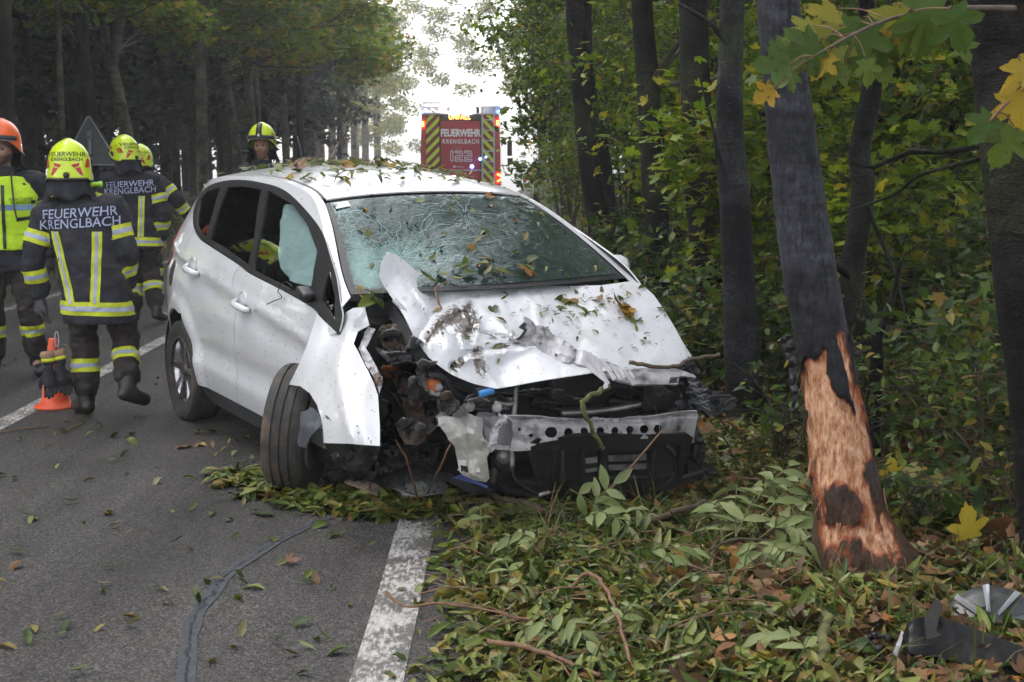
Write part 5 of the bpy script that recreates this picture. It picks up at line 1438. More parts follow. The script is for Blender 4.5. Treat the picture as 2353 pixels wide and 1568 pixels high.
# ---- front panel carrier lying over the bonnet edge
def z2(x, y): return (1147.1 + .2250 * x, 705.9 + .2250 * y)
CARR = ipatch('front_panel_carrier', [z2(*p) for p in ((260, 98), (310, 120), (350, 150), (370, 185), (440, 190), (500, 220), (545, 275), (620, 320), (690, 350), (760, 408), (800, 440), (870, 438), (940, 475), (1000, 512), (1150, 572), (1250, 612), (1400, 628), (1550, 618), (1700, 622), (1850, 640), (1990, 690), (2010, 720), (1840, 700), (1825, 785), (1730, 790), (1560, 790), (1380, 788), (1250, 760), (1100, 700), (960, 640), (880, 600), (760, 572), (640, 560), (530, 545), (400, 480), (330, 430), (250, 365), (190, 335), (232, 310), (285, 240), (262, 215), (212, 205), (262, 150))],
       [(*z2(240, 220), 2.97), (*z2(260, 100), 2.95), (*z2(500, 400), 3.06), (*z2(760, 480), 3.17), (*z2(950, 600), 3.26), (*z2(1250, 700), 3.31), (*z2(1560, 700), 3.30), (*z2(1990, 700), 3.18), (*z2(620, 320), 3.06), (*z2(1400, 630), 3.27)],
       M_STEEL, step=6, t=.012, creases=[([z2(370, 185), z2(380, 250), z2(320, 320)], -.02, 7), ([z2(760, 410), z2(790, 500), z2(750, 570)], -.03, 4), ([z2(340, 310), z2(480, 420), z2(700, 500)], .02, 12), ([z2(940, 480), z2(1150, 620), z2(1400, 660), z2(1850, 660)], -.02, 8)], rough=(.012, 18), sharp=25,
       holes=[[z2(425 + 14 * math.cos(a), 372 + 14 * math.sin(a)) for a in np.linspace(0, 6.28, 9)[:-1]], [z2(582 + 16 * math.cos(a), 492 + 16 * math.sin(a)) for a in np.linspace(0, 6.28, 9)[:-1]], [z2(*p) for p in ((1745, 715), (1835, 710), (1825, 775), (1732, 780))]])
for k, (x0, y0, x1, y1, wd) in enumerate(((915, 470, 1112, 790, 26), (1050, 530, 1180, 740, 20), (1140, 575, 1240, 740, 16), (1210, 610, 1290, 720, 16), (1270, 630, 1378, 790, 14), (1330, 640, 1382, 720, 10))):
    a, b = z2(x0, y0), z2(x1, y1)
    n_ = Vector((-(b[1] - a[1]), b[0] - a[0])).normalized() * wd * .22
    ipatch('carrier_rib', [(a[0] - n_.x, a[1] - n_.y), (a[0] + n_.x, a[1] + n_.y), (b[0] + n_.x, b[1] + n_.y), (b[0] - n_.x, b[1] - n_.y)], [(*a, 3.30 + .004 * k), (*b, 3.40), ((a[0] + b[0]) / 2 + 5, (a[1] + b[1]) / 2, 3.355)], M_STEEL, step=6, t=.006, parent=CARR, smooth=False)
ipatch('carrier_tongue', [z2(*p) for p in ((880, 600), (960, 600), (1112, 775), (1110, 820), (1068, 842), (1060, 800), (1085, 770), (950, 665))], [(*z2(900, 620), 3.31), (*z2(1100, 800), 3.42), (*z2(1060, 800), 3.41)], M_STEEL, step=5, t=.006, parent=CARR, smooth=False)
ipatch('carrier_seal', [z2(*p) for p in ((205, 205), (255, 155), (285, 175), (265, 205), (285, 240), (232, 320), (190, 340), (185, 325), (225, 290), (262, 240), (245, 225))], [(*z2(220, 210), 3.0), (*z2(200, 330), 3.01), (*z2(280, 200), 3.0)], M_BLK, step=4, t=.01, parent=CARR, smooth=False)

# ---- bumper beam
def z7(x, y): return (1117.7 + .28133 * x, 764.7 + .28133 * y)
def hole7(x, y, rx, ry): return [z7(x + rx * math.cos(a), y + ry * math.sin(a)) for a in np.linspace(0, 2 * PI, 15)[:-1]]
beam_h = [hole7(530, 815, 52, 46), hole7(672, 818, 38, 40), hole7(802, 805, 34, 36), hole7(930, 800, 30, 32), hole7(1050, 800, 30, 32), hole7(1172, 795, 30, 34), hole7(1290, 790, 36, 36), hole7(1402, 788, 36, 38), hole7(366, 842, 20, 17), hole7(270, 790, 13, 15), hole7(1572, 785, 22, 26)]
_bd = [(*z7(130, 680), 3.20), (*z7(600, 780), 3.27), (*z7(1000, 780), 3.285), (*z7(1400, 780), 3.25), (*z7(1720, 760), 3.17), (*z7(200, 950), 3.19), (*z7(1680, 890), 3.15), (*z7(900, 705), 3.24), (*z7(900, 830), 3.27)]
BEAM = ipatch('bumper_beam', [z7(*p) for p in ((135, 668), (210, 680), (440, 686), (550, 700), (640, 706), (760, 708), (880, 706), (1080, 700), (1280, 690), (1380, 680), (1460, 664), (1590, 646), (1722, 640), (1728, 680), (1705, 800), (1690, 902), (1655, 900), (1650, 872), (1300, 868), (900, 868), (560, 880), (420, 905), (362, 930), (360, 962), (250, 970), (192, 960), (200, 920), (216, 820), (206, 720), (150, 695))],
              _bd, M_STEEL, step=6, t=.006, holes=beam_h, creases=[([z7(210, 700), z7(640, 725), z7(1280, 712), z7(1720, 665)], -.03, 5), ([z7(330, 800), z7(410, 800), z7(410, 900), z7(330, 900)], -.012, 4)], rough=(.014, 26), sharp=30)
for (x, y) in ((895, 690), (1255, 680), (640, 696)):
    ipatch('beam_clip', [z7(x - 26, y), z7(x + 20, y), z7(x + 26, y + 18), z7(x - 20, y + 22)], [(*z7(x, y), 3.30)], M_STEEL, step=5, t=.006, parent=BEAM, smooth=False)
ipatch('crash_box', [z7(*p) for p in ((95, 740), (150, 700), (206, 716), (216, 820), (205, 925), (95, 930))], [(*z7(150, 800), 3.10)], M_STEEL, step=7, t=.05, smooth=False, parent=BEAM)
ipatch('crash_box_flange', [z7(*p) for p in ((60, 950), (90, 900), (110, 920), (200, 925), (205, 962), (100, 958))], [(*z7(100, 930), 3.17), (*z7(200, 940), 3.19)], M_STEEL, step=6, t=.01, smooth=False, parent=BEAM)
ipatch('bent_strut', [z7(*p) for p in ((20, 870), (60, 760), (105, 690), (150, 668), (178, 690), (140, 730), (100, 800), (85, 900), (60, 965), (40, 950), (30, 910))], [(*z7(100, 800), 3.26), (*z7(30, 900), 3.27), (*z7(150, 680), 3.24)], M_STEEL, step=5, t=.02, rough=(.02, 12), sharp=25)
ipatch('chassis_flange', [z7(*p) for p in ((-60, 640), (-20, 660), (60, 665), (110, 700), (60, 760), (30, 850), (20, 950), (-10, 900), (-20, 760), (-90, 700))], [(*z7(0, 760), 3.12)], M_STEEL, step=7, t=.01, rough=(.03, 18), sharp=25)

# ---- lower front: black radiator frame, intercooler
fr_h = [[z7(*p) for p in q] for q in (((405, 965), (545, 950), (545, 1215), (445, 1222)), ((570, 955), (775, 950), (770, 1205), (570, 1212)), ((805, 965), (935, 965), (935, 1195), (805, 1200)), ((985, 965), (1345, 965), (1345, 1190), (985, 1195)), ((1390, 930), (1590, 920), (1560, 1160), (1390, 1185)))]
ipatch('radiator_frame', [z7(*p) for p in ((362, 895), (430, 868), (900, 838), (1300, 832), (1650, 828), (1690, 860), (1640, 1010), (1600, 1190), (1200, 1215), (900, 1225), (430, 1248), (400, 1170), (340, 1000))], [(*z7(362, 895), 3.22), (*z7(900, 850), 3.32), (*z7(1680, 850), 3.19), (*z7(430, 1240), 3.16), (*z7(1600, 1190), 3.12), (*z7(900, 1225), 3.25)], M_BLK, step=8, t=.03, holes=fr_h, smooth=False)
ipatch('lower_spoiler', [z7(*p) for p in ((300, 1225), (430, 1250), (900, 1230), (1600, 1192), (1780, 1140), (1740, 1240), (1500, 1330), (1000, 1370), (560, 1360), (380, 1320))], [(*z7(430, 1250), 3.12), (*z7(1600, 1200), 3.08), (*z7(900, 1230), 3.2), (*z7(1000, 1360), 3.12), (*z7(1740, 1240), 2.95)], M_BLKM, step=12, t=.02, rough=(.015, 40))
ipatch('radiator', [z7(*p) for p in ((380, 900), (1640, 880), (1600, 1200), (430, 1240))], [(*z7(900, 1000), 3.05)], M_INT, step=30, t=.04, smooth=False)
for (x0, x1, y, h) in ((1000, 1345, 1030, 24), (1000, 1345, 1105, 22), (815, 930, 1050, 22), (815, 930, 1130, 14)):
    ipatch('intercooler_tube', [z7(x0, y - h), z7(x1, y - h - 14), z7(x1, y + h - 14), z7(x0, y + h)], [(*z7(x0, y), 3.10), (*z7(x1, y), 3.10)], M_ALU, step=12, t=.012, smooth=False)
chose('frame_post', [z7(620, 950), z7(625, 1210)], 3.24, .012, M_BLK); chose('frame_post', [z7(950, 965), z7(965, 1205)], 3.27, .016, M_BLK); chose('frame_post', [z7(1370, 930), z7(1362, 1190)], 3.22, .012, M_BLK)
ipatch('lamp_bracket_debris', [z7(*p) for p in ((1700, 900), (1750, 860), (1785, 900), (1790, 1020), (1760, 1080), (1690, 1030))], [(*z7(1740, 950), 3.0)], M_BLK, step=8, t=.03, rough=(.03, 20), smooth=False)
ipatch('fog_lamp_housing', [z7(*p) for p in ((1640, 1060), (1720, 1040), (1830, 1070), (1915, 1150), (1900, 1240), (1790, 1260), (1660, 1180))], [(*z7(1780, 1150), 2.98)], M_BLKM, step=8, t=.08, rough=(.03, 20), smooth=False)

# ---- far headlamp corner: ribbed black plastic
for poly, x in ((((1640, 370), (1740, 330), (1760, 420), (1780, 560), (1740, 640), (1660, 620), (1630, 500)), 3.10), (((1760, 470), (1900, 480), (2030, 545), (2040, 600), (1960, 650), (1820, 690), (1770, 640)), 2.95), (((1700, 200), (1740, 250), (1750, 330), (1640, 370), (1500, 360), (1490, 330)), 3.12), (((1490, 360), (1640, 375), (1640, 620), (1560, 620), (1540, 560), (1630, 540), (1600, 420), (1500, 420)), 3.16)):
    ipatch('headlamp_carrier', [z7(*p) for p in poly], [(*z7(*poly[0]), x), (*z7(*poly[2]), x - .03), (*z7(*poly[4]), x + .02)], M_BLK, step=8, t=.02, rough=(.03, 14), smooth=False)
for k in range(9):
    x0 = 1650 + 14 * k; y0 = 400 + 25 * k
    chose('carrier_web', [z7(x0, y0), z7(x0 + 70, y0 + 40 - 60 * (k % 2))], 3.14, .004, M_STEELG, 4)
for q in (((1940, 610), (1975, 560), (2035, 540)), ((1780, 560), (1850, 520), (2000, 520))): chose('headlamp_rod', [z7(*p) for p in q], 2.98, .008, M_BLK)
ipatch('headlamp_shard', [z7(*p) for p in ((1990, 520), (2035, 530), (2050, 560), (2000, 548))], [(*z7(2010, 535), 2.97)], M_STEELG, step=5, t=.004, smooth=False)

# ---- engine bay
eb = MB().box((2.72, .1, .52), (.42, .95, .5), bev=.05); eb.build('engine_block', M_INT, car)
MB().box((2.45, 0, .65), (.06, 1.5, .75)).build('firewall', M_INT, car)
MB().box((2.95, .25, .68), (.28, .75, .16), Matrix.Rotation(.15, 3, 'Z'), bev=.03).build('air_box', M_BLKM, car)
MB().box((2.85, .62, .62), (.35, .24, .3), bev=.03).build('battery_box', M_BLKM, car)
MB().box((2.55, .05, .17), (.8, .9, .05), bev=.02).build('undertray', M_INT, car)
def crumple(name, poly, x, m, amp=.05, sc=16, t=.004, step=6, sharp=20):
    cx_ = sum(p[0] for p in poly) / len(poly); cy_ = sum(p[1] for p in poly) / len(poly)
    xs = x if isinstance(x, (list, tuple)) else (x, x, x)
    return ipatch(name, poly, [(poly[0][0], poly[0][1], xs[0]), (cx_, cy_, xs[1]), (poly[len(poly) // 2][0] + 3, poly[len(poly) // 2][1], xs[2])], m, step=step, t=t, rough=(amp, sc), sharp=sharp)
crumple('strut_tower', [(872, 748), (915, 742), (950, 758), (968, 790), (972, 812), (940, 820), (905, 812), (880, 795), (868, 770)], (2.50, 2.62, 2.74), M_TAN, .08, 14)
crumple('strut_tower_flange', [(862, 800), (905, 812), (972, 815), (978, 830), (940, 838), (890, 832)], (2.66, 2.75, 2.82), M_STEELG, .05, 14)
crumple('inner_wheel_house', [(905, 872), (935, 866), (968, 872), (992, 890), (1002, 930), (990, 975), (978, 1010), (958, 1024), (930, 1020), (918, 1000), (930, 960), (925, 920)], (2.60, 2.72, 2.82), M_TAN, .10, 26)
crumple('inner_wing_rag', [(955, 850), (985, 846), (1010, 858), (1022, 880), (1008, 910), (985, 905), (965, 885)], (2.85, 2.95, 2.95), M_STEEL, .07, 12)
crumple('inner_wing_rag', [(1012, 885), (1040, 890), (1062, 905), (1055, 935), (1030, 955), (1012, 930), (1005, 905)], (2.98, 3.02, 3.05), M_STEEL, .07, 11)
crumple('inner_wing_rag', [(985, 905), (1005, 912), (1012, 945), (1000, 985), (985, 1000), (975, 965)], (2.86, 2.9, 2.95), M_STEELG, .08, 11)
crumple('torn_black_liner', [(990, 925), (1012, 915), (1020, 945), (1004, 960), (1022, 985), (1000, 978), (985, 962)], 2.98, M_BLK, .05, 12)
crumple('torn_black_liner', [(868, 905), (900, 930), (905, 985), (925, 1020), (900, 1030), (876, 1022)], 2.55, M_BLK, .08, 20)
crumple('suspension_rag', [(745, 1030), (800, 1080), (860, 1085), (870, 1040), (905, 1030), (1010, 1020), (1005, 1060), (930, 1070), (880, 1100), (790, 1115), (750, 1090)], (2.35, 2.5, 2.8), M_BLKM, .10, 30)
crumple('chassis_rag', [(1090, 905), (1120, 900), (1180, 915), (1170, 940), (1120, 945), (1085, 930)], 3.06, M_STEEL, .05, 12)
for k, (cx_, cy_, x, w_, h_, mm) in enumerate(((895, 770, 2.62, 30, 16, M_STEELG), (930, 842, 2.78, 34, 10, M_BLKM), (958, 800, 2.74, 22, 30, M_STEELG), (900, 855, 2.66, 22, 20, M_RUST), (985, 842, 2.92, 24, 16, M_STEEL), (950, 900, 2.80, 14, 40, M_STEEL), (985, 935, 2.88, 12, 36, M_BLKM), (940, 985, 2.78, 30, 26, M_STEELG), (880, 950, 2.58, 14, 40, M_BLKM), (1030, 915, 3.03, 20, 16, M_TAN), (1060, 960, 3.06, 18, 24, M_STEELG), (1100, 925, 3.10, 26, 10, M_STEEL), (915, 815, 2.70, 26, 10, M_STEELG), (965, 1000, 2.84, 18, 26, M_STEEL), (1215, 905, 3.05, 30, 12, M_STEELG), (1250, 935, 3.02, 40, 10, M_BLKM), (1440, 905, 3.02, 40, 12, M_BLKM), (1520, 905, 3.06, 26, 16, M_STEELG), (1280, 905, 3.08, 18, 10, M_TAN))):
    rg = np.random.default_rng(k + 40)
    crumple('torn_metal_shred', [(cx_ + w_ * math.cos(a) * rg.uniform(.6, 1.25), cy_ + h_ * math.sin(a) * rg.uniform(.6, 1.25)) for a in np.linspace(0, 2 * PI, 10)[:-1]], (x, x + .03, x - .02), mm, .07, 9, step=5)
V, F = lathe([(0, .03), (.03, .028), (.042, .012), (.045, -.02), (0, -.02)], 18)
for nm, px, x, m, s in (('rusty_bolt_plate', (998, 886), 3.02, M_RUST, .8), ('engine_mount_bolt', (1008, 890), 3.04, M_STEEL, .45), ('bearing_cap', (1142, 937), 3.17, M_STEEL, .55), ('bearing_cap', (1078, 934), 3.14, M_STEEL, .6), ('brake_booster', (920, 790), 2.55, M_BLK, 2.2), ('crash_box_damper', (1158, 1048), 3.08, M_ALU, .9), ('crash_box_damper', (1158, 1060), 3.06, M_BLK, 1.3)):
    c = cpt(px, 0, x); Mx = Matrix.Translation(c) @ frame((1, -.1, .15)).to_4x4() @ Matrix.Scale(s, 4); obj(nm, [Mx @ v for v in V], F, m, car)
chose('bonnet_hinge', [(905, 690, 2.60), (932, 718, 2.66), (942, 745, 2.70), (962, 772, 2.76), (969, 792, 2.80), (965, 808, 2.82)], 2.7, .012, M_STEEL, 6)
chose('gas_strut', [(928, 806, 2.78), (965, 786, 2.80)], 2.78, .016, M_BLK)
for pts, x, r, m in (([(985, 862), (1020, 870), (1040, 900), (1072, 912), (1100, 905)], 3.05, .016, M_BLK), ([(1068, 925), (1085, 908), (1130, 905), (1160, 918), (1150, 935), (1110, 942), (1075, 935)], 3.14, .010, M_BLK), ([(1130, 900), (1200, 905), (1260, 893), (1320, 915), (1345, 922)], 3.16, .009, M_BLK), ([(1135, 925), (1170, 930), (1185, 918)], 3.16, .012, M_ALU), ([(1186, 882), (1184, 925), (1180, 960)], 3.17, .012, M_ALU), ([(960, 850), (985, 838), (1010, 850), (1030, 862)], 2.95, .012, M_BLKM), ([(880, 840), (905, 858), (930, 850), (950, 862)], 2.7, .010, M_BLK), ([(868, 880), (905, 905), (945, 912)], 2.7, .006, M_BLK), ([(905, 905), (930, 950), (940, 1000)], 2.84, .006, M_BLK), ([(1000, 910), (1002, 950), (985, 975)], 3.0, .004, M_BLK), ([(1320, 916), (1360, 915)], 3.2, .003, M_ALU), ([(1177, 1070), (1180, 1095), (1205, 1120), (1240, 1135), (1280, 1128)], 3.2, .006, M_BLK), ([(1176, 1030), (1177, 1075)], 3.19, .011, M_ALU), ([(1238, 1138), (1262, 1132)], 3.2, .011, M_ALU), ([(1290, 950), (1380, 945), (1470, 930)], 3.12, .014, M_ALU), ([(1400, 920), (1470, 928), (1530, 915)], 3.0, .02, M_BLK), ([(1225, 920), (1290, 940), (1380, 938)], 3.0, .022, M_BLKM), ([(1500, 930), (1535, 1010), (1548, 1050), (1550, 1090), (1520, 1120), (1495, 1135)], 3.22, .004, M_BLK), ([(1530, 1025), (1550, 1045)], 3.23, .012, M_BLK), ([(1160, 1040), (1140, 1080), (1135, 1110)], 3.05, .02, M_BLK), ([(1130, 1080), (1160, 1125), (1250, 1140)], 3.0, .02, M_BLK), ([(1360, 895), (1420, 880), (1500, 890), (1560, 880)], 2.98, .02, M_BLKM), ([(1210, 890), (1290, 880), (1380, 870)], 2.95, .024, M_BLKM)):
    chose('hose', pts, x, r, m)
c = cpt((1186, 884), 0, 3.17); MB().box(c, (.03, .03, .035), bev=.008).build('green_filler_cap', simple('green_cap', (.02, .12, .05), rough=.5), car, True)
c = cpt((1118, 902), 0, 3.18); Rx = Matrix.Rotation(.15, 3, 'X')
MB().box(c, (.03, .075, .03), Rx, bev=.01).build('blue_plug', M_BLUE, car, True)
MB().box(c - Vector((.025, 0, -.008)), (.03, .085, .045), Rx, bev=.01).build('plug_shell', M_BLK, car, True)
# washer tank
def z3(x, y): return (970.6 + .2 * x, 911.8 + .2 * y)
ipatch('washer_tank', [z3(*p) for p in ((175, 240), (220, 224), (330, 230), (430, 238), (430, 196), (520, 188), (620, 228), (690, 240), (700, 300), (690, 420), (710, 490), (762, 520), (770, 640), (740, 700), (772, 940), (730, 985), (600, 962), (470, 905), (420, 830), (390, 680), (370, 570), (300, 500), (260, 410), (190, 330))],
       [(*z3(200, 260), 3.08), (*z3(480, 210), 3.12), (*z3(690, 300), 3.14), (*z3(560, 420), 3.21), (*z3(380, 400), 3.16), (*z3(640, 800), 3.17), (*z3(430, 750), 3.10), (*z3(760, 930), 3.10), (*z3(600, 600), 3.18), (*z3(520, 870), 3.16)], M_TANK, step=6, t=.06, creases=[([z3(430, 240), z3(500, 480), z3(500, 900)], -.025, 6), ([z3(620, 230), z3(600, 420), z3(720, 520)], .02, 6), ([z3(510, 600), z3(540, 880), z3(700, 960)], .025, 4)], rough=(.012, 18), sharp=30)
ipatch('tank_label', [z3(*p) for p in ((440, 790), (520, 800), (525, 880), (470, 850), (450, 870))], [(*z3(480, 830), 3.19)], M_BLK, step=4, t=.003, smooth=False)
ipatch('blue_white_sheet', [z3(*p) for p in ((350, 930), (450, 890), (600, 960), (760, 1030), (740, 1050), (600, 1000), (450, 960))], [(*z3(450, 930), 3.1), (*z3(740, 1030), 3.14)], simple('blue_printed_sheet', (.03, .05, .22), rough=.4), step=6, t=.003, smooth=False)
# ================================================================== fire engine, signs, posts, cone
M_FRED = simple('fire_engine_red', (.45, .016, .022), rough=.35, var=.12, coat=.5)
M_SHUT = simple('red_roller_shutter', (.45, .03, .04), rough=.45, var=.1, bump=.1, bscale=20)
M_FLUO = simple('fluorescent_yellow_film', (.55, .72, .02), rough=.4, var=.06)
M_DKRED = simple('dark_red_film', (.22, .012, .015), rough=.4, var=.1)
M_LADD = simple('ladder_aluminium', (.45, .46, .48), rough=.4, metal=.4, var=.15)
M_WTXT = simple('white_lettering', (.75, .75, .75), rough=.5, var=.05)
M_GREY = simple('grey_panel', (.3, .32, .35), rough=.5, var=.1)
M_LAMPW = simple('lit_work_lamp', (.9, .9, .9), emit=(1, .97, .92), estr=60)
M_LAMPR = simple('lit_tail_lamp', (.5, .05, .02), emit=(1, .12, .02), estr=7)
M_BLUEGLOW = simple('blue_lamp_and_reflection', (.05, .1, .6), emit=(.08, .2, 1), estr=5)  # roof flashers, and the glow standing for blue reflections on the shutter
M_LED = simple('lit_led_text', (.6, .2, .02), emit=(1, .33, .05), estr=4)
M_BLACK = simple('black_enamel', (.01, .01, .011), rough=.5)

def clip_rect(poly, x0, x1, y0, y1):
    for ax, lim, sg in ((0, x0, 1), (0, x1, -1), (1, y0, 1), (1, y1, -1)):
        out = []
        for a, b in zip(poly, poly[1:] + poly[:1]):
            ia, ib = sg * (a[ax] - lim) >= 0, sg * (b[ax] - lim) >= 0
            if ia: out.append(a)
            if ia != ib:
                t = (lim - a[ax]) / (b[ax] - a[ax]); out.append((a[0] + (b[0] - a[0]) * t, a[1] + (b[1] - a[1]) * t))
        poly = out
        if len(poly) < 3: return []
    return poly

def fire_engine():
    Y = 45.0
    X = (1060 - 1176.5) / FPX * 45.3
    t = thing('fire_engine', 'red fire engine with yellow chevrons and lit work lamps seen from behind', 'fire engine', (X, Y, 0))
    def u(x): return (x - 1055) / 1080 * 2.51
    def z(y): return (278.1 - .1688 * y) / 72.6
    def rect(name, x0, x1, y0, y1, dy, m, thick=.03, parent=None):
        return MB().box(((u(x0) + u(x1)) / 2, -dy - thick / 2, (z(y0) + z(y1)) / 2), (u(x1) - u(x0), thick, z(y0) - z(y1)), bev=.006).build(name, m, parent or t)
    body = MB()
    w0, w1 = 1.25, 1.21
    pts = [(-w0, .75), (w0, .75), (w0, 1.9), (w1, 3.03), (-w1, 3.03), (-w0, 1.9)]
    V = [(a, 0, b) for a, b in pts] + [(a, 5.2, b) for a, b in pts]
    F = [(5, 4, 3, 2, 1, 0), (6, 7, 8, 9, 10, 11)] + [(i, (i + 1) % 6, 6 + (i + 1) % 6, 6 + i) for i in range(6)]
    obj('body', V, orient([Vector(v) for v in V], F, (0, -1, 0)) if False else F, M_FRED, t, False)
    MB().box((0, 6.4, 1.75), (2.4, 2.0, 2.5), bev=.12).build('cab', M_FRED, t)
    MB().box((0, 3.5, .62), (2.1, 7, .3)).build('chassis', M_BLACK, t)
    sh = rect('roller_shutter', 790, 1320, 440, 1090, .02, M_SHUT)
    for k in range(1, 18):
        yy = 440 + 650 * k / 18
        MB().box(((u(790) + u(1320)) / 2, -.052, z(yy)), (u(1316) - u(796), .006, .008)).build('shutter_slat_joint', M_DKRED, sh)
    rect('shutter_handle_bar', 790, 1335, 1088, 1104, .05, M_LADD)
    for x in (782, 1326): rect('shutter_rail', x - 8, x + 8, 345, 1210, .03, M_BLACK)
    hd = rect('sign_board', 775, 1325, 350, 436, .04, M_BLACK)
    def letters(s, size, cx_, cy_, m, name, spacing=1.0, xs=1.0, bold=0.0, dy=.06, parent=None):
        V, F = text_mesh(s, size, 0.002, spacing, xs, bold)
        w = max(v.x for v in V) - min(v.x for v in V)
        return w, obj(name, [(v.x + u(cx_), -dy - v.z, v.y + z(cy_)) for v in V], F, m, parent or sh, False)
    letters('UNFALL', .2, 1045, 390, M_LED, 'led_lettering', 1.15, .85, 0, .08, hd)
    letters('FEUERWEHR', .31, 1056, 602, M_WTXT, 'lettering', .98, .72, .012)
    letters('KRENGLBACH', .19, 1060, 714, M_WTXT, 'lettering', 1.25, .80, .005)
    letters('NOTRUF', .085, 1005, 806, simple('pale_red_lettering', (.5, .2, .2)), 'lettering', 1.05, .9)
    letters('rosenbauer', .07, 1040, 1047, M_WTXT, 'lettering', 1.0, 1.0)
    MB().box((u(972), -.06, z(1047)), (.06, .006, .06), bev=.002).build('logo', M_WTXT, sh)
    # 122 in double outline: tubes along the digit strokes
    def stroke(pts, off):
        return pts
    dg = MB()
    def digit(paths):
        for pth in paths:
            P = [Vector((u(a), -.062, z(b))) for a, b in pth]
            for a, b in zip(P, P[1:]): dg.add(*tube([a, b], .012, 4))
    digit([[(922, 840), (955, 840), (955, 975), (922, 975), (922, 860), (922, 840)]])
    for x in (985, 1110):
        o_ = [(x, 840), (x + 85, 840), (x + 98, 856), (x + 98, 905), (x + 82, 922), (x + 28, 922), (x + 22, 930), (x + 22, 950), (x + 98, 950), (x + 98, 975), (x, 975), (x, 912), (x + 16, 896), (x + 68, 896), (x + 74, 888), (x + 74, 870), (x + 68, 864), (x, 864), (x, 840)]
        digit([o_])
    dg.build('lettering', M_WTXT, sh)
    # chevron panels
    for (x0, x1, sg, name) in ((590, 775, 1, 'chevron_panel'), (1340, 1520, -1, 'chevron_panel')):
        pn = rect(name, x0, x1, 358, 1290, .02, M_DKRED)
        X0, X1, Z0, Z1 = u(x0) + .01, u(x1) - .01, z(1285), z(362)
        for k in range(-3, 12):
            zc = Z0 + k * .31
            poly = [(X0, zc), (X0, zc + .15), (X1, zc + .15 + .42), (X1, zc + .42)] if sg > 0 else [(X0, zc + .42), (X0, zc + .57), (X1, zc + .15), (X1, zc)]
            poly = clip_rect(poly, X0, X1, Z0, Z1)
            if len(poly) > 2:
                V = [(a, -.054, b) for a, b in poly]; obj('chevron_stripe', V, orient([Vector(v) for v in V], [tuple(range(len(V)))], (0, -1, 0)), M_FLUO, pn, False)
    # ladder
    ld = MB()
    for x in (1352, 1510): ld.box((u(x), -.12, (z(250) + z(1240)) / 2), (.05, .06, z(250) - z(1240)))
    for k in range(7): ld.add(*tube([(u(1352), -.12, z(425 + 139 * k)), (u(1510), -.12, z(425 + 139 * k))], .018, 6))
    ld.build('rear_ladder', M_LADD, t)
    # roof gear
    rk = MB()
    for (x0, x1, y) in ((545, 910, 195), (560, 910, 255), (560, 900, 330)): rk.add(*tube([(u(x0), .15, z(y)), (u(x1), .15, z(y))], .028, 6))
    for x in (560, 660, 765, 900): rk.add(*tube([(u(x), .15, z(190)), (u(x), .15, z(335))], .022, 6))
    for x in (600, 700, 850): rk.add(*tube([(u(x), .15, z(258)), (u(x), 4.5, z(258))], .03, 6))
    rk.build('roof_rack', M_LADD, t)
    rect('roof_locker', 1260, 1590, 238, 340, -.5, M_GREY, .4); rect('locker_frame', 1350, 1500, 282, 340, -.4, M_LADD, .05); rect('yellow_roof_case', 1265, 1310, 250, 340, -.3, simple('yellow_case', (.6, .4, .03)), .2)
    rect('roof_edge', 520, 1590, 335, 352, .01, M_LADD, .05)
    for x in (960, 1140):
        MB().lathe([(0, -.05), (.10, -.045), (.11, 0), (.09, .06), (0, .07)], Matrix.Translation((u(x), -.05, z(315))) @ frame((0, 1, -.1)).to_4x4(), 16).build('work_lamp', M_LAMPW, t, True)
        MB().box((u(x), .06, z(315)), (.26, .1, .24), bev=.02).build('work_lamp_housing', M_BLACK, t)
    for (x, y, w, h) in ((550, 480, 34, 66), (1556, 462, 34, 66)): rect('upper_tail_lamp', x - w / 2, x + w / 2, y - h / 2, y + h / 2, .02, M_LAMPR, .04)
    for y in (1160, 1225): 
        V = [(u(1548), -.06, z(y - 25)), (u(1602), -.06, z(y)), (u(1602), -.06, z(y + 22)), (u(1548), -.06, z(y + 2))] if y == 1160 else [(u(1548), -.06, z(y + 15)), (u(1602), -.06, z(y - 22)), (u(1602), -.06, z(y)), (u(1548), -.06, z(y + 30))]
        V, F = solid(V, orient([Vector(v) for v in V], [(0, 1, 2, 3)], (0, -1, 0)), .04); obj('rear_lamp', V, F, M_LAMPR, t, False)
        V = [(-v[0] if isinstance(v, tuple) else -v.x, v[1], v[2]) for v in V]; obj('rear_lamp', V, [f[::-1] for f in F], M_LAMPR, t, False)
    for (x, y, r) in ((1322, 945, .05), (1210, 1045, .06), (1398, 920, .035)):  # blue light reflected at the shutter, built as small glowing discs
        MB().lathe([(0, -.03), (r * .8, -.025), (r, 0), (r, .02), (0, .02)], Matrix.Translation((u(x), -.10, z(y))) @ frame((0, 1, 0)).to_4x4(), 14).build('blue_reflection_glow', M_BLUEGLOW, t, True)
    for x in (530, 1570): MB().box((u(x), .1, z(325)), (.1, .2, .13), bev=.03).build('roof_flasher', M_BLUEGLOW, t)
    rect('rear_bumper', 530, 1600, 1310, 1450, .05, M_BLACK, .25); rect('lower_panel', 800, 1320, 1110, 1300, .01, M_FRED, .03)
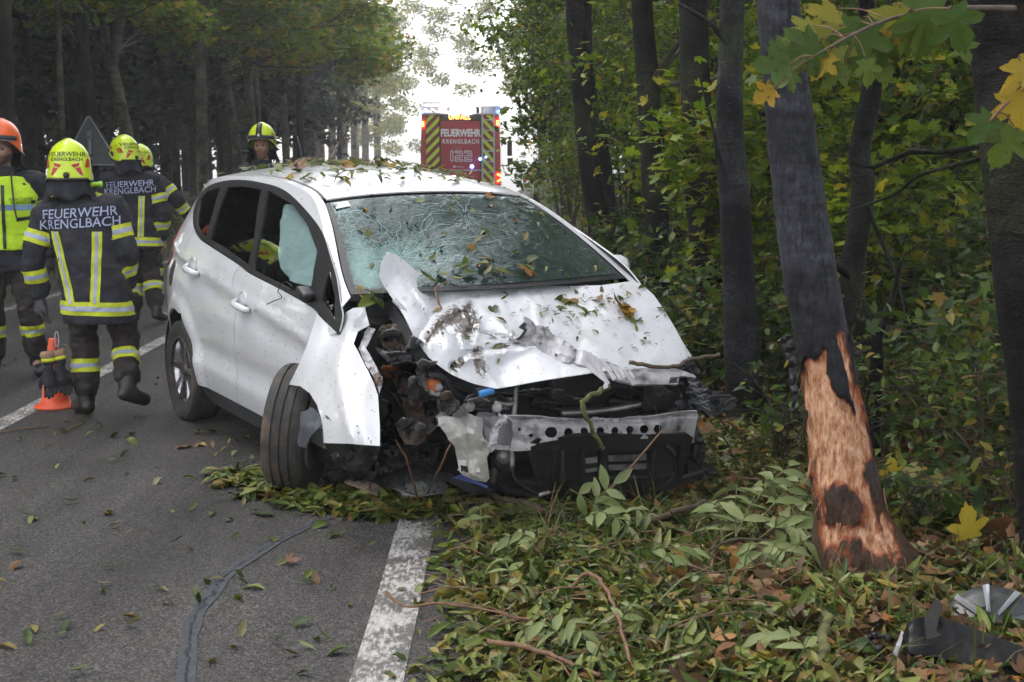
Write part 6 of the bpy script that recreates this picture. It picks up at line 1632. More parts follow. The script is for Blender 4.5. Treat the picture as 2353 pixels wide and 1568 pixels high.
    for s in (-1, 1):
        for yy in (1.3, 5.9):
            MB().lathe([(.2, -.15), (.48, -.15), (.5, -.1), (.5, .1), (.48, .15), (.2, .15), (.2, -.15)], Matrix.Translation((s * 1.05, yy, .5)) @ frame((1, 0, 0)).to_4x4(), 28).build('wheel', M_RUB, t, True)
        m = MB(); m.box((s * 1.53, 7.2, 2.02), (.18, .1, .55), bev=.03).box((s * 1.55, 7.2, 1.55), (.2, .1, .24), bev=.03); m.add(*tube([(s * 1.2, 7.2, 2.4), (s * 1.5, 7.2, 2.4), (s * 1.53, 7.2, 2.2)], .02, 5)); m.add(*tube([(s * 1.2, 7.2, 1.4), (s * 1.5, 7.2, 1.4), (s * 1.53, 7.2, 1.5)], .02, 5)); m.build('wing_mirror', M_BLACK, t)
fire_engine()

def roadside():
    # triangular warning sign seen from behind
    Y = 24.5; a = at(204, 268, Y); b = Vector((a.x, Y, gz(a.x, Y)))
    t = thing('warning_sign', 'grey back of a triangular road sign on a pole', 'sign', b)
    M_SB = simple('sign_back_grey', (.13, .135, .14), rough=.5, var=.15)
    h = .8; s = .92; zt = a.z - b.z
    P = []
    for (x, z) in ((0, zt), (-s / 2, zt - h), (s / 2, zt - h)):
        for k in range(7):
            an = {0: R(30 + 120 * k / 6), 1: R(150 + 120 * k / 6), 2: R(270 + 120 * k / 6)}[len(P) // 7]
            P.append((x * .93 + .035 * math.cos(an), (z - (zt - h * .66)) * .93 + (zt - h * .66) + .035 * math.sin(an)))
    V = [(x, 0, z) for x, z in P]; V, F = solid(V, orient([Vector(v) for v in V], [tuple(range(len(V)))], (0, -1, 0)), .03)
    obj('sign_plate', V, F, M_SB, t, False)
    rim = [Vector((x, -.012, z)) for x, z in P] + [Vector((P[0][0], -.012, P[0][1]))]
    V, F = tube(rim, .012, 6); obj('sign_rim', V, F, simple('sign_rim_alu', (.4, .41, .42), rough=.4, metal=.3), t)
    V, F = tube([(0, -.05, -.1), (0, -.05, zt - .25)], .035, 12); obj('pole', V, F, simple('galvanised_pole', (.22, .23, .23), rough=.5, metal=.3), t)
    for z in (zt - .35, zt - .65): MB().box((0, -.05, z), (.12, .09, .04), bev=.008).build('clamp', M_SB, t)

    M_PW = simple('white_post_plastic', (.62, .62, .6), rough=.5, var=.1, dirt=(.25, .25, .18), damt=.5)
    def post(label, x, y, Y, h, lean=0.0, cap=None, refl=None, w=.1, stripe=None):
        p = at(x, y, Y); g = gz(p.x, Y); zt = p.z - g
        t = thing('roadside_post', label, 'post', (p.x, Y, g)); t.rotation_euler = (0, lean, 0)
        b = MB(); prof = [(-w / 2, -.03), (0, -.06), (w / 2, -.03), (w / 2, .03), (0, .06), (-w / 2, .03)]
        H = zt
        V = [(a, c, -.15) for a, c in prof] + [(a, c, H - .03 + .03 * (a / w + .5)) for a, c in prof]
        F = [tuple(range(6))[::-1], tuple(range(6, 12))] + [(i, (i + 1) % 6, 6 + (i + 1) % 6, 6 + i) for i in range(6)]
        obj('post_body', V, F, M_PW, t, False)
        if cap: MB().box((0, 0, H - cap / 2 + .012), (w + .012, .132, cap), bev=.006).build('black_band', M_BLACK, t)
        if refl: MB().box((0, -.056, H - .38), (w * .4, .02, .2), bev=.004).build('reflector', refl, t)
        if stripe: MB().box((0, 0, H - .18), (w + .012, .13, .16), bev=.004).build('red_band', stripe, t)
    post('white roadside post with black cap just above the car roof', 1233, 442, 27, 1, cap=.22, refl=simple('dark_reflector', (.03, .03, .03)))
    post('leaning white roadside post half hidden by leaves beside the wreck', 1478, 534, 15, 1, lean=.22, cap=.12, w=.1)
    post('pale red and white post far along the verge right of the fire engine', 1206, 398, 41, 1, w=.1, stripe=simple('faded_red', (.45, .12, .1)))
    p = at(1225, 400, 44); g = gz(p.x, 44)
    t = thing('small_sign', 'tiny pale sign on a short post far along the right verge', 'sign', (p.x, 44, g))
    V, F = tube([(0, 0, -.1), (0, 0, p.z - g)], .02, 6); obj('post', V, F, M_GREY, t)
    MB().box((0, -.03, p.z - g), (.2, .02, .18), bev=.005).build('plate', simple('pale_pink_plate', (.6, .4, .42)), t)

    # traffic cone
    g = gp(128, 936)
    t = thing('traffic_cone', 'orange traffic cone on the centre line behind the firefighter', 'cone', (g.x, g.y, 0))
    M_OR = simple('orange_cone_plastic', (.75, .09, .025), rough=.4, var=.12, dirt=(.3, .06, .03), damt=.3)
    MB().lathe([(0, .0), (.135, 0), (.14, .008), (.135, .016), (.10, .03), (.088, .06), (.03, .44), (.026, .46), (0, .462)], None, 36).build('cone_body', M_OR, t, True)
    MB().lathe([(.0655, .205), (.0668, .206), (.0505, .302), (.049, .303)], None, 36).build('reflective_sleeve', simple('faded_white_sleeve', (.6, .35, .3), rough=.4), t, True)
roadside()
# ================================================================== firefighters
M_NAVY = simple('navy_turnout_cloth', (.014, .015, .022), rough=.85, var=.35, scale=5, bump=.35, bscale=45, dirt=(.05, .045, .04), damt=.6, dscale=6)
M_NAVYB = simple('dark_trouser_cloth', (.024, .018, .016), rough=.85, var=.35, scale=5, bump=.35, bscale=45, dirt=(.04, .03, .025), damt=.5)
M_TAPE_Y = simple('fluorescent_yellow_tape', (.60, .66, .02), rough=.6, var=.15, scale=14, dirt=(.32, .30, .03), dscale=12, damt=.6)
M_TAPE_S = simple('silver_reflective_tape', (.36, .40, .52), rough=.35, var=.12, scale=14)
M_LETT = simple('silver_back_lettering', (.36, .40, .58), rough=.45, var=.08)
M_BOOT = simple('black_boot_leather', (.012, .012, .013), rough=.4, var=.3, dirt=(.06, .05, .04), damt=.4)
M_HELM = simple('fluorescent_yellow_helmet', (.62, .78, .015), rough=.28, var=.05, coat=.5)
M_HELO = simple('orange_helmet', (.85, .12, .012), rough=.28, var=.06, coat=.5)
M_HRED = simple('red_helmet_film', (.50, .02, .03), rough=.35, var=.1)
M_HBLK = simple('black_helmet_trim', (.015, .015, .018), rough=.4, var=.2)
M_VIS = simple('visor_edge', (.35, .36, .38), rough=.2, var=.1)
M_VEST = simple('fluorescent_vest_cloth', (.52, .78, .02), rough=.75, var=.12, scale=6, bump=.3, bscale=40)
M_VBLU = simple('blue_grey_vest_stripe', (.16, .27, .42), rough=.4, var=.1)
M_SKIN = simple('skin', (.34, .19, .14), rough=.55, var=.12, scale=20)
M_GLOVE = simple('worn_grey_glove', (.07, .065, .075), rough=.85, var=.35, scale=18, bump=.4, bscale=60)
M_GTAN = simple('tan_glove_leather', (.30, .19, .11), rough=.8, var=.25, scale=18, bump=.3, bscale=60)
M_GBLK = simple('black_glove_cloth', (.016, .016, .019), rough=.85, var=.3, scale=18, bump=.4, bscale=60)
M_LIME = simple('lime_torch_plastic', (.35, .62, .02), rough=.35)

def skin_mat(beard):
    m, nt, out = nmat('face_skin')
    a = nd(nt, 'ShaderNodeAttribute', attribute_name='beard'); e = nd(nt, 'ShaderNodeAttribute', attribute_name='dark')
    tc = nd(nt, 'ShaderNodeTexCoord'); n = nd(nt, 'ShaderNodeTexNoise', Scale=60.0, Detail=4.0); nt.links.new(tc.outputs['Object'], n.inputs['Vector'])
    c = ramp(nt, n.outputs['Fac'], [(.3, (.30, .155, .11)), (.7, (.42, .25, .185))]).outputs[0]
    c = mixc(nt, math_(nt, 'MULTIPLY', a.outputs['Fac'], .85), c, beard); c = mixc(nt, e.outputs['Fac'], c, (.02, .012, .01))
    b = nd(nt, 'ShaderNodeBsdfPrincipled', Roughness=.5); nt.links.new(c, b.inputs['Base Color']); b.inputs['Subsurface Weight'].default_value = .08
    nt.links.new(b.outputs[0], out.inputs['Surface']); return m
M_FACE_B, M_FACE = skin_mat((.055, .035, .025)), skin_mat((.20, .12, .09))

def ell_loft(rings, n=28):
    """rings of (x, y, z, rx, ry, power): closed loft"""
    V, F = [], []
    for x, y, z, rx, ry in rings:
        for k in range(n):
            a = 2 * PI * k / n; c, s = math.cos(a), math.sin(a); p = .85
            V.append(Vector((x + rx * math.copysign(abs(c) ** p, c), y + ry * math.copysign(abs(s) ** p, s), z)))
    for i in range(len(rings) - 1):
        for k in range(n): F.append((i * n + k, i * n + (k + 1) % n, (i + 1) * n + (k + 1) % n, (i + 1) * n + k))
    F.append(tuple(range(n))[::-1]); F.append(tuple((len(rings) - 1) * n + k for k in range(n)))
    return V, F

def remesh(V, F, voxel, smooth=3, fold=None):
    """one continuous skin over the overlapping closed shapes; returns a mesh"""
    me = mesh('tmp', V, F); o = bpy.data.objects.new('tmp', me); COL.objects.link(o)
    r = o.modifiers.new('r', 'REMESH'); r.mode = 'VOXEL'; r.voxel_size = voxel; r.use_smooth_shade = True
    s = o.modifiers.new('s', 'SMOOTH'); s.factor = .5; s.iterations = smooth
    dg = bpy.context.evaluated_depsgraph_get(); dg.update()
    ev = o.evaluated_get(dg); out = bpy.data.meshes.new_from_object(ev)
    bpy.data.objects.remove(o)
    if fold:
        amp, sx, sz = fold
        out.update(); N = [v.normal.copy() for v in out.vertices]
        for v, n in zip(out.vertices, N):
            q = Vector((v.co.x * sx, v.co.y * sx, v.co.z * sz))
            v.co += n * amp * (fbm(q, 4) + .6 * fbm(q * 2.3 + Vector((5, 1, 2)), 3))
        out.update()
    return out

def bvh_of(me): return BVHTree.FromPolygons([v.co.copy() for v in me.vertices], [tuple(p.vertices) for p in me.polygons])

def band(name, src, planes, keep, m, parent, off=.004):
    """strip of tape: the part of mesh src between pairs of planes, lifted off the cloth"""
    bm = bmesh.new(); bm.from_mesh(src)
    N = {}
    for co, no in planes:
        g = bm.verts[:] + bm.edges[:] + bm.faces[:]
        bmesh.ops.bisect_plane(bm, geom=g, plane_co=co, plane_no=no, clear_outer=True)
    bad = [f for f in bm.faces if not keep(f.calc_center_median())]
    bmesh.ops.delete(bm, geom=bad, context='FACES')
    bm.normal_update()
    if not bm.faces: bm.free(); return None
    nn = [(v, v.normal.copy()) for v in bm.verts]
    for v, n in nn: v.co += n * off
    me = bpy.data.meshes.new(name); bm.to_mesh(me); bm.free(); me.materials.append(m)
    for p in me.polygons: p.use_smooth = True
    return link(bpy.data.objects.new(name, me), parent)

def tape(src, c, axis, w, keep, parent, ycol=M_TAPE_Y, scol=M_TAPE_S):
    """yellow, silver, yellow tape round c, across axis"""
    c = Vector(c); axis = Vector(axis).normalized()
    y = band('reflective_stripe', src, [(c + axis * w / 2, axis), (c - axis * w / 2, -axis)], keep, ycol, parent, .004)
    if y: band('silver_stripe', src, [(c + axis * w / 6, axis), (c - axis * w / 6, -axis)], keep, scol, y, .007)

def project(V, F, org, ex, ez, dr, bvh, off=.006):
    """lay flat lettering (x, y) on a surface: shot from the plane org + x ex + y ez along dr"""
    out = []
    for v in V:
        p = org + ex * v.x + ez * v.y
        hit, n, i, d = bvh.ray_cast(p, dr)
        out.append((hit if hit is not None else p + dr * .3) - dr * off)
    return out, F

def chain(pts, rad, n=14):
    P = cr(pts, 5); r = np.interp(np.linspace(0, 1, len(P)), np.linspace(0, 1, len(rad)), rad)
    # round ends
    a, b = P[0], P[-1]; ta, tb = (P[0] - P[1]).normalized(), (P[-1] - P[-2]).normalized()
    P = [a + ta * r[0] * .7, a + ta * r[0] * .35] + P + [b + tb * r[-1] * .35, b + tb * r[-1] * .7]
    r = [r[0] * .5, r[0] * .85] + list(r) + [r[-1] * .85, r[-1] * .5]
    return tube(P, r, n)

def hand_mesh(wrist, dirv, palm, side, curl=.5, s=1.0, voxel=.0045):
    """open relaxed hand: palm and five fingers; dirv points to the fingertips, palm is the palm's normal"""
    d = Vector(dirv).normalized(); pn = Vector(palm); pn = (pn - d * pn.dot(d)).normalized(); x = d.cross(pn) * side
    mb = MB(); wrist = Vector(wrist)
    mb.add(*tube([wrist - d * .02 * s, wrist + d * .03 * s, wrist + d * .07 * s, wrist + d * .095 * s], [.026 * s, .034 * s, .042 * s, .034 * s], 12))
    for k, (o, L) in enumerate(((-.030, .068), (-.010, .078), (.010, .073), (.030, .056))):
        b = wrist + (d * .085 + x * o) * s; c = curl * (1 + .12 * k)
        p1 = b + (d * math.cos(c * .5) + pn * math.sin(c * .5)) * L * .45 * s; p2 = p1 + (d * math.cos(c * 1.2) + pn * math.sin(c * 1.2)) * L * .33 * s; p3 = p2 + (d * math.cos(c * 1.8) + pn * math.sin(c * 1.8)) * L * .25 * s
        mb.add(*chain([b - d * .02 * s, b, p1, p2, p3], [.0105 * s, .0105 * s, .010 * s, .0095 * s, .008 * s], 8))
    b = wrist + (d * .035 - x * .030) * s
    mb.add(*chain([b, b + (d * .03 - x * .022 + pn * .012) * s, b + (d * .062 - x * .022 + pn * .026) * s], [.014 * s, .0125 * s, .009 * s], 8))
    return remesh(mb.V, mb.F, voxel * s, 2)

def put(name, me, m, parent):
    if not me.materials: me.materials.append(m)
    for p in me.polygons: p.use_smooth = True
    return link(bpy.data.objects.new(name, me), parent)

def helmet(parent, c, yaw, pitch, m, marks=True, text=None, visor=True, seed=0, torch=None, tilt=0.0):
    """c: centre of the head"""
    h = bpy.data.objects.new('helmet', None); link(h, parent)
    h.matrix_local = Matrix.Translation(Vector(c)) @ Matrix.Rotation(yaw, 4, 'Z') @ Matrix.Rotation(pitch, 4, 'X') @ Matrix.Rotation(tilt, 4, 'Y')
    nt_, npz = 48, 22
    def rim(a):           # a: 0 front (+Y), pi back
        back = (1 - math.cos(a)) / 2
        side = math.sin(a) ** 2
        return .035 - .115 * back ** 1.2 - .055 * side * (1 if back < .8 else .6)
    V, F = [], []
    for i in range(nt_):
        a = 2 * PI * i / nt_; dx, dy = math.sin(a), math.cos(a)
        for j in range(npz + 1):
            t = j / npz
            zt = rim(a)
            ph = t * PI / 2                                   # 0 rim .. top
            z0 = zt; z = z0 + (.178 - z0) * math.sin(ph)
            base = math.sqrt(max(0, 1 - (max(0, z) / .178) ** 2.3))
            fl = 1 + .06 * max(0, -z) / .08
            r = (.132 * abs(dx) ** 2 + .158 * abs(dy) ** 2) * base * fl
            if j == npz: r = 0
            rd = .010 * math.exp(-((r * dx) / .028) ** 2) * (1 if z > 0.01 else 0)
            V.append(Vector((dx * r, dy * r - (.008 if dy < 0 else 0), z + rd)))
    n1 = npz + 1
    for i in range(nt_):
        for j in range(npz): F.append((i * n1 + j, ((i + 1) % nt_) * n1 + j, ((i + 1) % nt_) * n1 + j + 1, i * n1 + j + 1))
    F = orient(V, [f[::-1] for f in F], (0, 0, 1)); V2, F2 = solid(V, F, .008)
    sh = obj('shell', V2, F2, m, h)
    bv = BVHTree.FromPolygons(V, F)
    # black rim edging, neck curtain
    rp = [V[i * n1] for i in range(nt_)]; 
    P, Fq = tube(rp + [rp[0]], .009, 6); obj('rim_edging', P, Fq, M_HBLK, h)
    cv, cf = [], []
    idx = list(range(12, 37))
    for q, i in enumerate(idx):
        p = rp[i]; a = 2 * PI * i / nt_; dx, dy = math.sin(a), math.cos(a)
        for k in range(7):
            u = k / 6; w = 1 + .10 * math.sin(q * 1.1 + 2 * u) * u
            cv.append(Vector((p.x * (.96 - .10 * u + .22 * u * u) * w, p.y * (.96 - .10 * u + .22 * u * u) * w, p.z + .01 - (.125 + .02 * math.sin(q * .7)) * u)))
    for q in range(len(idx) - 1):
        for k in range(6): cf.append((q * 7 + k, (q + 1) * 7 + k, (q + 1) * 7 + k + 1, q * 7 + k + 1))
    cv, cf = solid(cv, orient(cv, cf, (0, -1, 0)), .006); obj('neck_curtain', cv, cf, M_NAVY, h)
    # front crest and peak
    cr_v = []
    for t in np.linspace(.12, .75, 10): cr_v.append((t, None))
    pk = []
    for i in range(-9, 10):
        a = i * PI / 24; dx, dy = math.sin(a), math.cos(a); z = .045 - .012 * abs(i / 9)
        pk += [Vector((dx * .140, dy * .160, z + .02)), Vector((dx * .142, dy * .172, z - .012))]
    pf = [(2 * i, 2 * i + 1, 2 * i + 3, 2 * i + 2) for i in range(18)]
    pv, pf = solid(pk, pf, .006); obj('peak', pv, pf, M_HBLK, h)
    if visor:
        P = [pk[2 * i + 1] + Vector((0, 0, -.002)) for i in range(19)]; a_, b_ = tube(P, .004, 5); obj('visor_edge', a_, b_, M_VIS, h)
        cb = MB(); prev = []
        for k, z in enumerate(np.linspace(.05, .172, 10)):
            w = .030 * (1 - .25 * k / 9); y = .158 * math.sqrt(max(0, 1 - (max(0, z) / .186) ** 2.3)) + .012
            prev += [Vector((-w, y - .006, z)), Vector((w, y - .006, z))]
        a_, b_ = solid(prev, [(2 * i, 2 * i + 1, 2 * i + 3, 2 * i + 2) for i in range(9)], .008); obj('front_crest', a_, b_, M_HBLK, h)
        MB().box((0, .170, .062), (.016, .008, .026), bev=.002).build('badge', M_WTXT, h)
    def lay(poly, org, dr, mm, nm, ex, ez, parent=sh):
        P2, Fp = cdt(poly, .012)
        W, Fp = project([Vector((a, b, 0)) for a, b in P2], Fp, org, ex, ez, dr, bv, .0025)
        return obj(nm, W, orient(W, Fp, -dr), mm, parent)
    back = (Vector((0, -.4, 0)), Vector((0, 1, 0)), Vector((1, 0, 0)), Vector((0, 0, 1)))
    if marks:
        for s in (-1, 1):
            lay([(s * .028, .012), (s * .080, .026), (s * .074, .004), (s * .045, -.006)], back[0], back[1], M_HRED, 'red_marking', back[2], back[3])
            lay([(s * .052, -.010), (s * .082, .0), (s * .100, -.058), (s * .078, -.045)], back[0], back[1], M_HRED, 'red_marking', back[2], back[3])
            for (q) in ([(.02, .06), (.075, .085), (.082, .07), (.03, .045)], [(-.085, .05), (-.06, .055), (-.085, -.005), (-.108, .0)], [(-.055, .052), (-.035, .05), (-.06, .0), (-.08, -.002)]):
                lay([(a, b) for a, b in q], Vector((s * .4, 0, 0)), Vector((-s, 0, 0)), M_HRED, 'red_marking', Vector((0, 1, 0)), back[3])
            lay([(.005, .01), (.04, .03), (.06, .01), (.03, -.022), (.0, -.03)], Vector((s * .4, 0, 0)), Vector((-s, 0, 0)), M_HBLK, 'ear_vent', Vector((0, 1, 0)), back[3])
        MB().lathe([(0, -.02), (.018, -.018), (.024, 0), (.026, .03), (0, .03)], Matrix.Translation((0, -.160, -.055)) @ frame((0, 1, 0)).to_4x4(), 14).build('adjusting_knob', M_HBLK, h, True)
        rr = cr([(-.055, -.150, -.075), (-.03, -.162, -.045), (0, -.167, -.03), (.03, -.162, -.045), (.055, -.150, -.075)], 4); a_, b_ = tube(rr, .007, 6); obj('rear_bow', a_, b_, m, h)
    if text:
        for s_, size, z in text:
            V_, F_ = text_mesh(s_, size, 0, 1.0, 1.0, .0004)
            W, F_ = project([Vector((v.x, v.y + z, 0)) for v in V_], F_, back[0], back[2], back[3], back[1], bv, .003)
            obj('lettering', W, F_, M_HBLK, sh)
        for s in (-1, 1):
            V_, F_ = text_mesh('AS', .026, 0, 1.0); org = Vector((s * .4, -.03, .075)); ex = Vector((0, s, 0))
            W, F_ = project(V_, F_, org, ex, back[3], Vector((-s, 0, 0)), bv, .003); obj('lettering', W, F_, M_HBLK, sh)
    if torch:
        s, mm = torch
        MB().lathe([(0, -.05), (.012, -.05), (.015, -.02), (.015, .03), (.02, .035), (.02, .05), (0, .05)], Matrix.Translation((s * .150, -.02, -.105)) @ frame((s * .9, .5, 0)).to_4x4(), 12).build('helmet_torch', mm, h, True)
    return h

def head(parent, c, yaw, pitch, fm, beard):
    h = bpy.data.objects.new('head', None); link(h, parent)
    Mx = Matrix.Translation(Vector(c)) @ Matrix.Rotation(yaw, 4, 'Z') @ Matrix.Rotation(pitch, 4, 'X')
    bm = bmesh.new(); bmesh.ops.create_icosphere(bm, subdivisions=5, radius=1)
    V, B, D = [], [], []
    G = lambda x, z, x0, z0, sx, sz: math.exp(-((x - x0) / sx) ** 2 - ((z - z0) / sz) ** 2)
    for v in bm.verts:
        x, y, z = v.co.x * .074, v.co.y * .094, v.co.z * .118
        if z < -.02: x *= 1 - .35 * ((-z - .02) / .1) ** 1.3; 
        if y > 0:
            f = min(1, y / .05)
            y += f * (.022 * G(x, z, 0, -.030, .011, .013) + .014 * G(x, z, 0, -.010, .008, .022))            # nose
            y += f * .007 * G(x, z, 0, .024, .05, .010)                                                        # brow
            for s in (-1, 1): y -= f * .011 * G(x, z, s * .031, .004, .015, .011)                              # sockets
            for s in (-1, 1): y += f * .004 * G(x, z, s * .042, -.026, .018, .016)                             # cheeks
            y += f * (.006 * G(x, z, 0, -.061, .020, .006) + .006 * G(x, z, 0, -.074, .017, .006) - .005 * G(x, z, 0, -.067, .022, .0025))
            y += f * .010 * G(x, z, 0, -.098, .022, .018)                                                      # chin
        b = 0; d = 0
        if y > -.01:
            b = min(1, max(0, (-.046 - z + .25 * abs(x)) / .012)) * (1 - .9 * G(x, z, 0, -.067, .016, .007)) * min(1, max(0, (y + .01) / .03))
            if beard and -.058 < z < -.046 and abs(x) < .024: b = max(b, .8)
            for s in (-1, 1): d = max(d, .9 * G(x, z, s * .031, .003, .010, .0045), .8 * G(x, z, s * .032, .020, .017, .004))
            d = max(d, .6 * G(x, z, 0, -.067, .02, .002), .5 * G(x, z, .007, -.042, .004, .003), .5 * G(x, z, -.007, -.042, .004, .003))
            if y < 0: d = 0
        V.append(Mx @ Vector((x, y, z))); B.append(b if beard else b * .25); D.append(d)
    F = [tuple(q.index for q in f.verts) for f in bm.faces]; bm.free()
    o = obj('face', V, F, fm, h)
    a = o.data.attributes.new('beard', 'FLOAT', 'POINT'); a.data.foreach_set('value', B)
    a = o.data.attributes.new('dark', 'FLOAT', 'POINT'); a.data.foreach_set('value', D)
    for s in (-1, 1):
        bm = bmesh.new(); bmesh.ops.create_icosphere(bm, subdivisions=3, radius=1)
        V = [Mx @ Vector((s * (.075 + .006 * v.co.x), -.005 + .016 * v.co.y, -.005 + .030 * v.co.z)) for v in bm.verts]; F = [tuple(q.index for q in f.verts) for f in bm.faces]; bm.free()
        obj('ear', V, F, M_SKIN, h)
        bm = bmesh.new(); bmesh.ops.create_icosphere(bm, subdivisions=2, radius=.0105)
        V = [Mx @ (v.co + Vector((s * .031, .072, .003))) for v in bm.verts]; F = [tuple(q.index for q in f.verts) for f in bm.faces]; bm.free()
        obj('eye', V, F, M_HBLK, h)
    # chin strap and hood
    st = [Mx @ Vector(p) for p in ((-.079, .0, .03), (-.074, .02, -.05), (-.045, .055, -.108), (0, .07, -.128), (.045, .055, -.108), (.074, .02, -.05), (.079, 0, .03))]
    a_, b_ = tube(cr(st, 4), .006, 6); obj('chin_strap', a_, b_, M_HBLK, h)
    return h

def person(label, loc, yaw, J, k=1.0, vest=False, stripes=True, back_text=True, hem=.66, group='firefighters at the scene', hands=(None, None), bulk=1.0, jacket_stripe_z=None, headp=None, seed=0):
    """J: joints in metres, x to the person's right, y forward; side R has x > 0"""
    t = thing('person', label, 'person', loc, yaw, group)
    v = {a: Vector(b) for a, b in J.items()}
    pel, ch, nk, hd = v['pelvis'], v['chest'], v['neck'], v['head']
    # body: one continuous figure
    b = MB()
    b.add(*ell_loft([(pel.x, pel.y, pel.z - .1, .13, .09), (pel.x, pel.y, pel.z, .155, .11), (*(pel.lerp(ch, .5)), .14, .10), (ch.x, ch.y, ch.z, .165, .115), (ch.x, ch.y, ch.z + .12, .14, .09), (nk.x, nk.y, nk.z - .02, .065, .065)], 20))
    b.add(*chain([nk - Vector((0, 0, .05)), nk, hd - Vector((0, -.01, .02))], [.06, .056, .056], 12))
    for s in 'LR':
        b.add(*chain([v['sh' + s], v['el' + s], v['wr' + s]], [.058, .045, .033], 10))
        b.add(*chain([v['hip' + s], v['kn' + s], v['an' + s]], [.085, .06, .045], 12))
        a, to = v['an' + s], v['toe' + s]
        b.add(*chain([a, a.lerp(to, .5) + Vector((0, 0, -.02)), to], [.045, .04, .03], 10))
    put('body', remesh(b.V, b.F, .018, 3), M_SKIN, t)
    # trousers
    b = MB()
    b.add(*ell_loft([(pel.x, pel.y, pel.z - .13, .12 * bulk, .105 * bulk), (pel.x, pel.y, pel.z - .04, .175 * bulk, .128 * bulk), (pel.x, pel.y, pel.z + .1, .165 * bulk, .12 * bulk)], 24))
    for s in 'LR':
        h, kn, an = v['hip' + s], v['kn' + s], v['an' + s]
        b.add(*chain([h + Vector((0, 0, .03)), h.lerp(kn, .5), kn, kn.lerp(an, .55), an + (kn - an).normalized() * .07], [.112 * bulk, .108 * bulk, .095 * bulk, .088 * bulk, .088 * bulk], 18))
    TR = remesh(b.V, b.F, .013, 4, (.018, 7.0, 11.0)); tro = put('trousers', TR, M_NAVYB, t)
    # boots
    for s in 'LR':
        kn, an, to = v['kn' + s], v['an' + s], v['toe' + s]
        f = (to - an); up = (kn - an).normalized()
        b = MB(); b.add(*chain([an + up * .12, an + up * .02, an - up * .02], [.062, .060, .058], 14))
        heel = an - up * .045 - Vector((f.x, f.y, 0)).normalized() * .035 if f.length else an
        b.add(*chain([heel, an.lerp(to, .45) - up * .03, to], [.046, .050, .044], 14))
        me = remesh(b.V, b.F, .010, 3); bo = put('boot', me, M_BOOT, t)
    # jacket
    b = MB(); hz = hem
    dlt = ch - pel
    def ax(z): u = (z - pel.z) / max(.05, ch.z - pel.z); return pel + dlt * u if u < 1 else ch
    rings = []
    for z, rx, ry in ((hz, .235, .165), (hz + .10, .232, .165), (pel.z + .12, .215, .15), (ch.z - .15, .222, .155), (ch.z, .235, .16), (ch.z + .10, .225, .145), (nk.z - .055, .165, .115), (nk.z - .01, .10, .09), (nk.z + .03, .085, .085)):
        a = ax(z); rings.append((a.x if z < nk.z - .03 else nk.x, a.y if z < nk.z - .03 else nk.y, z, rx * bulk, ry * bulk))
    b.add(*ell_loft(rings, 32))
    for s in 'LR':
        S_, E_, W_ = v['sh' + s], v['el' + s], v['wr' + s]
        b.add(*chain([ch.lerp(S_, .6) + Vector((0, 0, .03)), S_, S_.lerp(E_, .5), E_, E_.lerp(W_, .6), W_], [.095 * bulk, .094 * bulk, .086 * bulk, .079 * bulk, .073 * bulk, .066 * bulk], 18))
    JK = remesh(b.V, b.F, .012, 4, (.016, 5.5, 8.5)); jo = put('jacket', JK, M_NAVY, t)
    if stripes:
        for s in 'LR':
            kn, an = v['kn' + s], v['an' + s]
            c = kn.lerp(an, .40); d = (kn - an)
            tape(TR, c, d, .085, lambda p, c=c: (p - c).length < .16, tro)
            S_, E_, W_ = v['sh' + s], v['el' + s], v['wr' + s]
            for c, d in ((S_.lerp(E_, .58), S_ - E_), (E_.lerp(W_, .52), E_ - W_)):
                sg = 1 if s == 'R' else -1
                tape(JK, c, d, .085, lambda p, c=c, sg=sg: (p - c).length < .135 and (p.x - ch.x) * sg > .205 * bulk, jo)
        if not vest:
            zc = jacket_stripe_z if jacket_stripe_z else hz + .085
            am = [v['elL'], v['elR'], v['wrL'], v['wrR']]
            tape(JK, (0, 0, zc), (.04, 0, 1), .085, lambda p: abs(p.x - ax(p.z).x) < .26 * bulk and all((p - q).length > .09 for q in am[2:]), jo)
    bvj = bvh_of(JK)
    if back_text:
        dr = Vector((0, 1, 0)); org = Vector((ch.x, ch.y - .8, 0))
        for s_, size, z, xs in (('FEUERWEHR', .083, ch.z + .095, 1.0), ('KRENGLBACH', .083, ch.z + .030, .95)):
            V_, F_ = text_mesh(s_, size, 0, 1.0, xs, .0004)
            W, F_ = project([Vector((q.x, q.y + z, 0)) for q in V_], F_, org, Vector((1, 0, .06)), Vector((0, 0, 1)), dr, bvj, .012)
            obj('back_lettering', W, F_, M_LETT, jo)
        for x0, x1 in ((-.155, -.055), (.115, .095)):
            z1, z0 = ch.z - .02, hz + .13
            for w, mm, of, nm in ((.060, M_TAPE_Y, .004, 'reflective_stripe'), (.020, M_TAPE_S, .007, 'silver_stripe')):
                poly = [(x0 - w / 2, z1), (x0 + w / 2, z1), (x1 + w / 2, z0), (x1 - w / 2, z0)]
                P2, Fp = cdt(poly, .02); W, Fp = project([Vector((a, c, 0)) for a, c in P2], Fp, org, Vector((1, 0, 0)), Vector((0, 0, 1)), dr, bvj, of)
                obj(nm, W, orient(W, Fp, -dr), mm, jo)
    if vest:
        b = MB()
        rr = []
        for z, rx, ry in ((hz + .16, .25, .185), (pel.z + .12, .238, .175), (ch.z - .15, .244, .178), (ch.z, .25, .18), (ch.z + .08, .225, .165), (nk.z - .05, .165, .13)):
            a = ax(z); rr.append((a.x, a.y, z, rx * bulk, ry * bulk))
        b.add(*ell_loft(rr, 32)); VE = remesh(b.V, b.F, .012, 3, (.010, 5, 7)); vo = put('vest', VE, M_VEST, t)
        bvv = bvh_of(VE); dr = Vector((0, -1, 0)); org = Vector((ch.x, ch.y + .8, 0)); ex = Vector((-1, 0, 0))
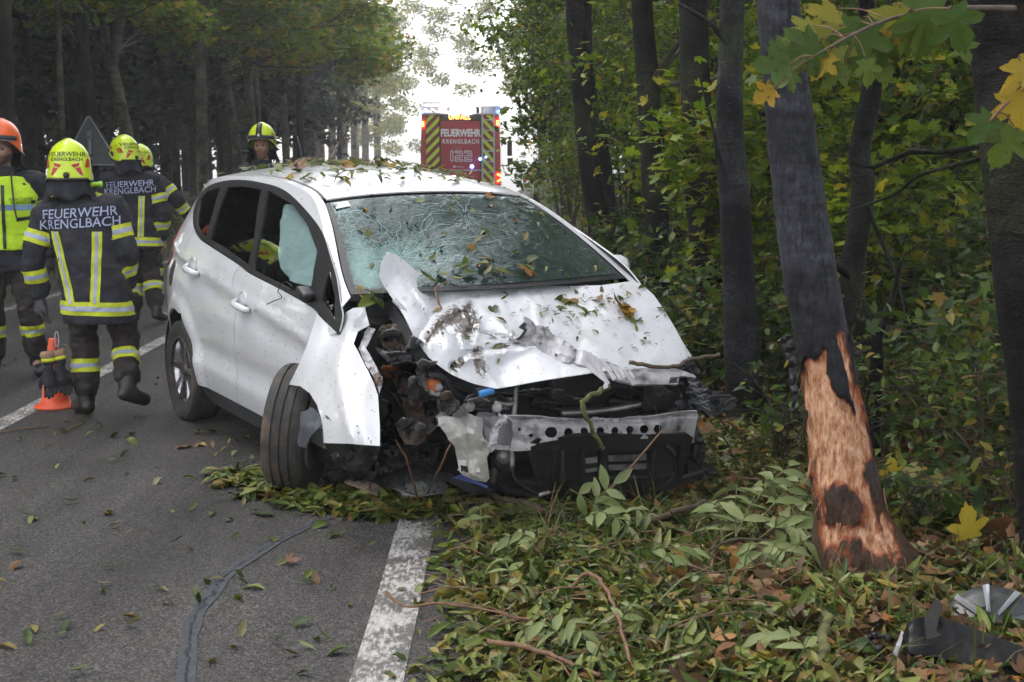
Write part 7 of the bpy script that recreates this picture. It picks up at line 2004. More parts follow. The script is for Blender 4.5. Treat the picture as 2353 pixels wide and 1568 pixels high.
        def front(nm, poly, mm, of=.005, d=.02):
            P2, Fp = cdt(poly, d); W, Fp = project([Vector((a, c, 0)) for a, c in P2], Fp, org, ex, Vector((0, 0, 1)), dr, bvv, of); return obj(nm, W, orient(W, Fp, -dr), mm, vo)
        z = ch.z
        front('zip', [(-.012, hz + .17), (.012, hz + .17), (.012, z + .1), (-.012, z + .1)], M_HBLK, .007)
        front('blue_stripe', [(-.21, z - .085), (-.014, z - .085), (-.014, z - .045), (-.21, z - .045)], M_VBLU); front('blue_stripe', [(.014, z - .085), (.21, z - .085), (.21, z - .045), (.014, z - .045)], M_VBLU)
        for x in (-.12, .12):
            front('chest_pocket', [(x - .06, z - .26), (x + .06, z - .26), (x + .06, z - .11), (x - .06, z - .11)], M_VEST, .012)
            front('pocket_flap', [(x - .03, z - .17), (x + .065, z - .155), (x + .065, z - .13), (x - .03, z - .14)], M_HBLK, .016)
        for s_, size, zz, x in (('EINSATZLEITER', .030, z - .005, .125), ('FEUERWEHR', .030, z - .032, .125), ('FEUERWEHR', .032, z - .01, -.12)):
            V_, F_ = text_mesh(s_, size, 0, 1.0, .8); W, F_ = project([Vector((q.x + x, q.y + zz, 0)) for q in V_], F_, org, ex, Vector((0, 0, 1)), dr, bvv, .006); obj('chest_lettering', W, F_, M_HBLK if x > 0 else M_VBLU, vo)
        W = [Vector((ch.x - .06, ch.y + .12, nk.z)), Vector((ch.x - .075, ch.y + .2, z + .03)), Vector((ch.x - .085, ch.y + .215, z - .08)), Vector((ch.x - .095, ch.y + .215, z - .14))]
        a_, b_ = tube(cr(W, 5), .007, 6); obj('radio_cord', a_, b_, M_HBLK, vo)
    for s, spec in zip('LR', hands):
        if spec:
            m, d, pn, curl, sc, nm = spec
            put(nm, hand_mesh(v['wr' + s] + Vector(d).normalized() * .035, d, pn, 1 if s == 'R' else -1, curl, sc), m, t)
    return t

def J(pelvis=(0, 0, .90), chest=(0, 0, 1.25), neck=(0, .01, 1.46), head=(0, .03, 1.60), shR=(.20, 0, 1.37), elR=(.27, -.02, 1.09), wrR=(.28, .06, .86), shL=(-.20, 0, 1.37), elL=(-.27, -.02, 1.09), wrL=(-.28, .06, .86), hipR=(.10, 0, .86), knR=(.11, .03, .48), anR=(.12, 0, .10), toeR=(.14, .17, .04), hipL=(-.10, 0, .86), knL=(-.11, .03, .48), anL=(-.12, 0, .10), toeL=(-.14, .17, .04)):
    return dict(locals())

TXT = (('FEUERWEHR', .040, .078), ('KRENGLBACH', .030, .046))
# 1: walking away, nearest the wreck
g = gp(187, 956)
p1 = person('firefighter walking away with gloves clipped to the leg beside the traffic cone', (g.x + .06, g.y + .05, 0), .06,
    J(pelvis=(.03, 0, .87), chest=(-.02, .03, 1.20), neck=(-.08, .06, 1.40), head=(-.11, .09, 1.535), shL=(-.25, .04, 1.30), elL=(-.335, .0, 1.02), wrL=(-.315, .04, .79), shR=(.165, .03, 1.33), elR=(.235, .02, 1.06), wrR=(.215, .13, .84), hipL=(-.04, 0, .83), knL=(-.05, .05, .46), anL=(-.04, .0, .10), toeL=(-.13, .12, .045), hipR=(.14, 0, .83), knR=(.20, .10, .47), anR=(.25, -.12, .20), toeR=(.34, -.03, .10)),
    hem=.60, hands=((M_GLOVE, (.02, .1, -1), (.9, .3, 0), .5, 1.12, 'gloved_hand'), (M_GBLK, (0, .2, -1), (-1, 0, 0), .5, 1.0, 'gloved_hand')), jacket_stripe_z=.70, bulk=.95)
helmet(p1, (-.11, .09, 1.575), .12, -.05, M_HELM, True, TXT, torch=(1, M_LIME))
# gloves hanging from the leg on a clip
def gloves():
    c = at(122, 838, 8.92)
    t = thing('work_gloves', 'pair of dark work gloves with tan cuffs hanging from a clip at the leg', 'gloves', c)
    for k, (o, tw) in enumerate(((Vector((-.03, .0, 0)), .0), (Vector((.035, .02, .01)), .35))):
        d = Vector((.10 + .12 * k, 0, -1)); pn = Vector((math.sin(tw), -1, 0))
        put('glove', hand_mesh(o + Vector((0, 0, -.03)), d, pn, 1 if k else -1, .35, 1.15), M_GBLK, t)
        a = o + Vector((0, 0, .03)); V, F = lathe([(.028, -.05), (.038, -.02), (.042, .015), (.044, .03), (.036, .028), (.03, .0)], 16)
        Rm = frame(-d).to_4x4(); cu = obj('cuff', [Matrix.Translation(a) @ Rm @ Vector((q.x, q.y * .6, q.z)) for q in V], F, M_GBLK, t)
        V, F = lathe([(.042, .012), (.050, .032), (.040, .055), (.030, .045), (.034, .03)], 16); obj('cuff_lining', [Matrix.Translation(a) @ Rm @ Vector((q.x, q.y * .6, q.z)) for q in V], F, M_GTAN, t)
        V, F = lathe([(.0395, -.012), (.0425, -.012), (.0445, .010), (.041, .010)], 16); obj('yellow_cuff_band', [Matrix.Translation(a) @ Rm @ Vector((q.x, q.y * .6, q.z)) for q in V], F, M_TAPE_Y, t)
    V, F = tube([Vector((.03 + .012 * math.cos(a), 0, .16 + .05 * math.sin(a))) for a in np.linspace(0, 2 * PI, 20)], .004, 6); obj('carabiner', V, F, M_LADD, t)
    V, F = tube([(.03, 0, .115), (.015, 0, .08), (0, 0, .05)], .004, 6); obj('clip_strap', V, F, M_GBLK, t)
gloves()
# 2: commander with the orange helmet
g = gp(30, 862)
p2 = person('officer in orange helmet and yellow vest at the left edge facing the wreck', (g.x, g.y, 0), PI + .25,
    J(pelvis=(0, 0, .96), chest=(0, .01, 1.34), neck=(0, .03, 1.55), head=(.0, .06, 1.69), shR=(.21, 0, 1.46), elR=(.29, -.02, 1.17), wrR=(.27, .10, .95), shL=(-.21, 0, 1.46), elL=(-.30, -.04, 1.17), wrL=(-.30, .06, .93), hipR=(.10, 0, .92), knR=(.12, .08, .52), anR=(.13, .06, .10), toeR=(.15, .24, .045), hipL=(-.10, 0, .92), knL=(-.15, .08, .52), anL=(-.18, .02, .11), toeL=(-.22, .19, .045)),
    vest=True, back_text=False, hem=.80, hands=((M_GBLK, (0, .1, -1), (1, 0, 0), .6, 1.05, 'gloved_hand'), (M_GBLK, (0, .1, -1), (-1, 0, 0), .6, 1.05, 'gloved_hand')))
head(p2, (0, .07, 1.70), -.25, .0, M_FACE_B, True); helmet(p2, (0, .055, 1.745), -.25, -.02, M_HELO, False, None)
# 3: back turned, head in profile
g = gp(325, 742)
p3 = person('firefighter with head in profile and bare hand standing behind the nearest one', (g.x - .04, g.y, 0), .15,
    J(pelvis=(.02, 0, .93), chest=(-.02, .02, 1.29), neck=(-.06, .04, 1.50), head=(-.08, .06, 1.64), shR=(.20, .02, 1.41), elR=(.27, .0, 1.12), wrR=(.26, .06, .86), shL=(-.24, .04, 1.41), elL=(-.33, .05, 1.13), wrL=(-.25, .2, .98), hipR=(.11, 0, .89), knR=(.14, .06, .50), anR=(.20, -.12, .14), toeR=(.26, .03, .05), hipL=(-.08, 0, .89), knL=(-.05, .10, .50), anL=(-.03, .05, .10), toeL=(-.06, .22, .045)),
    hem=.74, hands=(None, (M_SKIN, (.05, .1, -1), (-.9, .2, 0), .5, 1.0, 'hand')))
head(p3, (-.08, .07, 1.65), .85, .0, M_FACE_B, True); helmet(p3, (-.08, .06, 1.685), .85, -.08, M_HELM, True, TXT)
# 4: farther, arm held out
g = at(335, 690, 16.5)
p4 = person('firefighter farthest back of the group holding one arm out sideways', (g.x, 16.5, 0), -.12,
    J(pelvis=(.02, 0, .90), chest=(.0, .02, 1.24), neck=(-.02, .04, 1.45), head=(-.03, .06, 1.58), shR=(.20, .02, 1.36), elR=(.40, .02, 1.17), wrR=(.50, .12, .98), shL=(-.22, .02, 1.36), elL=(-.29, .0, 1.08), wrL=(-.27, .1, .86)),
    hem=.72, hands=((M_GBLK, (0, .1, -1), (1, 0, 0), .5, 1.0, 'gloved_hand'), (M_GBLK, (.5, .4, -.7), (-.6, .2, -.4), .5, 1.0, 'gloved_hand')))
helmet(p4, (-.03, .06, 1.62), .05, -.05, M_HELM, True, TXT)
# 5: behind the car, only the head shows
g = at(614, 700, 14.0)
p5 = person('firefighter looking over the car roof, only the helmeted head visible', (g.x, 14.0, 0), PI - .12,
    J(pelvis=(0, 0, .98), chest=(0, .01, 1.37), neck=(0, .03, 1.59), head=(.0, .06, 1.735), shR=(.21, 0, 1.50), elR=(.28, .0, 1.2), wrR=(.26, .10, .98), shL=(-.21, 0, 1.50), elL=(-.28, .0, 1.2), wrL=(-.26, .1, .98), hipR=(.1, 0, .94), hipL=(-.1, 0, .94)),
    back_text=False, hem=.82, hands=((M_GBLK, (0, .1, -1), (1, 0, 0), .5, 1.0, 'gloved_hand'), (M_GBLK, (0, .1, -1), (-1, 0, 0), .5, 1.0, 'gloved_hand')))
head(p5, (0, .07, 1.755), .10, 0, M_FACE, False); helmet(p5, (0, .055, 1.80), .10, -.02, M_HELM, True, None, torch=(1, M_BLACK))
# ================================================================== fallen leaves, twigs, broken-off pieces
LC_OLIVE = [(0.0, (.025, .045, .008)), (.25, (.055, .085, .012)), (.48, (.11, .135, .02)), (.64, (.18, .20, .05)), (.74, (.10, .09, .02)), (.84, (.22, .17, .025)), (.92, (.11, .055, .02)), (1.0, (.20, .24, .10))]
LC_BROWN = [(0.0, (.045, .024, .012)), (.35, (.11, .055, .024)), (.65, (.19, .095, .04)), (.82, (.28, .17, .08)), (.92, (.34, .14, .03)), (1.0, (.12, .12, .03))]
M_LITTER = leaf_mat('fallen_olive_leaves', [(p, tuple(min(.5, q * 1.2) for q in c)) for p, c in LC_OLIVE], trans=.15, rough=.4)
M_LITTERB = leaf_mat('fallen_brown_leaves', LC_BROWN, trans=.12, rough=.55)
M_LOBJ = leaf_mat('single_olive_leaf', LC_OLIVE, rnd='object', trans=.15, rough=.45)
M_LOBJ_O = leaf_mat('single_autumn_leaf', [(0, (.30, .17, .02)), (.4, (.22, .10, .03)), (.7, (.14, .06, .025)), (1, (.36, .24, .03))], rnd='object', trans=.15, rough=.45)
M_ASH = leaf_mat('ash_leaflets', [(0, (.12, .16, .05)), (.6, (.19, .23, .085)), (1, (.24, .27, .12))], rnd='object', trans=.2, rough=.5)
M_MAPLE = leaf_mat('spotted_maple_leaf', [(0, (.06, .11, .02)), (.5, (.12, .17, .025)), (.72, (.24, .23, .03)), (.9, (.42, .30, .03)), (1, (.38, .2, .03))], rnd='object', trans=.45, spots=7)
M_YMAPLE = leaf_mat('yellow_maple_leaf', [(0, (.48, .38, .03)), (1, (.55, .42, .05))], rnd='object', trans=.4)
M_STICK = simple('bark_stick', (.085, .06, .04), rough=.8, var=.5, scale=25, bump=.5, bscale=80)
M_STICKR = simple('reddish_twig', (.14, .07, .035), rough=.7, var=.4, scale=25)
M_MOSS = simple('mossy_stick', (.10, .10, .03), rough=.9, var=.5, scale=22, bump=.6, bscale=60)

def litter():
    rng = np.random.default_rng(404)
    def dens(x, y):                       # olive leaves: thick on the verge, thinning towards the forest
        d = sstep(-.42, .05, x + .12 * fbm((y * 2, 1, 1))) * (1 - sstep(1.2, 2.6, x)) * (1 - sstep(7.0, 9.5, y))
        return d
    def grow(n, xr, yr, f):
        X = rng.uniform(*xr, n * 3); Y = rng.uniform(*yr, n * 3); k = np.array([rng.uniform() < f(x, y) for x, y in zip(X, Y)])
        return X[k][:n], Y[k][:n]
    def pile(x, y): return .02 + .055 * sstep(-.35, .3, x) * (.6 + .8 * fbm((x * 1.7, y * 1.7, 7)))
    X, Y = grow(19000, (-.45, 2.6), (4.1, 9.2), dens)
    Z = np.array([max(gz(x, y), 0 if x < -.2 else -9) + max(.006, pile(x, y)) * rng.uniform(0, 1) for x, y in zip(X, Y)])
    V, T = scatter_leaves(np.stack([X, Y, Z], 1), np.clip(rng.lognormal(-2.85, .38, len(X)), .02, .11), rng, PR_LANCE + [leaf_proto('lance', .8, 1.1), leaf_proto('lance', -.6, .9), leaf_proto('oval', .6, 1.2)] + PR_OVAL[:1], .42)
    o = np_obj('leaf_litter', V, T, M_LITTER); tag(o, 'thick layer of torn-down olive green leaves on the verge', 'leaves', kind='stuff')
    # leaves swept together on the asphalt in front of the car and at its wheel
    pts = []
    for (px, py, s, n) in ((565, 1105, 34, 200), (610, 1140, 34, 110), (520, 1112, 40, 50), (700, 1160, 50, 100), (800, 1170, 60, 200), (880, 1165, 50, 180), (960, 1165, 40, 220), (760, 1150, 50, 120), (920, 1185, 40, 120), (1050, 1160, 60, 200), (640, 1110, 40, 90), (1180, 1185, 60, 160), (1320, 1175, 60, 140)):
        for _ in range(n):
            g = gp(px + rng.normal(0, s), py + rng.normal(0, s * .22)); pts.append((g.x, g.y, rng.uniform(.008, .045) + max(0, gz(g.x, g.y))))
    V, T = scatter_leaves(np.array(pts), rng.uniform(.05, .12, len(pts)), rng, PR_LANCE + PR_OVAL[:1], .38)
    o = np_obj('swept_leaves', V, T, M_LITTER); tag(o, 'drift of green leaves on the asphalt before the crushed front', 'leaves', kind='stuff')
    # brown leaves under the trees
    def db(x, y): return sstep(.2, 1.1, x + .25 * fbm((x, y * 1.5, 4))) * (1 - .55 * sstep(3.5, 6, x)) * (1 - sstep(10, 14, y))
    X, Y = grow(10500, (.1, 5.5), (4.1, 13), db)
    Z = np.array([gz(x, y) + rng.uniform(.003, .05) for x, y in zip(X, Y)])
    V, T = scatter_leaves(np.stack([X, Y, Z], 1), rng.uniform(.06, .14, len(X)), rng, PR_MAPLE + [leaf_proto('oval', .8, 1.2), leaf_proto('maple', 1.2, 1.0)] + PR_OVAL[:2], .55)
    o = np_obj('brown_leaf_litter', V, T, M_LITTERB); tag(o, 'brown fallen leaves covering the forest floor round the struck tree', 'leaves', kind='stuff')
    # bits of twig and stalk in the litter
    tw = MB()
    for _ in range(420):
        x, y = rng.uniform(-.3, 2.6), rng.uniform(4.2, 8.5); a = rng.uniform(0, 6.28); L = rng.uniform(.04, .22); z = max(0, gz(x, y)) + rng.uniform(.02, .08)
        d = Vector((math.cos(a), math.sin(a), rng.normal(0, .15))) * L; p = Vector((x, y, z)); tw.tube([p - d * .5, p + Vector((rng.normal(0, .01), rng.normal(0, .01), .01)), p + d * .5], rng.uniform(.001, .003), 4)
    o = tw.build('twig_litter', M_STICKR); tag(o, 'bits of twig and leaf stalk mixed into the litter', 'twigs', kind='stuff')
    # grass and herbs between
    def dg(x, y): return .35 + .65 * (fbm((x * 1.2, y * 1.2, 2)) > .1)
    X, Y = grow(2600, (.2, 5.5), (4.2, 12), dg)
    Z = np.array([gz(x, y) + .02 for x, y in zip(X, Y)])
    V, T = scatter_leaves(np.stack([X, Y, Z + .03], 1), rng.uniform(.04, .085, len(X)), rng, PR_OVAL, .7)
    o = np_obj('ground_herbs', V, T, M_LF_U); tag(o, 'small green herbs growing through the leaf litter', 'herbs', kind='stuff')
    n = 5200; X = np.concatenate([rng.uniform(.1, 3, n // 4), rng.uniform(-.05, 2.5, n // 2), rng.uniform(-9, -5.85, n // 4)]); Y = np.concatenate([rng.uniform(4.2, 9, n // 4), rng.uniform(12, 45, n // 2), rng.uniform(9, 40, n // 4)])
    Vg, Tg = [], []
    P = np.stack([X, Y, np.array([gz(x, y) for x, y in zip(X, Y)])], 1); h = rng.uniform(.08, .26, len(X)); a = rng.uniform(0, 6.28, len(X)); w = .004 + .0002 * Y
    bx = np.stack([np.cos(a) * w, np.sin(a) * w, 0 * a], 1); ln = np.stack([rng.normal(0, .09, len(X)), rng.normal(0, .09, len(X)), h], 1)
    V = np.stack([P - bx, P + bx, P + ln * .55 + bx * .7, P + ln * .55 - bx * .7, P + ln + np.array([0, 0, -.02]) + ln * np.array([.5, .5, 0])], 1).reshape(-1, 3)
    i = np.arange(len(X))[:, None] * 5; T = np.concatenate([i + [0, 1, 2], i + [0, 2, 3], i + [3, 2, 4]])
    o = np_obj('grass', V, T, leaf_mat('verge_grass', [(0, (.04, .075, .015)), (.7, (.09, .13, .03)), (1, (.17, .16, .06))], trans=.3)); tag(o, 'thin verge grass beside the road', 'grass', kind='stuff')
litter()

# ---- leaves one can count
def single_leaves():
    rng = np.random.default_rng(505)
    def lm(kind, b, f, m, nm):
        V, T = leaf_proto(kind, b, f); V = V.copy(); V[:, 1] -= .4
        V[:, 2] += .03 * np.sin(V[:, 1] * 7 + b * 9)
        me = np_mesh('leaf', V, T, m, True); return me
    green = [lm('lance', b, f, M_LOBJ, '') for b, f in ((.12, .4), (.4, .6), (-.25, .5), (.7, .9), (-.05, .2))] + [lm('oval', .25, .4, M_LOBJ, '')]
    warm = [lm('maple', b, f, M_LOBJ_O, '') for b, f in ((.3, .3), (.7, .4), (-.4, .5))] + [lm('oval', .3, .5, M_LOBJ_O, ''), lm('lance', .3, .5, M_LOBJ_O, '')]
    def place(M4, size, warmp, label, group):
        me = (warm if rng.uniform() < warmp else green); me = me[int(rng.integers(0, len(me)))]
        o = bpy.data.objects.new('fallen_leaf', me); link(o)
        az = rng.uniform(0, 6.28); tl = rng.normal(0, .28)
        o.matrix_world = M4 @ Matrix.Rotation(az, 4, 'Z') @ Matrix.Rotation(tl, 4, 'X') @ Matrix.Rotation(rng.normal(0, .3), 4, 'Y') @ Matrix.Scale(size, 4)
        tag(o, label, 'leaf', group)
    k = 0
    while k < 100:
        px, py = rng.uniform(0, 900), 1000 + 560 * rng.uniform(0, 1) ** 1.3
        g = gp(px, py)
        if g.x > -.55 or (px > 350 and py < 1010) or (px > 590 and py < 1150): continue
        place(Matrix.Translation((g.x, g.y, .016)), rng.uniform(.05, .105), .06, 'single fallen leaf lying on the grey asphalt', 'leaves lying singly on the road'); k += 1
    for px, py in ((150, 990), (185, 975), (120, 1000), (200, 968), (230, 985), (480, 1030), (500, 1000), (530, 1040), (580, 1060), (450, 1000), (610, 1020), (560, 1000)):
        for _ in range(2):
            g = gp(px + rng.normal(0, 14), py + rng.normal(0, 6)); place(Matrix.Translation((g.x, g.y, .018)), rng.uniform(.06, .12), .15, 'single fallen leaf lying on the grey asphalt', 'leaves lying singly on the road')
    # small scraps farther away
    P = []
    for _ in range(420):
        x = rng.uniform(-5.4, -.6); y = rng.uniform(4.5, 26); P.append((x, y, .012))
    V, T = scatter_leaves(np.array(P), rng.uniform(.025, .07, len(P)), rng, PR_LANCE, .3)
    o = np_obj('leaf_scraps', V, T, M_LITTER); tag(o, 'small leaf scraps strewn over the road', 'leaves', kind='stuff')
    def on(objs, n, sample, label, group, smin, smax, warmp, lift=.008):
        Vv, Ff = [], []
        for o in objs:
            b = len(Vv); Vv += [v.co.copy() for v in o.data.vertices]; Ff += [tuple(i + b for i in p.vertices) for p in o.data.polygons]
        bv = BVHTree.FromPolygons(Vv, Ff); k = tries = 0
        while k < n and tries < n * 40:
            tries += 1
            x, y = sample()
            hit, nr, _, _ = bv.ray_cast(Vector((x, y, 3)), Vector((0, 0, -1)))
            if hit is None: continue
            if nr.z < 0: nr = -nr
            M4 = CM @ (Matrix.Translation(hit + nr * lift) @ frame(nr).to_4x4())
            place(M4, rng.uniform(smin, smax), warmp, label, group); k += 1
    on([ROOF], 66, lambda: (rng.uniform(-.3, 1.62), rng.uniform(-.6, .6)), 'leaf lying on the white car roof', 'leaves on the car roof', .05, .115, .12, .014)
    on([ROOF], 36, lambda: (rng.normal(.45, .3), rng.normal(-.05, .3)), 'leaf lying on the white car roof', 'leaves on the car roof', .07, .13, .2, .022)
    # the drift along the crest of the roof
    Vv = [v.co.copy() for v in ROOF.data.vertices]; bv = BVHTree.FromPolygons(Vv, [tuple(p.vertices) for p in ROOF.data.polygons]); P = []
    for _ in range(300):
        x, y = (rng.uniform(-.3, 1.5), rng.normal(.32, .16)) if rng.uniform() < .5 else (rng.uniform(-.4, 1.6), rng.uniform(-.55, .55))
        hit, nr, _, _ = bv.ray_cast(Vector((x, y, 3)), Vector((0, 0, -1)))
        if hit is not None: P.append(tuple(CM @ (hit + Vector((0, 0, rng.uniform(.008, .04))))))
    V, T = scatter_leaves(np.array(P), rng.uniform(.025, .09, len(P)), rng, PR_LANCE + PR_OVAL[:1], .4)
    o = np_obj('roof_leaf_drift', V, T, M_LITTER); tag(o, 'drift of small leaves along the crest of the car roof', 'leaves', kind='stuff')
    Vv, Ff = [], []
    for o in (WS, BON): b0 = len(Vv); Vv += [v.co.copy() for v in o.data.vertices]; Ff += [tuple(i + b0 for i in p.vertices) for p in o.data.polygons]
    bv = BVHTree.FromPolygons(Vv, Ff); P = []
    for _ in range(230):
        x, y = (rng.uniform(1.7, 3.15), rng.uniform(-.6, .65)) if rng.uniform() < .6 else (rng.normal(2.75, .13), rng.normal(.35, .2))
        hit, nr, _, _ = bv.ray_cast(Vector((x, y, 3)), Vector((0, 0, -1)))
        if hit is not None: P.append(tuple(CM @ (hit + Vector((.004, 0, .010)))))
    V, T = scatter_leaves(np.array(P), rng.uniform(.015, .05, len(P)), rng, PR_LANCE, .4)
    o = np_obj('leaf_bits', V, T, M_LITTER); tag(o, 'tiny leaf bits sprinkled over the bonnet and windscreen', 'leaves', kind='stuff')
    on([WS], 24, lambda: (rng.uniform(1.7, 2.45), rng.uniform(-.62, .65)), 'leaf stuck on the shattered windscreen', 'leaves on the windscreen', .045, .09, .2, .006)
    on([WS], 16, lambda: (rng.uniform(2.38, 2.52), rng.uniform(-.4, .25)), 'leaf gathered along the foot of the windscreen', 'leaves along the foot of the windscreen', .07, .11, .1, .02)
    on([BON], 10, lambda: (rng.uniform(2.62, 3.1), rng.uniform(-.5, .6)), 'leaf lying on the dented white bonnet', 'leaves on the bonnet', .05, .1, .2, .008)
    on([BON], 22, lambda: (rng.normal(2.72, .07), rng.normal(.42, .13)), 'leaf lying on the dented white bonnet', 'leaves on the bonnet', .05, .11, .2, .010)
    for px, py, sz, x in ((850, 690, .12, 2.5), (862, 676, .1, 2.5), (840, 680, .11, 2.45), (870, 695, .1, 2.52), (1395, 648, .1, 2.42), (1415, 652, .09, 2.45), (1408, 640, .1, 2.4)):
        c = CM @ cpt((px, py), 0, x); place(Matrix.Translation(c) @ frame((.2, -.6, .6)).to_4x4(), sz, .05, 'leaf caught beside the foot of the windscreen', 'leaves caught in the scuttle')
single_leaves()

# ---- sticks
def stick(label, pts, r0, r1, m=M_STICK, name='twig', side=(), group=None, seed=0):
    P = [Vector(p) for p in pts]; b = P[0].copy()
    rng = np.random.default_rng(seed + 900)
    C = cr(P, 6); C = [c + Vector((rng.normal(0, r0 * .35), rng.normal(0, r0 * .35), rng.normal(0, r0 * .25))) for c in C]
    t = thing(name, label, 'twig' if name == 'twig' else 'branch', b, group=group)
    V, F = tube(C, [r0 + (r1 - r0) * i / (len(C) - 1) for i in range(len(C))], 8); obj('stem', V, F, m, t, loc=-b)
    for q in side:
        Q = [Vector(p) for p in q]; V, F = tube(cr(Q, 4), [r0 * .55 * (1 - .7 * i / (4 * (len(Q) - 1))) for i in range(4 * (len(Q) - 1) + 1)], 6); obj('side_twig', V, F, m, t, loc=-b)
    return t
def G(x, y, z=.03):
    p = gp(x, y); return Vector((p.x, p.y, max(0, gz(p.x, p.y)) + z))
stick('long thin twig reaching from the verge over the white edge line', [G(888, 1390, .05), G(930, 1412, .03), G(1010, 1425, .05), G(1100, 1440, .06), G(1220, 1470, .06)], .006, .004, M_STICKR)
stick('curved reddish twig arching up in the middle of the leaf litter', [G(1290, 1400, .03), G(1345, 1400, .12), G(1390, 1440, .14), G(1425, 1500, .10), G(1460, 1600, .04)], .008, .006, M_STICKR)
stick('reddish twig lying along the bottom of the leaf litter', [G(1120, 1510, .05), G(1200, 1530, .06), G(1290, 1560, .06), G(1380, 1600, .05)], .010, .007, M_STICKR)
stick('mossy thick stick in the brown leaves near the bottom', [G(1885, 1590, .04), G(1890, 1500, .06), G(1905, 1450, .05), G(1960, 1410, .04)], .019, .014, M_MOSS, 'branch')
stick('thick broken branch lying before the black bumper', [G(1095, 1145, .06), G(1150, 1168, .04), G(1220, 1185, .05), G(1300, 1205, .04)], .022, .016, M_STICK, 'branch')
stick('stout branch lying in the leaves left of the struck tree', [G(1480, 1225, .05), G(1560, 1205, .06), G(1620, 1185, .06)], .018, .014, M_STICK, 'branch')
stick('thin branch under the leafy ash spray', [G(1600, 1245, .05), G(1700, 1240, .1), G(1790, 1265, .1), G(1830, 1280, .06)], .009, .005, M_STICK)
stick('reddish twig crossing the right end of the litter', [G(1560, 1480, .04), G(1680, 1430, .06), G(1740, 1400, .05)], .006, .004, M_STICKR)
stick('twig on the asphalt at the front wheel', [G(505, 1092, .012), G(560, 1085, .02), G(620, 1075, .03)], .008, .005, M_STICKR)
stick('long twig on the asphalt at the left edge', [G(-10, 1000, .012), G(40, 992, .012), G(95, 985, .012)], .006, .004, M_STICKR)
stick('short twig on the asphalt below the standing firefighter', [G(155, 992, .012), G(195, 975, .012)], .007, .005, M_STICKR)
rng = np.random.default_rng(606)
for i in range(22):
    px, py = rng.uniform(1000, 1700), rng.uniform(1190, 1530); a = rng.uniform(-.6, .6); L = rng.uniform(60, 190)
    stick('thin broken twig lying in the leaf litter', [G(px, py, .06), G(px + L * .5, py + L * .5 * a * .4, .08), G(px + L, py + L * a * .4, .06)], rng.uniform(.002, .0042), .0018, M_STICKR if i % 3 else M_STICK, group='thin twigs in the leaf litter', seed=i)
def CW(x, y, cx): return CM @ cpt((x, y), 0, cx)
stick('crooked mossy branch hanging over the bumper beam', [CW(1398, 888, 3.40), CW(1370, 905, 3.40), CW(1338, 930, 3.41), CW(1352, 970, 3.40), CW(1370, 1005, 3.38), CW(1386, 1032, 3.37)], .013, .009, M_MOSS, 'branch', seed=3)
stick('thin branch lying over the far corner of the bonnet', [CW(1447, 832, 3.30), CW(1490, 840, 3.34), CW(1545, 842, 3.34), CW(1590, 825, 3.28), CW(1655, 816, 3.2)], .010, .008, M_STICK, 'branch', seed=4)
stick('bare twig standing up on the rear of the car roof', [CM @ Vector((.1, .1, 1.60)), at(772, 340, 10.2), at(790, 312, 10.3), at(804, 288, 10.4)], .012, .005, M_STICK, side=([at(778, 332, 10.2), at(795, 325, 10.2), at(806, 317, 10.2)],), seed=5)
stick('twig lying across the leaves on the car roof', [CM @ Vector((.25, -.1, 1.635)), CM @ Vector((.55, -.3, 1.635)), CM @ Vector((.8, -.42, 1.615))], .011, .007, M_STICK, seed=6)
stick('angled brown twig standing on the bonnet before the black cowl', [CW(1005, 690, 2.70), CW(1015, 710, 2.78), CW(1000, 668, 2.68), CW(1012, 655, 2.62), CW(1036, 645, 2.56)], .004, .003, M_STICKR, seed=7)
stick('upright brown twig before the torn wheel housing', [G(965, 1165, .0), CW(935, 1060, 3.0), CW(908, 1010, 2.9)], .006, .004, M_STICKR, seed=8)
stick('slanting pale twig leaning on the milky tank', [G(975, 1150, .0), CW(1010, 1075, 3.2), CW(1035, 1020, 3.26)], .005, .004, M_STICKR, seed=9)
stick('forked reddish twig sticking out of the leaves before the bumper', [G(1245, 1225, .0), G(1265, 1195, .08), G(1277, 1180, .16)], .004, .003, M_STICKR, side=([G(1255, 1215, .03), G(1290, 1200, .1), G(1312, 1185, .14)],), seed=10)
stick('thin green twig sticking out of the leaves right of the forked twig', [G(1500, 1235, .0), G(1475, 1210, .1), G(1455, 1190, .2)], .004, .003, M_MOSS, seed=11)

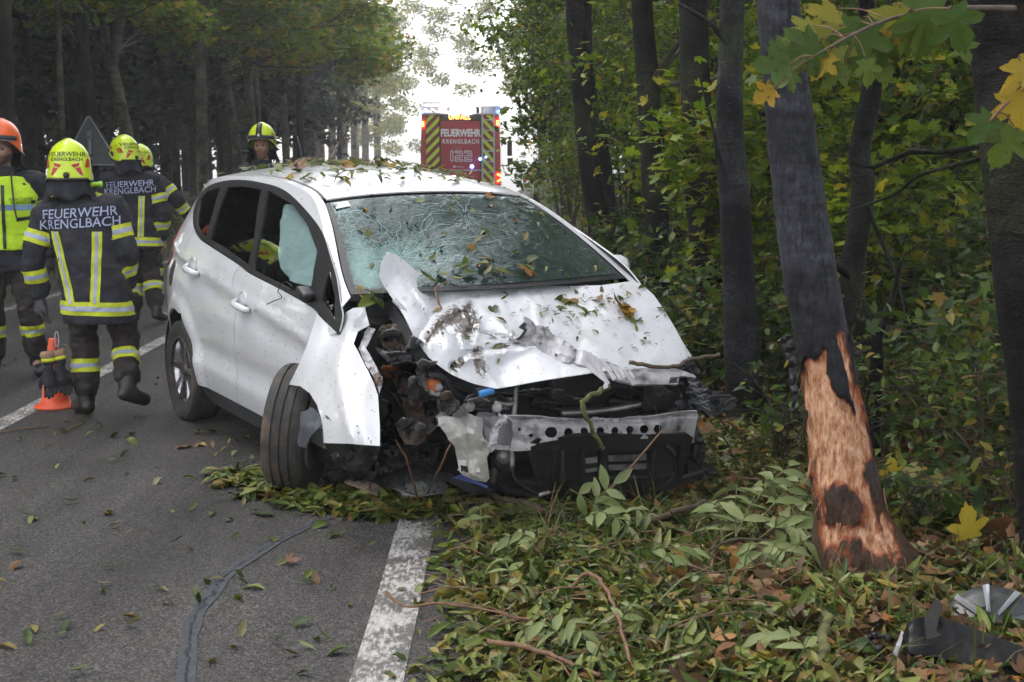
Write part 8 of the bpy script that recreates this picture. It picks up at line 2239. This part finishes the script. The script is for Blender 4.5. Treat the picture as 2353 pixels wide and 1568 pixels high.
# ---- compound leaves and sprays
V_, T_ = leaf_proto('lance', .25, .35); V_ = V_ * np.array([1.25, 1, 1]); ME_ASH = np_mesh('leaflet', V_, T_, M_ASH, True)
V_, T_ = leaf_proto('lance', .5, .6); V_ = V_ * np.array([1.3, 1, 1]); ME_ASH2 = np_mesh('leaflet', V_, T_, M_ASH, True)
def spray(t, base, p0, p1, n, L, up, rng, droop=.05):
    p0, p1 = Vector(p0), Vector(p1); mid = p0.lerp(p1, .5) + Vector((0, 0, droop)); C = cr([p0, mid, p1], 6)
    V, F = tube(C, [.0035 - .0022 * i / (len(C) - 1) for i in range(len(C))], 5); obj('leaf_stalk', V, F, M_MOSS, t, loc=-base)
    for k in range(n):
        u = .25 + .75 * k / max(1, n - 1); i = min(len(C) - 2, int(u * (len(C) - 1))); c = C[i].lerp(C[i + 1], u * (len(C) - 1) - i); d = (C[i + 1] - C[i]).normalized()
        for s in ((-1, 1) if k < n - 1 else (0,)):
            side = d.cross(Vector(up)).normalized() * s
            y = (d * (.55 if s else 1) + side * .85 + Vector((rng.normal(0, .12), rng.normal(0, .12), rng.normal(-.05, .18)))).normalized()
            z = (Vector(up) + Vector((rng.normal(0, .3), rng.normal(0, .3), 0))); z = (z - y * z.dot(y)).normalized(); x = y.cross(z)
            M4 = Matrix((x, y, z)).transposed().to_4x4(); M4.translation = c - base
            o = bpy.data.objects.new('leaflet', ME_ASH if rng.uniform() < .6 else ME_ASH2); link(o, t); o.matrix_local = M4 @ Matrix.Scale(L * rng.uniform(.8, 1.15), 4)
def sprays():
    rng = np.random.default_rng(707)
    b = G(1690, 1300, .02); t = thing('ash_branch', 'broken-off branch with fresh green compound leaves before the struck tree', 'branch', b)
    for (a, c, z0, z1) in (((1690, 1290), (1760, 1215), .10, .22), ((1720, 1285), (1850, 1215), .10, .24), ((1740, 1290), (1900, 1245), .09, .16), ((1745, 1300), (1830, 1330), .08, .06), ((1730, 1295), (1760, 1340), .09, .05), ((1690, 1285), (1690, 1215), .08, .2), ((1760, 1275), (1870, 1290), .10, .10), ((1700, 1270), (1810, 1200), .12, .26), ((1790, 1300), (1915, 1300), .06, .08), ((1660, 1280), (1640, 1230), .06, .14)):
        spray(t, b, G(*a, z0), G(*c, z1), 5, .125, (0, -.35, 1), rng, .03)
    V, F = tube(cr([G(1590, 1310, .03), G(1680, 1285, .08), G(1790, 1290, .08)], 5), [.008 - .0004 * i for i in range(11)], 7); obj('stem', V, F, M_STICK, t, loc=-b)
    b = G(1370, 1300, .02); t = thing('ash_shoot', 'slanting brown shoot with hanging green leaflets before the black radiator frame', 'branch', b)
    top_ = CW(1525, 985, 3.55); mid = CW(1440, 1085, 3.5); low = CW(1362, 1165, 3.5)
    V, F = tube(cr([top_, mid, low], 6), [.004 + .0004 * i for i in range(13)], 6); obj('stem', V, F, M_STICKR, t, loc=-b)
    for (a, c) in (((1310, 1125), (1400, 1175)), ((1365, 1160), (1385, 1220)), ((1360, 1155), (1410, 1110))):
        spray(t, b, CW(*a, 3.5), CW(*c, 3.55), 3, .11, (.1, -.9, .5), rng, .0)
    b = G(1420, 1250, .02); t = thing('ash_leaf', 'bright green compound leaf lying in the litter below the radiator frame', 'leaf', b)
    spray(t, b, G(1330, 1240, .08), G(1440, 1262, .10), 4, .115, (0, -.3, 1), rng)
    b = G(1760, 1520, .02); t = thing('ash_leaf', 'yellow green compound leaf lying at the bottom of the litter', 'leaf', b)
    spray(t, b, G(1880, 1570, .05), G(1740, 1515, .07), 5, .105, (0, -.4, 1), rng)
    b = G(1530, 1330, .02); t = thing('ash_leaf', 'compound leaf lying in the middle of the leaf litter', 'leaf', b)
    spray(t, b, G(1500, 1350, .07), G(1610, 1320, .09), 4, .10, (0, -.3, 1), rng)
    for k in range(9):
        px, py = rng.uniform(1080, 1750), rng.uniform(1230, 1540); a = rng.uniform(0, 6.28); b = G(px, py, .02)
        t = thing('ash_leaf', 'torn-off green compound leaf among the litter of the verge', 'leaf', b, group='compound leaves in the litter')
        spray(t, b, G(px - 45 * math.cos(a), py - 16 * math.sin(a), .07), G(px + 55 * math.cos(a), py + 20 * math.sin(a), .09), 4, rng.uniform(.07, .1), (rng.normal(0, .2), -.25, 1), rng)
    # drooping maple branch near the photographer
    b = at(2235, 150, 3.6); t = thing('maple_branch', 'overhanging maple branch with yellow and green spotted leaves', 'branch', b)
    C = cr([at(2330, 20, 3.9), at(2200, 20, 3.7), at(2060, 40, 3.5), at(1960, 80, 3.4), at(1870, 130, 3.35)], 6)
    V, F = tube(C, [.009 - .0003 * i for i in range(len(C))], 7); obj('stem', V, F, M_STICK, t, loc=-b)
    MM = [np_mesh('leaf', *leaf_proto('maple', bb, ff), M_MAPLE, True) for bb, ff in ((.5, .5), (.25, .3), (.9, .6), (-.3, .5))]
    def mleaf(px, py, Y, L, ang, tilt, tw):
        y = Vector((math.sin(ang), 0, -math.cos(ang))); z = Vector((tw, -1, tilt)); z = (z - y * z.dot(y)).normalized(); x = y.cross(z)
        M4 = Matrix((x, y, z)).transposed().to_4x4(); M4.translation = at(px, py, Y) - b
        o = bpy.data.objects.new('leaf', MM[int(rng.integers(0, 4))]); link(o, t); o.matrix_local = M4 @ Matrix.Scale(L, 4)
        q = min(C, key=lambda c: (c - at(px, py, Y)).length); V, F = tube(cr([q, q.lerp(at(px, py, Y), .5) + Vector((0, 0, .01)), at(px, py, Y)], 3), .0018, 5); obj('leaf_stalk', V, F, M_STICKR, t, loc=-b)
    for (px, py, L, ang, ti, tw) in ((1780, 205, .08, -1.0, .5, .3), (1905, 120, .1, -.6, .6, -.2), (1990, 135, .09, .2, .5, .3), (2040, 95, .1, -.3, .7, .2), (1870, 60, .1, -1.2, .5, -.2), (1940, 150, .09, -.8, .6, .2), (2110, 30, .1, .5, .5, .2), (1835, 170, .09, -1.2, .7, .1), (1885, 90, .15, -1.0, .4, .3), (1930, 60, .16, -.4, .5, -.3), (1985, 40, .18, -.1, .5, .2), (2050, 10, .2, .2, .6, -.2), (2130, -10, .2, .1, .4, .3), (1960, 110, .15, -1.1, .8, .2), (1850, 125, .14, -1.3, .3, .5), (2010, 100, .14, .3, .9, -.4), (2090, 70, .13, -.6, .7, .2), (2180, 20, .15, .5, .4, -.3), (1815, 150, .12, -1.5, .4, .2), (2200, 90, .09, .4, .5, .3), (1925, 20, .14, -.8, .4, .1), (2070, 50, .16, .9, .5, -.1)):
        mleaf(px, py, 3.45 + rng.uniform(-.1, .2), L * .78, ang, ti, tw)
    b2 = at(2345, 260, 3.2)
    b = b2; t = thing('maple_twig', 'maple twig with three drooping leaves at the right edge before the dark trunk', 'branch', b)
    C = cr([at(2420, 120, 3.4), at(2370, 190, 3.25), at(2310, 240, 3.2), at(2275, 280, 3.2)], 5); V, F = tube(C, .004, 6); obj('stem', V, F, M_STICKR, t, loc=-b)
    for (px, py, L, ang, ti, tw) in ((2340, 130, .16, .5, .3, .2), (2335, 205, .16, .2, .4, -.2), (2285, 265, .11, -.7, .8, .3), (2330, 290, .14, -.4, .6, .2)): mleaf(px, py, 3.2, L * .75, ang, ti, tw)
    # yellow seedlings
    YM = np_mesh('leaf', *leaf_proto('maple', .3, .3), M_YMAPLE, True)
    for lb, px, py, Y, L in (('big yellow maple leaf on a thin stalk right of the struck tree', 2225, 1240, 5.75, .16), ('yellow maple leaf low beside the struck trunk', 2050, 1105, 6.4, .12)):
        a = at(px, py, Y); g = Vector((a.x + .06, a.y, gz(a.x, a.y))); t = thing('maple_seedling', lb, 'plant', g)
        V, F = tube(cr([g - Vector((0, 0, .03)), g.lerp(a, .6) + Vector((.02, 0, 0)), a], 4), .0025, 5); obj('stem', V, F, M_STICKR, t, loc=-g)
        y = Vector((-.1, -.2, 1)).normalized(); z = Vector((.2, -1, .3)); z = (z - y * z.dot(y)).normalized(); x = y.cross(z); M4 = Matrix((x, y, z)).transposed().to_4x4(); M4.translation = a - g
        o = bpy.data.objects.new('leaf', YM); link(o, t); o.matrix_local = M4 @ Matrix.Scale(L, 4)
sprays()

# ---- pieces torn off the car
def debris():
    def sheet(name, label, poly, zf, m, t=.004, step=8, rough=(.01, 20), cat='car part', smooth=False):
        b = None
        P2, F = cdt(poly, step); V = []
        for u, v in P2:
            g = gp(u, v); z = zf(u, v) + rough[0] * fbm((u / rough[1], v / rough[1], 3)); q = gp(u, v, max(.006, z)); V.append(q)
        b = V[0].copy(); b.z = 0
        F = orient(V, F, (0, -.3, 1)); V, F = solid(V, F, t); th = thing(name, label, cat, b)
        obj('panel', V, F, m, th, smooth, loc=-b); return th, b
    M_PAN = simple('dirty_grey_liner', (.26, .27, .27), rough=.5, var=.25, scale=6, dirt=(.10, .065, .045), dscale=5, damt=.8)
    th, b = sheet('torn_liner_panel', 'torn grey wheel arch panel lying on the leaves under the wing', [(862, 1062), (905, 1058), (940, 1072), (985, 1080), (1010, 1086), (1025, 1110), (1042, 1128), (1000, 1134), (945, 1142), (925, 1130), (890, 1118), (850, 1105), (868, 1090)], lambda u, v: .05 + .02 * math.sin(u / 30), M_PAN, .006)
    P = cr([gp(925, 1134, .05), gp(945, 1142, .045), gp(985, 1132, .05), gp(1010, 1122, .06)], 5); V, F = tube(P, .012, 7); obj('rolled_edge', V, F, M_STEEL, th, loc=-b)
    P = cr([gp(1000, 1142, .03), gp(1040, 1131, .03)], 4); V, F = tube(P, .008, 6); obj('white_strip', V, F, M_STEEL, th, loc=-b)
    sheet('torn_strip', 'torn brownish strip of sheet metal below the hanging wing', [(781, 1094), (800, 1092), (862, 1112), (878, 1120), (868, 1135), (820, 1116), (792, 1106)], lambda u, v: .06, M_TAN, .012)
    # headlamp unit and wheel trim by the struck tree
    M_GLOSS = simple('glossy_black_plastic', (.005, .005, .006), rough=.42, var=.3, spec=.25, dirt=(.04, .03, .02), dscale=14, damt=.5)
    bb = G(2220, 1490, 0); th = thing('lamp_housing', 'broken black lamp housing lying in brown leaves at the lower right', 'car part', bb)
    def hp(poly, z, name, m, t=.03, rough=(.006, 60)):
        P2, F = cdt(poly, 9); V = [gp(u, v, z(u, v) + rough[0] * fbm((u / rough[1], v / rough[1], 8))) for u, v in P2]; F = orient(V, F, (0, -.5, 1)); V, F = solid(V, F, t); o = obj(name, V, F, m, th, True, loc=-bb); edge_sharp(o, 30)
    hp([(2085, 1432), (2110, 1420), (2150, 1415), (2230, 1440), (2330, 1480), (2380, 1500), (2380, 1570), (2250, 1535), (2150, 1510), (2075, 1500), (2070, 1470)], lambda u, v: .16 - .0009 * (v - 1415) - .02 * max(0, (2090 - u) / 20), 'housing_shell', M_GLOSS, .05)
    hp([(2075, 1500), (2150, 1510), (2250, 1535), (2380, 1572), (2380, 1600), (2220, 1560), (2100, 1525)], lambda u, v: .05, 'housing_flange', M_BLK, .02)
    hp([(2125, 1420), (2150, 1375), (2165, 1385), (2150, 1450), (2165, 1460), (2130, 1470)], lambda u, v: .19, 'bracket', M_BLK, .02)
    hp([(2052, 1500), (2072, 1450), (2078, 1455), (2062, 1505)], lambda u, v: .10, 'white_edge', M_STEEL, .006)
    bm_ = G(2270, 1440, .14); th2 = thing('wheel_trim', 'grey finned plastic wheel trim leaning on the black lamp housing', 'wheel trim', bm_)
    M_TRIM = simple('grey_trim_plastic', (.045, .048, .052), rough=.35, var=.25, metal=.3, dirt=(.06, .05, .04), damt=.4)
    Rm = frame((-.35, -.62, .72)); Vd, Fd = lathe([(0, .028), (.03, .026), (.05, .01), (.13, .0), (.165, -.012), (.175, -.03), (.17, -.03), (.16, -.018), (.12, -.008), (.04, -.004), (0, 0)], 48)
    ctr = at(2275, 1440, 4.72) - bm_
    obj('disc', [Rm @ q + ctr for q in Vd], Fd, M_TRIM, th2)
    for k in range(9):
        a = 2 * PI * k / 9; c, s = math.cos(a), math.sin(a); n_ = Vector((-s, c, 0)); r_ = Vector((c, s, 0))
        Vf = [r_ * .045 + n_ * .006 + Vector((0, 0, .020)), r_ * .16 + n_ * .018 + Vector((0, 0, .006)), r_ * .165 - n_ * .004 + Vector((0, 0, .004)), r_ * .045 - n_ * .006 + Vector((0, 0, .020)), r_ * .05 + Vector((0, 0, .035)), r_ * .15 + n_ * .006 + Vector((0, 0, .024))]
        obj('fin', [Rm @ q + ctr for q in Vf], [(0, 1, 5, 4), (4, 5, 2, 3), (0, 4, 3), (1, 2, 5)], M_LADD, th2, False)
    # crumpled black foil and a shard behind the tree
    bb = G(2020, 1465, 0); th = thing('plastic_scrap', 'crumpled black plastic scrap beside the lamp housing', 'plastic scrap', bb)
    hp([(1985, 1450), (2010, 1438), (2050, 1435), (2060, 1455), (2045, 1478), (2015, 1492), (1990, 1480)], lambda u, v: .06, 'foil', M_BLK, .008, (.06, 14))
    bb = at(1805, 820, 6.6); g = Vector((bb.x, bb.y, gz(bb.x, bb.y))); th = thing('bumper_shard', 'black plastic shard standing in the undergrowth left of the struck tree', 'car part', g)
    poly = [(1790, 785), (1806, 765), (1818, 772), (1828, 800), (1834, 905), (1822, 960), (1812, 830)]
    P2, F = cdt(poly, 8); V = [at(u, v, 6.6 + .03 * fbm((u / 20, v / 20, 1))) for u, v in P2]; F = orient(V, F, (0, -1, 0)); V, F = solid(V, F, .01); obj('panel', V, F, M_BLK, th, False, loc=-g)
debris()
# ================================================================== mist
def haze():
    m, nt, out = nmat('mist')
    v = nd(nt, 'ShaderNodeVolumePrincipled')
    v.inputs['Color'].default_value = (0.98, 0.99, 1.0, 1)
    v.inputs['Density'].default_value = 0.0016
    v.inputs['Anisotropy'].default_value = 0.3
    nt.links.new(v.outputs[0], out.inputs['Volume'])
    mb = MB().box((0, 94, 4.0), (200, 290, 48))
    o = mb.build('haze', m); o['kind'] = 'stuff'; o['label'] = 'thin autumn mist hanging in the avenue'
haze()
